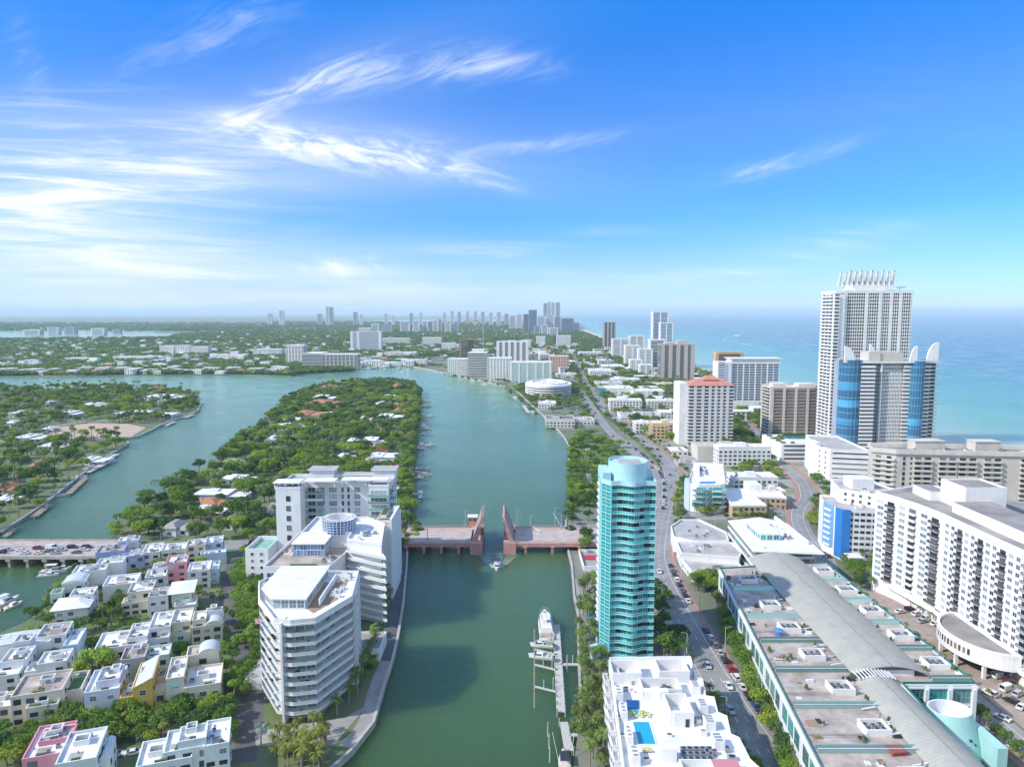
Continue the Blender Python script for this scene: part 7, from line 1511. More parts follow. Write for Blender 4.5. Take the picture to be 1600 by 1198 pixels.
def plant(kind, src, nm):
    vis = []; rest = []
    for t in TREES[kind]:
        px = 800 + FP * t[0] / (t[1] * cos(TH) + 118 * sin(TH)); (vis if -30 < px < 1630 and t[1] > 150 else rest).append(t)
    vis.sort(key=lambda t: hypot(t[0], t[1]) / t[2] ** .5)
    for i, (x, y, s, a, k, lab, grp) in enumerate(vis[:IND]):
        c, t, j = src[k]; c = special(c, lab); e = empty(nm, (x, y, LZ), a); sz = s * tr_.uniform(.92, 1.08); e.scale = (s, s, sz)
        tag(e, lab, 'palm' if kind == 'p' else 'tree', grp); ob('crown', c, e); ob('trunk', t, e)
    return vis[IND:] + rest
def instancer(name, pts, meshes):
    """one object: points that carry whole trees"""
    me = bpy.data.meshes.new(name); me.from_pydata([(t[0], t[1], LZ if len(t) < 8 else t[7]) for t in pts], [], [])
    for nm, ty, i in (('tree_size', 'FLOAT', 2), ('tree_turn', 'FLOAT', 3), ('tree_kind', 'INT', 4)):
        at = me.attributes.new(nm, ty, 'POINT'); at.data.foreach_set('value', [t[i] for t in pts])
    o = ob(name, me); tag(o, kind='stuff')
    g = bpy.data.node_groups.new(name, 'GeometryNodeTree'); g.interface.new_socket('Geometry', in_out='INPUT', socket_type='NodeSocketGeometry'); g.interface.new_socket('Geometry', in_out='OUTPUT', socket_type='NodeSocketGeometry')
    gi, go = g.nodes.new('NodeGroupInput'), g.nodes.new('NodeGroupOutput'); jn = g.nodes.new('GeometryNodeJoinGeometry')
    def attr(nm, ty): n = g.nodes.new('GeometryNodeInputNamedAttribute'); n.data_type = ty; n.inputs[0].default_value = nm; return n.outputs[0]
    for k, src in enumerate(meshes):
        oi = g.nodes.new('GeometryNodeObjectInfo'); oi.inputs['Object'].default_value = src; oi.inputs['As Instance'].default_value = True
        cmp_ = g.nodes.new('FunctionNodeCompare'); cmp_.data_type = 'INT'; cmp_.operation = 'EQUAL'; g.links.new(attr('tree_kind', 'INT'), cmp_.inputs[2]); cmp_.inputs[3].default_value = k
        ip = g.nodes.new('GeometryNodeInstanceOnPoints'); g.links.new(gi.outputs[0], ip.inputs['Points']); g.links.new(cmp_.outputs[0], ip.inputs['Selection']); g.links.new(oi.outputs['Geometry'], ip.inputs['Instance'])
        cx = g.nodes.new('ShaderNodeCombineXYZ'); g.links.new(attr('tree_turn', 'FLOAT'), cx.inputs[2]); g.links.new(cx.outputs[0], ip.inputs['Rotation'])
        cs = g.nodes.new('ShaderNodeCombineXYZ'); sz = attr('tree_size', 'FLOAT')
        for q in range(3): g.links.new(sz, cs.inputs[q])
        g.links.new(cs.outputs[0], ip.inputs['Scale']); g.links.new(ip.outputs[0], jn.inputs[0])
    g.links.new(jn.outputs[0], go.inputs[0]); md = o.modifiers.new('scatter', 'NODES'); md.node_group = g; return o
rb, rp = plant('b', BROAD, 'broadleaf_tree'), plant('p', PALMS, 'palm_tree')
# the source trees of the masses are real trees too, standing at the edge of the leafy island
def sources(src, nm, lab, spots):
    out = []
    for i, (c, t, j) in enumerate(src):
        x, y = P(*spots[i]); o = ob(nm, j, None, (x, y, LZ)); tag(o, f'{lab}, {ORD[i]} from the dock side', 'palm' if 'palm' in nm else 'tree', lab[:40]); out.append(o)
    return out
sb = sources(BROAD, 'broadleaf_tree', 'leafy tree at the very tip of the island', [(640, 603), (634, 600), (622, 598), (612, 597), (590, 598), (575, 599)])
sp_ = sources(PALMS, 'palm_tree', 'palm at the very tip of the island', [(644, 605), (628, 599), (602, 597), (583, 599), (565, 600)])
instancer('garden_trees', rb, sb); instancer('garden_palms', rp, sp_)
# far woods: coarse crowns
FARC = []
for i in range(3):
    cm = crown_mb(70 + i, 6.5, 6.5, 9, 17, 2.9, 1.0); o = ob('broadleaf_tree', cm.mesh('far_crown', [M_LEAFD if i else M_LEAF]), None, (*P(*((300, 583), (350, 583), (405, 583))[i]), LZ)); tag(o, f'leafy tree by the far waterfront villas, {ORD[i]} of three', 'tree', 'trees by the far waterfront'); FARC.append(o)
pts = []; fw = random.Random(5)
GC = [(c.x, c.y) for c in [f[5] for f in FOOT]]
for k in range(60000):
    u = fw.random(); Y = 1330 * (1 - u) ** -.75
    if Y > 11000: continue
    px = fw.uniform(-60, 960); x = X(px, Y, 5)
    far_ok = Y > 4700 and px < 900 and not (P(430, 505)[1] < Y < P(430, 500)[1])
    if not (on_main(x, Y - 6) or far_ok): continue
    if x > 395 or (x > 40 and Y < 2300) or (px > 660 and Y < 1950 and px < 960): continue
    d = noise.noise(Vector((x * .004, Y * .0022, 3)))
    if d < -.22 and fw.random() < .6: continue
    if Y < 2600 and not free(x, Y, 1.0): continue
    s = fw.uniform(.65, 1.25) * (1 if Y < 3000 else 1.5 if Y < 5500 else 2.4)
    pts.append((x, Y, s, fw.uniform(0, 6.3), fw.randrange(3)))
for k in range(900):   # the dark wood behind the beach
    Y = fw.uniform(2450, 4300); x = fw.uniform(240, 405 if Y < 3500 else 430); pts.append((x, Y, fw.uniform(.8, 1.4), 1.0, fw.choice((1, 2))))
for k in range(500):
    x, y = P(fw.uniform(240, 438), fw.uniform(509.5, 518)); 
    if inside((x, y), PL([(240, 520), (262, 514), (330, 511), (430, 509), (440, 511), (420, 516), (300, 520)], 1)): pts.append((x, y, 2.0, 0.5, 1))
instancer('far_woods', pts, FARC)
print('TREES', len(TREES['b']), len(TREES['p']), len(pts))
# ---------------------------------------------------------------- bridges
M_PINK = mat('faded_pink_paint', (.55, .27, .25), .75, .18, .3, detail=7, streak=.35); M_PALEPINK = mat('pale_pink_concrete', (.58, .42, .38), .8, .15, .4, detail=7, streak=.25)
M_BDECK = mat('worn_bridge_concrete', (.47, .38, .33), .85, .25, .25, detail=9)
M_STONEP = mat('weathered_concrete', (.33, .31, .28), .85, .3, .5, detail=8, streak=.4)
def bridge():
    z = 5.2; y0, y1 = P(690, 849, z)[1], P(690, 824, z)[1]
    xa, xb = -56, P(734, 850, z)[0]; xc, xd = P(806, 845, z)[0], 56
    b = Bld('drawbridge', 'pink drawbridge across the channel with both leaves raised', 'bridge', 0, (y0 + y1) / 2, world=True)
    for (x0, x1) in ((xa, xb), (xc, xd)):
        b.part('road_deck', MB().box(x0, y0, z - .5, x1, y1, z, 0, None, True), [M_BDECK])
        b.part('edge_girder', MB().box(x0, y0 - .4, z - 1.6, x1, y0 - .01, z + .35, 0, None, True), [M_PINK]); b.part('edge_girder', MB().box(x0, y1 + .01, z - 1.6, x1, y1 + .4, z + .35, 0, None, True), [M_PINK])
        for yy in (y0 + 2.4, y1 - 2.4): b.part('footway_kerb', MB().box(x0, yy - .15, z, x1, yy + .15, z + .3), [M_PALEPINK])
        rl = MB(); 
        for yy in (y0, y1): rl.box(x0, yy - .1, z + 1.0, x1, yy + .1, z + 1.15, 0, None, True)
        k = int((x1 - x0) / 2)
        for i in range(k + 1):
            for yy in (y0, y1): rl.box(x0 + i * (x1 - x0) / k - .07, yy - .07, z, x0 + i * (x1 - x0) / k + .07, yy + .07, z + 1.0)
        b.part('railing', rl, [M_PALEPINK], stuff=True)
        for i in range(4):
            u = x0 + (x1 - x0) * (i + .35) / 4
            b.part('pier', MB().box(u - .7, y0 + .2, -2, u + .7, y1 - .2, z - .5), [M_PINK]); b.part('pier_cap', MB().box(u - .9, y0 - .6, z - 2.0, u + .9, y1 + .6, z - 1.3, 0, None, True), [M_PALEPINK])
        ln = MB()
        for q in (.3, .42, .58, .7): yy = y0 + (y1 - y0) * q; ln.quad([(x0 + 1, yy - .12, z + .01), (x1 - 1, yy - .12, z + .01), (x1 - 1, yy + .12, z + .01), (x0 + 1, yy + .12, z + .01)])
        b.part('lane_line', ln, [M_LINE])
    for (x0, x1, s) in ((xb, xb + 6.2, 1), (xc - 6.2, xc, -1)):
        b.part('bascule_pier', MB().box(x0, y0 - 1.4, -2, x1, y0 + 4, z + .4, 0, 1).box(x0, y1 - 4, -2, x1, y1 + 1.4, z + .4, 0, 1).box(x0, y0 + 4.01, -2, x1, y1 - 4.01, z - 3, 0, 1), [M_PINK, M_PALEPINK])
        b.part('pier_rail', MB().box(x0, y0 - 1.4, z + .42, x1, y0 - 1.2, z + 1.5).box(x0, y1 + 1.2, z + .42, x1, y1 + 1.4, z + 1.5), [M_PALEPINK])
        # a raised leaf: two deep girders, floor beams and the road plate between them, turned up about its hinge
        hx = x0 + 1.0 if s > 0 else x1 - 1.0; lf = MB(); Lf = 12.8
        for yy in (y0 + 1.2, y1 - 1.2):
            lf.box(0, yy - .5, -2.0, Lf * .62, yy + .5, .2, 0, None, True); lf.box(Lf * .62, yy - .5, -1.1, Lf, yy + .5, .2, 0, None, True); lf.box(-3.2, yy - .7, -2.6, 0, yy + .7, .4, 0, None, True)
        lf2 = MB().box(0, y0 + 1.75, -.35, Lf, y1 - 1.75, -.02, 0, None, True)
        fb = MB()
        for i in range(8): fb.box(.6 + i * 1.85, y0 + 1.75, -1.0, .9 + i * 1.85, y1 - 1.75, -.36)
        a = radians(70); M = Matrix.Translation((hx, 0, z)) @ (Matrix.Rotation(-a, 4, 'Y') if s > 0 else Matrix.Rotation(pi, 4, 'Z') @ Matrix.Identity(4))
        def place(src, nm, ms, par=None, st=False):
            o = MB(); o.f = src.f; o.m = src.m
            for (x, y, zz) in src.v:
                xr, zr = x * cos(a) - zz * sin(a), x * sin(a) + zz * cos(a)
                o.v.append((hx + s * xr, y, z + zr))
            if s < 0: o.f = [f[::-1] for f in o.f]
            return b.part(nm, o, ms, par, stuff=st)
        g = place(lf, 'raised_leaf', [M_PINK]); place(lf2, 'leaf_road_plate', [M_STONEP], g); place(fb, 'floor_beams', [M_PINK], g, True)
    b.part('control_house', MB().box(xb - 2.6, y1 + .6, z + .2, xb + 2.2, y1 + 5, z + 5.4, 0).box(xb - 3.0, y1 + .2, z + 5.4, xb + 2.6, y1 + 5.4, z + 5.8, 1).box(xb - 2.6, y1 + .6, -2, xb + 2.2, y1 + 5, z + .2, 0), [M_PINK, M_WHITE])
    b.fac((xb - 2.6, y1 + .58), (xb + 2.2, y1 + .58), z + 3, 3, 1, [(1.3, 1.8, 1.6, .2, 'w2dark'), (3.5, 1.8, 1.6, .2, 'w2dark')]); b.done(20)
    for (px, py, hh, lab, arm) in ((727, 824, 9, 'tall lamp post beside the bridge control house', 1), (808, 822, 9, 'first lamp post on the far side of the right bridge half', 1), (815, 822, 6.5, 'shorter lamp post next to the first one on the right bridge half', -1), (867, 822, 10, 'tall lamp post above the white barrier arm', 1), (877, 822, 7, 'lamp post nearest the bank on the far side of the bridge', -1), (829, 823, 6, 'short signal post in the middle of the right bridge half', 1), (889, 846, 8, 'lamp post on the near side of the bridge by the bank', -1)):
        lamp(*P(px, py, z), z, hh, lab, arm)
    x, y = P(668, 845, z); t = Bld('navigation_mast', 'very tall slim pole rising through the left bridge half', 'mast', x, y); t.part('pole', MB().cyl(x * 0, 0, LZ - 2, 20, .22, .12, 6), [M_GREY]); t.part('top_light', MB().cyl(0, 0, 20, 20.6, .3, n=6), [M_DARK])
    a, c = P(866, 800, 13), P(878, 822, z + 1)
    g = Bld('barrier_gate', 'raised white barrier arm on the right bridge half', 'barrier', *P(877, 826, z)); g.part('gate_post', MB().box(-.4, -.4, z, .4, .4, z + 1.6), [M_GREY]); g.part('gate_arm', MB().bar((0, 0, z + 1.3), (-4.2, 0, z + 8.5), .28), [M_WHITE])
    g = Bld('barrier_gate', 'white barrier arm lying across the lanes of the right bridge half', 'barrier', *P(833, 826, z)); g.part('gate_post', MB().box(-.4, -.4, z, .4, .4, z + 1.5), [M_GREY]); g.part('gate_arm', MB().bar((0, 0, z + 1.1), (3.2, -8, z + 1.3), .25), [M_WHITE])
def lamp(x, y, z, h, label, arm=1, group=None, rz=0.0):
    e = empty('street_lamp', (x, y, z), rz); tag(e, label, 'street lamp', group)
    ob('pole', LAMP[0], e, (0, 0, 0), 0, (1, 1, h)); ob('arm', LAMP[1], e, (0, 0, h), 0, (arm, 1, 1)); ob('lamp_head', LAMP[2], e, (arm * 1.7, 0, h + .25))
LAMP = [MB().cyl(0, 0, 0, 1, .13, .08, 6).mesh('pole', [M_STEEL]), MB().bar((0, 0, -.1), (1.5, 0, .3), .1).mesh('arm', [M_STEEL]), MB().box(-.45, -.16, -.06, .35, .16, .1, 0, None, True).mesh('lamp_head', [M_GREY])]
bridge()
def causeway():
    z = 5.0; y0, y1 = P(80, 871, z)[1], P(80, 845, z)[1]; x0, x1 = -300, P(158, 860, z)[0]
    b = Bld('causeway_bridge', 'low grey road bridge crossing the left channel on many piers', 'bridge', -240, (y0 + y1) / 2, world=True)
    b.part('road_deck', MB().box(x0, y0, z - .9, x1 + 8, y1, z, 0, 1, True), [M_CONC, M_BDECK])
    b.part('parapet', MB().box(x0, y0 - .3, z - .6, x1 + 6, y0 - .01, z + .9), [M_CONC]); b.part('parapet', MB().box(x0, y1 + .01, z - .6, x1 + 6, y1 + .3, z + .9), [M_CONC]); b.part('median_kerb', MB().box(x0, (y0 + y1) / 2 + 3, z, x1 + 6, (y0 + y1) / 2 + 3.6, z + .5), [M_CONC])
    x = x1 - 4
    while x > x0: b.part('pier', MB().box(x - .7, y0 + .6, -2, x + .7, y1 - .6, z - .9), [M_STONEP]); b.part('pier_cap', MB().box(x - 1.1, y0 - .2, z - 1.9, x + 1.1, y1 + .2, z - .95, 0, None, True), [M_CONC]); x -= 8.6
    b.done(); return z, y0, y1
CWZ, CY0, CY1 = causeway()
# ---------------------------------------------------------------- vehicles
CARC = dict(white=(.72, .72, .71), silver=(.42, .44, .46), grey=(.16, .165, .17), black=(.018, .019, .021), red=(.32, .03, .03), blue=(.04, .09, .24), maroon=(.14, .03, .035))
CARM = {k: mat('car_paint_' + k, v, .25, spec=.6) for k, v in CARC.items()}
M_CG = mat('car_glass', (.02, .025, .03), .06, spec=.8); M_TYRE = mat('tyre', (.02, .02, .02), .8); M_HL = mat('headlamp_glass', (.6, .6, .58), .1); M_TL = mat('tail_lamp', (.35, .02, .02), .2)
def car_parts(kind):
    Lc, Wd, belt, top = dict(sedan=(4.6, 1.82, .93, 1.43), suv=(4.7, 1.92, 1.08, 1.74), van=(5.6, 2.0, 1.15, 2.25))[kind]; h = Lc / 2; w = Wd / 2
    prof = [(-h, .38), (-h + .02, belt - .1), (-h + .12, belt), (h * .52, belt), (h - .25, belt - .16), (h, belt - .42), (h, .38)]
    if kind == 'van': prof = [(-h, .4), (-h, belt), (h * .62, belt), (h - .12, belt - .2), (h, belt - .5), (h, .4)]
    o = MB(); n = len(prof)
    for y, rev in ((-w, 0), (w, 1)): f = [(x, y, z) for x, z in prof]; o.quad(f[::-1] if not rev else f)
    for i in range(n): a, c = prof[i], prof[(i + 1) % n]; o.quad([(a[0], -w, a[1]), (c[0], -w, c[1]), (c[0], w, c[1]), (a[0], w, a[1])])
    rx0, rx1, bx0, bx1 = dict(sedan=(-.95, .45, -1.75, 1.25), suv=(-1.95, .4, -2.22, 1.2), van=(-2.7, 1.2, -2.75, 1.9))[kind]; tw = w * .80
    o.box(rx0, -tw, top - .06, rx1, tw, top, 0, None, True)
    if kind == 'van': o.box(rx0, -w + .03, belt, .5, w - .03, top - .06)
    for s in (-1, 1): o.bar((rx1, s * tw, top - .03), (bx1, s * (w - .08), belt), .1); o.bar((rx0, s * tw, top - .03), (bx0, s * (w - .08), belt), .12)
    g = MB(); bw = w - .06; A = [(bx0, -bw, belt), (bx1, -bw, belt), (bx1, bw, belt), (bx0, bw, belt)]; T = [(rx0, -tw, top - .07), (rx1, -tw, top - .07), (rx1, tw, top - .07), (rx0, tw, top - .07)]
    for i in range(4): j = (i + 1) % 4; g.quad([A[i], A[j], T[j], T[i]])
    g.quad(T)
    wh = MB(); r = .34
    for (y0, y1) in ((-.1, .1),):
        k = 10; ring0 = [(r * cos(2 * pi * i / k), y0, r * sin(2 * pi * i / k)) for i in range(k)]; ring1 = [(p[0], y1, p[2]) for p in ring0]
        for i in range(k): j = (i + 1) % k; wh.quad([ring0[i], ring0[j], ring1[j], ring1[i]])
        wh.quad(ring0[::-1]); wh.quad(ring1); wh.quad([(p[0] * .55, y0 - .01, p[2] * .55) for p in ring0[::-1]], 1); wh.quad([(p[0] * .55, y1 + .01, p[2] * .55) for p in ring1], 1)
    return o, g, wh.mesh('wheel', [M_TYRE, M_GREY]), (Lc, Wd, belt)
CP = {k: car_parts(k) for k in ('sedan', 'suv', 'van')}
CMESH = {(k, c): (CP[k][0].mesh('body', [CARM[c]]),) for k in CP for c in CARC}
CGL = {k: CP[k][1].mesh('window_glass', [M_CG]) for k in CP}
HLM = MB().box(-.04, -.2, -.08, .04, .2, .08, 0, None, True).mesh('headlight', [M_HL]); TLM = MB().box(-.04, -.2, -.08, .04, .2, .08, 0, None, True).mesh('tail_light', [M_TL])
NC = [0]
def car(x, y, z, rz, kind, col, label, group=None, full=True):
    e = empty('parked_car' if 'parked' in label else 'car', (x, y, z), rz); tag(e, label, 'van' if kind == 'van' else 'car', group)
    ob('body', CMESH[(kind, col)][0], e); ob('window_glass', CGL[kind], e); Lc, Wd, belt = CP[kind][3]
    for sx in (-.31, .31):
        for sy in (-1, 1): ob('wheel', CP[kind][2], e, (sx * Lc, sy * (Wd / 2 - .08), .34))
    if full:
        for sy in (-1, 1): ob('headlight', HLM, e, (Lc / 2 + .02, sy * Wd * .34, belt - .3)); ob('tail_light', TLM, e, (-Lc / 2, sy * Wd * .36, belt - .2))
cr = random.Random(77); CZ = LZ + .045
CN = ['white', 'white', 'black', 'black', 'grey', 'silver', 'silver', 'blue', 'black', 'red', 'grey', 'white', 'maroon']
def kcol(): return cr.choice(('sedan', 'sedan', 'suv')), cr.choice(CN)
def NTH(i): return ORD[i] if i < 20 else 'twenty ' + ORD[(i - 20) % 20]
def cars_along(pts, off, step, label, group, flip=False, skip=.1, z=CZ, full=True, seq=None):
    for i, (x, y, a) in enumerate(walk(offset_line(pts, off), step)):
        if cr.random() < skip: continue
        k, c = kcol(); c = seq[i % len(seq)] if seq else c
        car(x, y, z, a + (pi if flip else 0) + cr.uniform(-.03, .03), k, c, label.replace('COL', c).replace('NTH', NTH(i)), group.replace('COL', c), full)
SEQ = ['black', 'maroon', 'black', 'grey', 'black', 'black', 'blue', 'black', 'white', 'white', 'red', 'black', 'silver', 'grey', 'white', 'black']
cars_along(AVE[2:20], 5.3, 5.7, 'COL parked car, NTH from the near end of the kerb line by the lofts', 'cars parked by the lofts', skip=.03, seq=SEQ)
cars_along(AVE[22:28], 5.3, 5.8, 'COL parked car, NTH in the short kerb line right of the teal tower', 'cars parked by the teal tower', skip=.0, seq=['white', 'black', 'grey', 'black'])
def at(px, py, pts): 
    x, y = P(px, py); return x, y, min(walk(pts, 2.0), key=lambda q: hypot(q[0] - x, q[1] - y))[2]
for (px, py, k, c, f, lab) in ((1105, 1041, 'sedan', 'silver', 1, 'silver car driving up the avenue, the farthest of three in mid lane'), (1138, 1073, 'sedan', 'white', 1, 'white car driving down the avenue beside the white pool block'), (1141, 1111, 'sedan', 'silver', 1, 'silver car with a dark rear window, nearest in the avenue lanes'), (1030, 894, 'sedan', 'white', 1, 'white car driving past the teal tower'), (1026, 909, 'suv', 'black', 0, 'dark car driving just behind the white one past the teal tower'), (1029, 733, 'sedan', 'white', 1, 'white car on the carriageway behind the drum of the teal tower'), (1018, 731, 'sedan', 'grey', 0, 'grey car on the carriageway behind the teal tower')):
    x, y, a = at(px, py, AVE); car(x, y, CZ, a + (pi if f else 0), k, c, lab)
cars_along(WAV[4:22], 3.4, 9, 'COL car standing on the west carriageway by the park', 'COL cars on the west carriageway', skip=.35, full=False); cars_along(AVE[40:84], -2, 34, 'COL car on the far part of the avenue', 'COL cars on the far avenue', skip=.25, full=False); cars_along(AVE[44:84], 2.2, 41, 'COL car on the far part of the avenue', 'COL cars on the far avenue', True, .25, full=False)
for k in range(16): x, y = P(cr.uniform(903, 938), cr.uniform(622, 648)); car(x, y, CZ, cr.uniform(-.5, .9), 'sedan', cr.choice(CN), 'parked car in the car park where the avenue narrows', 'cars in the far car park', False)
CWC = [(2, 866, 'suv', 'black', 'black car at the very edge of the causeway bridge'), (12, 862, 'sedan', 'silver', 'silver car right behind the black one on the causeway bridge'), (33, 863, 'sedan', 'white', 'white car of a close pair on the causeway bridge'), (39, 867, 'sedan', 'white', 'lower white car of a close pair on the causeway bridge'), (60, 860, 'suv', 'maroon', 'maroon car in the far lane of the causeway bridge'), (60, 867, 'sedan', 'white', 'white car below the maroon one on the causeway bridge'), (82, 859, 'van', 'white', 'white van in the middle of the causeway bridge'), (76, 864, 'sedan', 'grey', 'grey car beside the white van on the causeway bridge'), (86, 867, 'sedan', 'silver', 'silver car in front of the white van on the causeway bridge'), (96, 862, 'sedan', 'silver', 'silver car behind the white van on the causeway bridge'), (113, 858, 'suv', 'black', 'black car ahead of the white van in the far lane'), (119, 866, 'sedan', 'grey', 'dark grey car in the near lane toward the houses'), (136, 858, 'suv', 'black', 'last black car in the far lane next to the blue house'), (132, 862, 'sedan', 'white', 'white car almost off the causeway bridge')]
for (px, py, k, c, lab) in CWC: x, y = P(px, py - 2, CWZ); car(x, y, CWZ + .02, 0 if py < 863 else pi, k, c, lab)
for (px, py, k, c, a, lab) in ((1407, 957, 'sedan', 'white', .3, 'white parked car at the far end of the condo driveway'), (1423, 954, 'suv', 'black', 0, 'black parked car behind the white one at the far driveway end'), (1433, 961, 'suv', 'white', .4, 'white parked suv in the driveway row under small palms'), (1441, 972, 'sedan', 'silver', .4, 'silver parked car in the driveway row under small palms'), (1450, 968, 'van', 'white', .4, 'white parked van in the driveway row under small palms'), (1461, 976, 'sedan', 'white', .5, 'white parked car nearest the round canopy in the far row'), (1478, 983, 'suv', 'black', .6, 'black parked car beside the round driveway canopy'), (1540, 1044, 'suv', 'black', 1.9, 'black parked car under the round driveway canopy edge'), (1546, 1085, 'suv', 'white', 2.0, 'white parked car alone at the hedge side of the driveway'), (1562, 1058, 'van', 'white', .3, 'long white parked van by the canopy ramp'), (1578, 1066, 'suv', 'maroon', .2, 'maroon parked car between white vans'), (1574, 1078, 'van', 'white', .4, 'white parked van in front of the maroon car'), (1591, 1086, 'suv', 'silver', .5, 'silver parked car near the edge of the driveway'), (1580, 1098, 'suv', 'black', 1.9, 'black parked car standing apart on the pink driveway'), (1596, 1106, 'sedan', 'white', .6, 'white parked car at the lower driveway edge'), (1566, 1123, 'sedan', 'white', 2.1, 'white car driving on the coast road below the driveway'), (1279, 862, 'suv', 'black', 1.2, 'black car at the hotel kerb'), (1287, 866, 'sedan', 'blue', 1.2, 'blue car in the hotel kerb line'), (1295, 870, 'sedan', 'black', 1.2, 'last black car in the hotel kerb line'), (1209, 796, 'sedan', 'silver', 0, 'silver parked car in the yard by the date palms'), (1217, 790, 'suv', 'black', 0, 'black parked car in the yard by the date palms'), (1226, 795, 'sedan', 'grey', .2, 'grey car turning at the bend of the coast road'), (1172, 1, 'sedan', 'white', 0, '')):
    if lab: x, y = P(px, py); car(x, y, CZ, a, k, c, lab)
for (px, py, lab) in ((181, 1181, 'white parked car under the street trees by the pink house'), (209, 1178, 'second white parked car under the street trees')): x, y = P(px, py); car(x, y, CZ, RZ, 'sedan', 'white', lab)
for k in range(26): x, y = P(cr.uniform(1018, 1240), cr.uniform(640, 706)); (free(x, y, 2.5, 0) and car(x, y, CZ, cr.choice((0, pi / 2)) + cr.uniform(-.2, .2), 'sedan', cr.choice(CN), 'small parked car between the low blocks and the ocean towers', 'cars among the low blocks', False))
# ---------------------------------------------------------------- docks and boats
M_DOCK = mat('bleached_dock_planks', (.52, .50, .46), .85, .25, .8, stretch=(6, 1, 1)); M_PILE = mat('pale_piles', (.50, .49, .46), .8, .3, .8); M_WOOD = mat('brown_dock_planks', (.30, .23, .17), .85, .3, .8)
PILEM = MB().cyl(0, 0, -.3, 1, .22, .2, 7).mesh('pile', [M_PILE])
def dock(label, segs, piles, z=1.4, w=2.2, m=None, name='dock'):
    (x, y) = segs[0][0]; b = Bld(name, label, 'dock', x, y, world=True); b.root.location.z = 0; b.M = Matrix.Translation((x, y, 0))
    for (a, c, *ww) in segs:
        q = strip([a, c], -(ww[0] if ww else w) / 2, (ww[0] if ww else w) / 2, z - .3, z1=z); q.v = [(v[0] - x, v[1] - y, v[2]) for v in q.v]; o = q.build('deck', [m or M_DOCK], b.root)
    for (px_, py_, h) in piles: ob('pile', PILEM, b.root, (px_ - x, py_ - y, 0), 0, (1, 1, h))
    return b
A0, A1 = P(869, 975, 1.4), P(877, 1112, 1.4); LFT = []
pl = [(A0[0] - 1.2 + (A1[0] - A0[0]) * t, A0[1] + (A1[1] - A0[1]) * t, 2.6) for t in [i / 14 for i in range(15)]] + [(A0[0] + 1.2 + (A1[0] - A0[0]) * t, A0[1] + (A1[1] - A0[1]) * t, 2.4) for t in [i / 14 for i in range(15)]]
sg = [(A0, A1, 2.6), (P(877, 1037, 1.4), P(906, 1037, 1.4), 1.4)]
for py in (1008, 1022, 1046, 1080):
    a, c = P(871, py, 1.4), P(835, py - 9, 1.4); sg.append((a, c, .8)); pl += [(c[0], c[1], 5.2), (c[0] + 3, c[1] - .3, 3.6), (c[0] + 6, c[1] - .8, 4.6)]
for py in (1000, 1060, 1098): c = P(835, py, 1.4); pl.append((c[0], c[1], 5))
pl += [(*P(886, 1033, 1.4), 3.6), (*P(895, 1033, 1.4), 3.6), (*P(886, 1043, 1.4), 3.6)]
dock('long white timber dock with lift beams and tall piles in front of the teal tower', sg, pl)
B0, B1 = P(881, 1127, 1.4), P(889, 1172, 1.4); dock('short pale dock beside the white pool block with a narrow gangway', [(B0, B1, 2.4), (P(890, 1147, 1.4), P(909, 1147, 1.4), 1.2)], [(B0[0] - 1.3, B0[1], 2.5), (B1[0] + 1.3, B1[1], 2.6), (B1[0] - 1.3, B1[1], 2.4)])
for i, (px, y0, y1, lab) in enumerate(((856, 1133, 1150, 'upper'), (858, 1152, 1168, 'middle'), (859, 1172, 1190, 'lower'))):
    x, y = P(px, y1, 0); t = Bld('mooring_pile', lab + ' of three lone mooring piles left of the short dock', 'mooring pile', x, y); t.root.location.z = 0; ob('pile', PILEM, t.root, (0, 0, 0), 0, (1, 1, 4.2))
def loft_hull(Lh, Wd, free_, m=0, bowrise=.5, full=.5):
    o = MB(); n = 12; rows = []
    for i in range(n + 1):
        t = i / n; w = Wd / 2 * (1 - max(0, (t - full) / (1 - full)) ** 2.1) * (.93 + .07 * min(1, t * 4)); zt = free_ + bowrise * t ** 2.5; x = -Lh / 2 + Lh * t
        kx = x - (Lh * .05 if t > .85 else 0) * (t - .85) / .15
        rows.append([(kx, 0, -.35), (kx, w * .82, .05), (x, w, zt), (x, -w, zt), (kx, -w * .82, .05)])
    for a, c in zip(rows, rows[1:]):
        for j in range(5):
            if j == 2: continue
            k = (j + 1) % 5; o.quad([a[j], c[j], c[k], a[k]][::-1], m)
        o.quad([a[2], c[2], c[3], a[3]][::-1], m + 1)
    o.quad(rows[0], m); return o
M_GEL = mat('white_gelcoat', (.74, .74, .73), .25, spec=.6); M_TEAK = mat('teak_deck', (.44, .33, .22), .7, .2, 1.2, stretch=(1, 9, 1)); M_CRM = mat('cream_deck', (.62, .57, .48), .6, .1, .5); M_NAVY = mat('navy_canvas', (.02, .04, .14), .8)
def frustum(o, x0, x1, w, z0, z1, dx0, dx1, k, m=0, mt=None):
    A = [(x0, -w, z0), (x1, -w, z0), (x1, w, z0), (x0, w, z0)]; T = [(x0 + dx0, -w * k, z1), (x1 - dx1, -w * k, z1), (x1 - dx1, w * k, z1), (x0 + dx0, w * k, z1)]
    for i in range(4): j = (i + 1) % 4; o.quad([A[i], A[j], T[j], T[i]], m)
    o.quad(T, m if mt is None else mt)
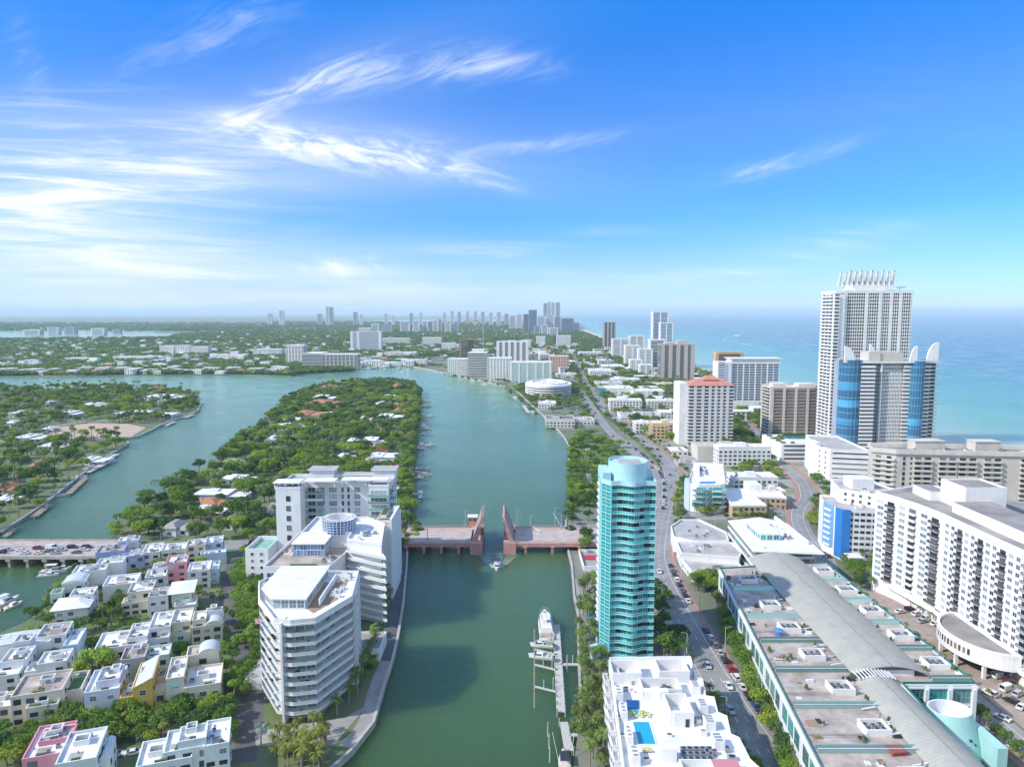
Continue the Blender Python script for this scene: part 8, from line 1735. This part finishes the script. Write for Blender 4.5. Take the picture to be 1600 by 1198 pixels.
def yacht(label, x, y, rz, Lh=22, Wd=5.6, name='motor_yacht', z=0, group=None):
    e = empty(name, (x, y, z), rz); tag(e, label, 'yacht', group); s = Lh / 22
    loft_hull(Lh, Wd, 1.9 * s, 0, .9 * s, .5).build('hull', [M_GEL, M_CRM], e)
    o = MB(); frustum(o, -7 * s, 5.5 * s, Wd * .40, 1.9 * s, 3.5 * s, .3, 2.2 * s, .9); frustum(o, -5.5 * s, 2.2 * s, Wd * .33, 3.52 * s, 4.1 * s, .2, .6 * s, .95); o.build('deckhouse', [M_GEL], e)
    g = MB(); frustum(g, -5 * s, 5.0 * s, Wd * .405, 2.45 * s, 3.2 * s, .2, 1.5 * s, .93); g.build('saloon_window', [M_CG], e)
    o = MB(); frustum(o, -4.6 * s, .8 * s, Wd * .26, 5.5 * s, 5.75 * s, .2, .2, .95)
    for (px_, py_) in ((-4.2, .22), (-4.2, -.22), (.3, .22), (.3, -.22)): o.bar((px_ * s, py_ * Wd, 4.1 * s), (px_ * s, py_ * Wd, 5.5 * s), .12)
    o.build('flybridge_top', [M_GEL], e); w = MB(); frustum(w, -.2 * s, 1.6 * s, Wd * .28, 4.12 * s, 4.8 * s, 0, .6 * s, .9); w.build('windscreen', [M_CG], e)
    MB().box(-Lh * .47, -Wd * .42, 1.92 * s, -7.2 * s, Wd * .42, 2.0 * s).build('cockpit_sole', [M_TEAK], e)
    for i in range(3): MB().box(6 * s + i * 1.0, -.5, 2.2 * s + .1 * i, 6.7 * s + i, .5, 2.45 * s + .1 * i).build('deck_hatch', [M_CG], e)
    r = MB()
    for sy in (-1, 1): r.bar((0, sy * Wd * .47, 2.9 * s), (Lh * .40, sy * Wd * .28, 3.4 * s), .06); r.bar((Lh * .40, sy * Wd * .28, 3.4 * s), (Lh * .48, 0, 3.6 * s), .06)
    r.build('bow_rail', [M_STEEL], e); MB().bar((-3 * s, 0, 5.7 * s), (-3.4 * s, 0, 7.6 * s), .1).build('radar_mast', [M_DARK], e)
    return e
def boat(label, x, y, rz, Lh=8, Wd=2.6, top=None, z=0, group=None, name='motor_boat', cab=True):
    e = empty(name, (x, y, z), rz); tag(e, label, 'boat', group); s = Lh / 8
    loft_hull(Lh, Wd, .8 * s, 0, .35 * s, .45).build('hull', [M_GEL, M_CRM], e)
    if cab:
        o = MB(); frustum(o, -.8 * s, 2.0 * s, Wd * .33, .8 * s, 1.7 * s, .1, .8 * s, .85); o.build('cabin', [M_GEL], e); g = MB(); frustum(g, -.4 * s, 1.9 * s, Wd * .335, 1.1 * s, 1.5 * s, .1, .5 * s, .92); g.build('cabin_window', [M_CG], e)
    if top:
        o = MB(); o.box(-2.2 * s, -Wd * .36, 2.5 * s, .8 * s, Wd * .36, 2.62 * s, 0, None, True); o.build('canopy', [top], e); p = MB()
        for (a, c) in ((-2, .33), (-2, -.33), (.6, .33), (.6, -.33)): p.bar((a * s, c * Wd, .8 * s), (a * s, c * Wd, 2.5 * s), .07)
        p.build('canopy_frame', [M_STEEL], e)
    MB().box(-Lh * .54, -.3, .2, -Lh * .47, .3, 1.1 * s).build('outboard_engine', [M_DARK], e); MB().box(-2.6 * s, -Wd * .3, .82 * s, -2.0 * s, Wd * .3, 1.15 * s).build('bench_seat', [M_CRM], e)
    return e
x, y = P(853, 986, 0); yacht('big white motor yacht moored at the far end of the long white dock', x, y + 2, pi / 2, 24, 5.8)
x, y = P(845, 1026, 2.6); boat('white open boat held on the lift nearest the big yacht, pointing to the channel', x, y, pi * .93, 9, 2.8, None, 2.3); x, y = P(846, 1008, 2.6); boat('grey white boat with a frame top on the lift right behind the big yacht', x, y, pi * .95, 8.5, 2.7, M_STEEL, 2.3)
x, y = P(882, 1196, 0); boat('white fishing boat with outrigger poles at the bottom edge', x, y, pi / 2, 11, 3.4, M_DARK)
ot = Bld('outrigger_pole', 'pair of thin outrigger poles over the fishing boat', 'pole', x, y); ot.root.location.z = 0; ot.part('pole', MB().bar((-1.6, 0, 3), (-3.0, 5, 8), .09), [M_STEEL]); ot.part('pole', MB().bar((1.6, 0, 3), (3.0, 5, 8), .09), [M_STEEL])
x, y = P(777, 886, 0); boat('white motor boat with a blue canopy leaving the drawbridge', x, y, -pi / 2, 10.5, 3.4, M_NAVY)
M_FOAM = mat('foam', (.62, .70, .66), .6, col2=(.10, .22, .16), scale=1.1, detail=9)
wk = MB(); wr = random.Random(3)
for s in (-1, 1):
    for q in range(5):
        for i in range(26):
            t = i / 26; d = 1.6 + i * 1.5; off = (1.5 + d * .42) * (1 - q * .13); ww = .28 * (1 - t) + .05
            x0_, y0_ = x + s * off, y + d - 2; wk.quad([(x0_, y0_, .02 + q * .004), (x0_ + s * ww, y0_, .02 + q * .004), (x0_ + s * (ww + .58 * (1 - q * .13)), y0_ + 1.35 * wr.uniform(.3, 1), .02 + q * .004), (x0_ + s * .60 * (1 - q * .13), y0_ + 1.35, .02 + q * .004)])
for i in range(120): a, d = wr.uniform(-1.5, 1.5) * (1 + wr.random()), wr.uniform(4, 24); wk.quad([(x + a - .3 * wr.random(), y + d, .03), (x + a + .3, y + d - .1, .03), (x + a + .25, y + d + .5, .03), (x + a - .2, y + d + .4, .03)])
tag(wk.build('boat_wake', [M_FOAM]), kind='stuff')
IB = 'boats moored along the dock side of the island'
for i, (px, py, l, top, a, lab) in enumerate(((664, 628, 15, None, .1, 'white cabin boat moored at the island tip'), (662, 651, 13, None, .05, 'white yacht moored below the sailing boat'), (673, 651, 12, None, .1, 'long white boat lying outside another at the second dock'), (663, 667, 11, M_GEL, .0, 'white boat with a pale top at the third dock'), (667, 671, 10, None, .1, 'open white boat in front of the pale topped one'), (660, 679, 9, None, .2, 'grey white boat below the third dock'), (673, 696, 10, None, .05, 'slim white boat at the end of the wide dock'), (660, 697, 9, M_GEL, 0, 'white boat inside the wide dock'), (656, 713, 6, None, 1.4, 'round white raft boat by itself'), (660, 733, 11, M_NAVY, .0, 'boat with a long navy canopy at the fourth dock'), (664, 743, 11, M_NAVY, .0, 'dark blue decked boat below the navy canopy'), (655, 747, 7, None, .1, 'small white boat close to the bank'), (650, 784, 7, None, .2, 'small boat nearest the drawbridge on the island side'), (85, 894, 12, M_GEL, .2, 'long grey boat by the causeway bridge'), (76, 900, 9, None, .2, 'dark hulled boat by the causeway bridge'), (98, 889, 8, None, .3, 'white boat behind the grey one by the causeway'), (8, 944, 13, M_GEL, 1.3, 'white yacht at the left edge below the causeway'), (20, 948, 9, None, 1.3, 'white boat beside the yacht at the left edge'), (88, 776, 11, M_NAVY, .5, 'dark boat at a dock on the left island'), (122, 748, 12, None, .8, 'pale boat in the slip on the left island'), (136, 738, 10, M_GEL, .8, 'white topped boat in the slip on the left island'), (140, 731, 9, None, .8, 'white boat by the terrace dock on the left island'), (314, 632, 8, None, .3, 'white boat at the palm point'), (774, 638, 8, None, .0, 'tiny white boat in the wide channel'), (682, 633, 5, None, .0, 'tiny white buoy boat near the island tip'), (806, 622, 12, None, 2.3, 'boat at the dark marina pier on the curved bank'), (813, 624, 12, M_NAVY, 2.3, 'second boat at the dark marina pier'), (820, 630, 12, None, 2.3, 'third boat at the marina pier'), (832, 644, 10, None, 2.3, 'boat at the lower marina pier'), (740, 596, 14, None, -.4, 'boat at the quay below the banded condo'), (758, 601, 14, None, -.4, 'white boat at the quay below the plain condo'))):
    x, y = P(px, py, 0); boat(lab, x, y, a, l, l * .3, top)
for k in range(26): x, y = P(cr.uniform(548, 640), cr.uniform(570, 581), 0); (not on_main(x, y)) and boat('small white boat moored in the far marina', x, y, cr.uniform(0, 6), cr.uniform(9, 16), 3.5, None, 0, 'boats in the far marina')
x, y = P(668, 635, 0); e = boat('sailing boat with a tall bare mast off the island tip', x, y, .3, 13, 3.6, None, 0, None, 'sailing_boat'); MB().bar((.5, 0, 1), (.5, 0, 21), .22).build('mast', [M_DARK], e); MB().bar((.4, 0, 2.6), (-5, 0, 2.8), .3).build('boom', [M_GEL], e)
x, y = P(1152, 525, 0); boat('white boat far out on the ocean', x, y, 2.5, 34, 10, None, .3); x, y = P(1133, 531.5, 0); boat('speeding boat trailing a long white wake on the ocean', x, y, 2.7, 18, 6, None, .3)
q0, q1 = P(1134, 532, .3), P(1205, 547, .3); ln = [(q0[0] + (q1[0] - q0[0]) * t, q0[1] + (q1[1] - q0[1]) * t) for t in [i / 12 for i in range(13)]]; tag(strip(ln, -3, 3, .36).build('ocean_wake', [M_FOAM]), kind='stuff')
# docks along the island and the left island
for i, (a, c, w, lab) in enumerate((((647, 640), (664, 632), 3, 'dock at the island tip'), ((650, 652), (668, 654), 3, 'second dock from the island tip'), ((648, 670), (668, 669), 3, 'third dock from the island tip'), ((643, 698), (664, 700), 4, 'wide pale dock with a white end platform'), ((643, 735), (668, 738), 3, 'dock holding the boats with navy canopies'), ((640, 771), (657, 771), 3, 'T shaped white dock on the island near the drawbridge'))):
    A, C_ = P(*a, 1.4), P(*c, 1.4); sg = [(A, C_, w)]
    if 'T shaped' in lab: sg.append((P(657, 766, 1.4), P(657, 778, 1.4), 3))
    dock('pale timber ' + lab if 'wide' not in lab else lab, sg, [(A[0] + (C_[0] - A[0]) * t, A[1] + (C_[1] - A[1]) * t - w / 2 - .2, 2.6) for t in (.3, .6, .95)])
for (a, c, w, lab) in (((0, 836), (18, 822), 3, 'brown timber dock at the lower left edge'), ((45, 806), (70, 786), 4, 'brown dock along the left island seawall'), ((100, 770), (128, 745), 4, 'long brown slip dock on the left island'), ((128, 737), (160, 722), 6, 'pale terrace dock on the left island'), ((255, 664), (268, 658), 4, 'low dock near the palm point'), ((285, 652), (298, 647), 4, 'second low dock near the palm point'), ((160, 716), (178, 708), 5, 'pale platform at the seawall corner of the left island')):
    A, C_ = P(*a, 1.4), P(*c, 1.4); A = (A[0] + 4, A[1] - 2); C_ = (C_[0] + 4, C_[1] - 2); dock(lab, [(A, C_, w)], [(A[0] + (C_[0] - A[0]) * t + w / 2, A[1] + (C_[1] - A[1]) * t - w / 2, 2.4) for t in (0, .25, .5, .75, 1)], m=M_WOOD if 'brown' in lab else None)
r_ = random.Random(6)
A, C_ = P(806, 640, 1.4), P(832, 640, 1.4); dock('dark marina pier off the curved bank', [(P(800, 620, 1.4), P(815, 618, 1.4), 4), (P(818, 633, 1.4), P(826, 645, 1.4), 4)], [(*P(800, 621, 1.4), 3), (*P(808, 620, 1.4), 3)])
# red covered terrace by the bridge end and small fittings
tb = Bld('waterside_terrace', 'small white walled terrace with a red mat by the bridge bank', 'terrace', *P(915, 892)); tb.part('terrace_floor', MB().box(-1, 0, LZ, 11, 24, LZ + 1.0, 0, 1).rim([(-1, 0), (11, 0), (11, 24), (-1, 24)], LZ + 1.0, LZ + 2.4, .4), [M_WHITE, M_PAVE]); tb.part('red_mat', MB().box(1, 12, LZ + 1.02, 9, 18, LZ + 1.3), [mat('red_canvas', (.45, .03, .05), .8)]); tb.done()
for i, (x, y, a) in enumerate(walk(AVE[0:40], 34, 10)): c, s = cos(a), sin(a); lamp(x - s * -7.2, y + c * -7.2, LZ, 9.5, 'tall grey street lamp on the brick side of the avenue', -1, 'street lamps along the avenue', a + pi / 2)
for i, (x, y, a) in enumerate(walk(AVE[6:34], 40, 4)): c, s = cos(a), sin(a); lamp(x - s * 7.4, y + c * 7.4, LZ, 9.5, 'grey street lamp on the building side of the avenue', 1, 'street lamps on the building side', a + pi / 2)
for (px, py, lab) in ((319, 834, 'white street lamp among trees behind the cream and blue houses'), (601, 975, 'white street lamp beside the service podium'), (1195, 809, 'street lamp at the yard with date palms'), (1117, 829, 'street lamp by the hedge at the grey roofed building'), (1060, 832, 'street lamp at the avenue bend')): lamp(*P(px, py), LZ, 9, lab, 1)
# one person standing on the driveway
def person(px, py):
    x, y = P(px, py); vs = [(0, 0, .95), (0, 0, 1.2), (0, 0, 1.42), (0, 0, 1.52), (0, .01, 1.66), (-.1, 0, .92), (-.12, .02, .5), (-.12, 0, .06), (-.12, -.12, .03), (.1, 0, .92), (.12, -.02, .5), (.13, 0, .06), (.13, -.12, .03), (-.2, 0, 1.4), (-.27, .02, 1.12), (-.28, -.05, .86), (.2, 0, 1.4), (.27, .02, 1.12), (.28, -.05, .86)]
    rs = [.15, .14, .14, .06, .105, .1, .07, .05, .045, .1, .07, .05, .045, .065, .05, .04, .065, .05, .04]
    ed = [(0, 1), (1, 2), (2, 3), (3, 4), (0, 5), (5, 6), (6, 7), (7, 8), (0, 9), (9, 10), (10, 11), (11, 12), (2, 13), (13, 14), (14, 15), (2, 16), (16, 17), (17, 18)]
    me = bpy.data.meshes.new('person'); me.from_pydata(vs, ed, []); o = ob('person', me, None, (x, y, LZ + .05), .4); sk_ = o.modifiers.new('skin', 'SKIN'); o.modifiers.new('sub', 'SUBSURF').levels = 1
    for i, v in enumerate(me.skin_vertices[0].data if me.skin_vertices else []): v.radius = (rs[i], rs[i] * .8)
    m = bpy.data.materials.new('dark_clothes_and_skin'); m.use_nodes = True; t = m.node_tree; tc = N(t, 'ShaderNodeTexCoord'); sp = N(t, 'ShaderNodeSeparateXYZ'); L(t, tc.outputs['Object'], sp.inputs[0])
    L(t, ramp(t, math_(t, 'DIVIDE', sp.outputs[2], 1.8), [(0, (.02, .02, .02)), (.52, (.03, .035, .05)), (.53, (.05, .05, .06)), (.83, (.05, .05, .06)), (.835, (.42, .26, .18)), (.95, (.03, .02, .015))], 'CONSTANT'), t.nodes['Principled BSDF'].inputs['Base Color']); me.materials.append(m)
    tag(o, 'person in dark clothes standing on the pink driveway between parked cars', 'person')
person(1564, 1090)
HAZE_D = 0.54e-4
# ---------------------------------------------------------------- haze
hz = MB().box(-62000, -2700, -2.7, 62000, 61500, 242, bottom=True).build('haze', [])
m = bpy.data.materials.new('haze'); m.use_nodes = True; t = m.node_tree; t.nodes.clear()
out = N(t, 'ShaderNodeOutputMaterial'); pv = N(t, 'ShaderNodeVolumePrincipled')
pv.inputs['Color'].default_value = (.72, .87, .95, 1); pv.inputs['Density'].default_value = HAZE_D; pv.inputs['Anisotropy'].default_value = -.05
L(t, pv.outputs[0], out.inputs['Volume']); hz.data.materials.append(m); tag(hz, kind='stuff')
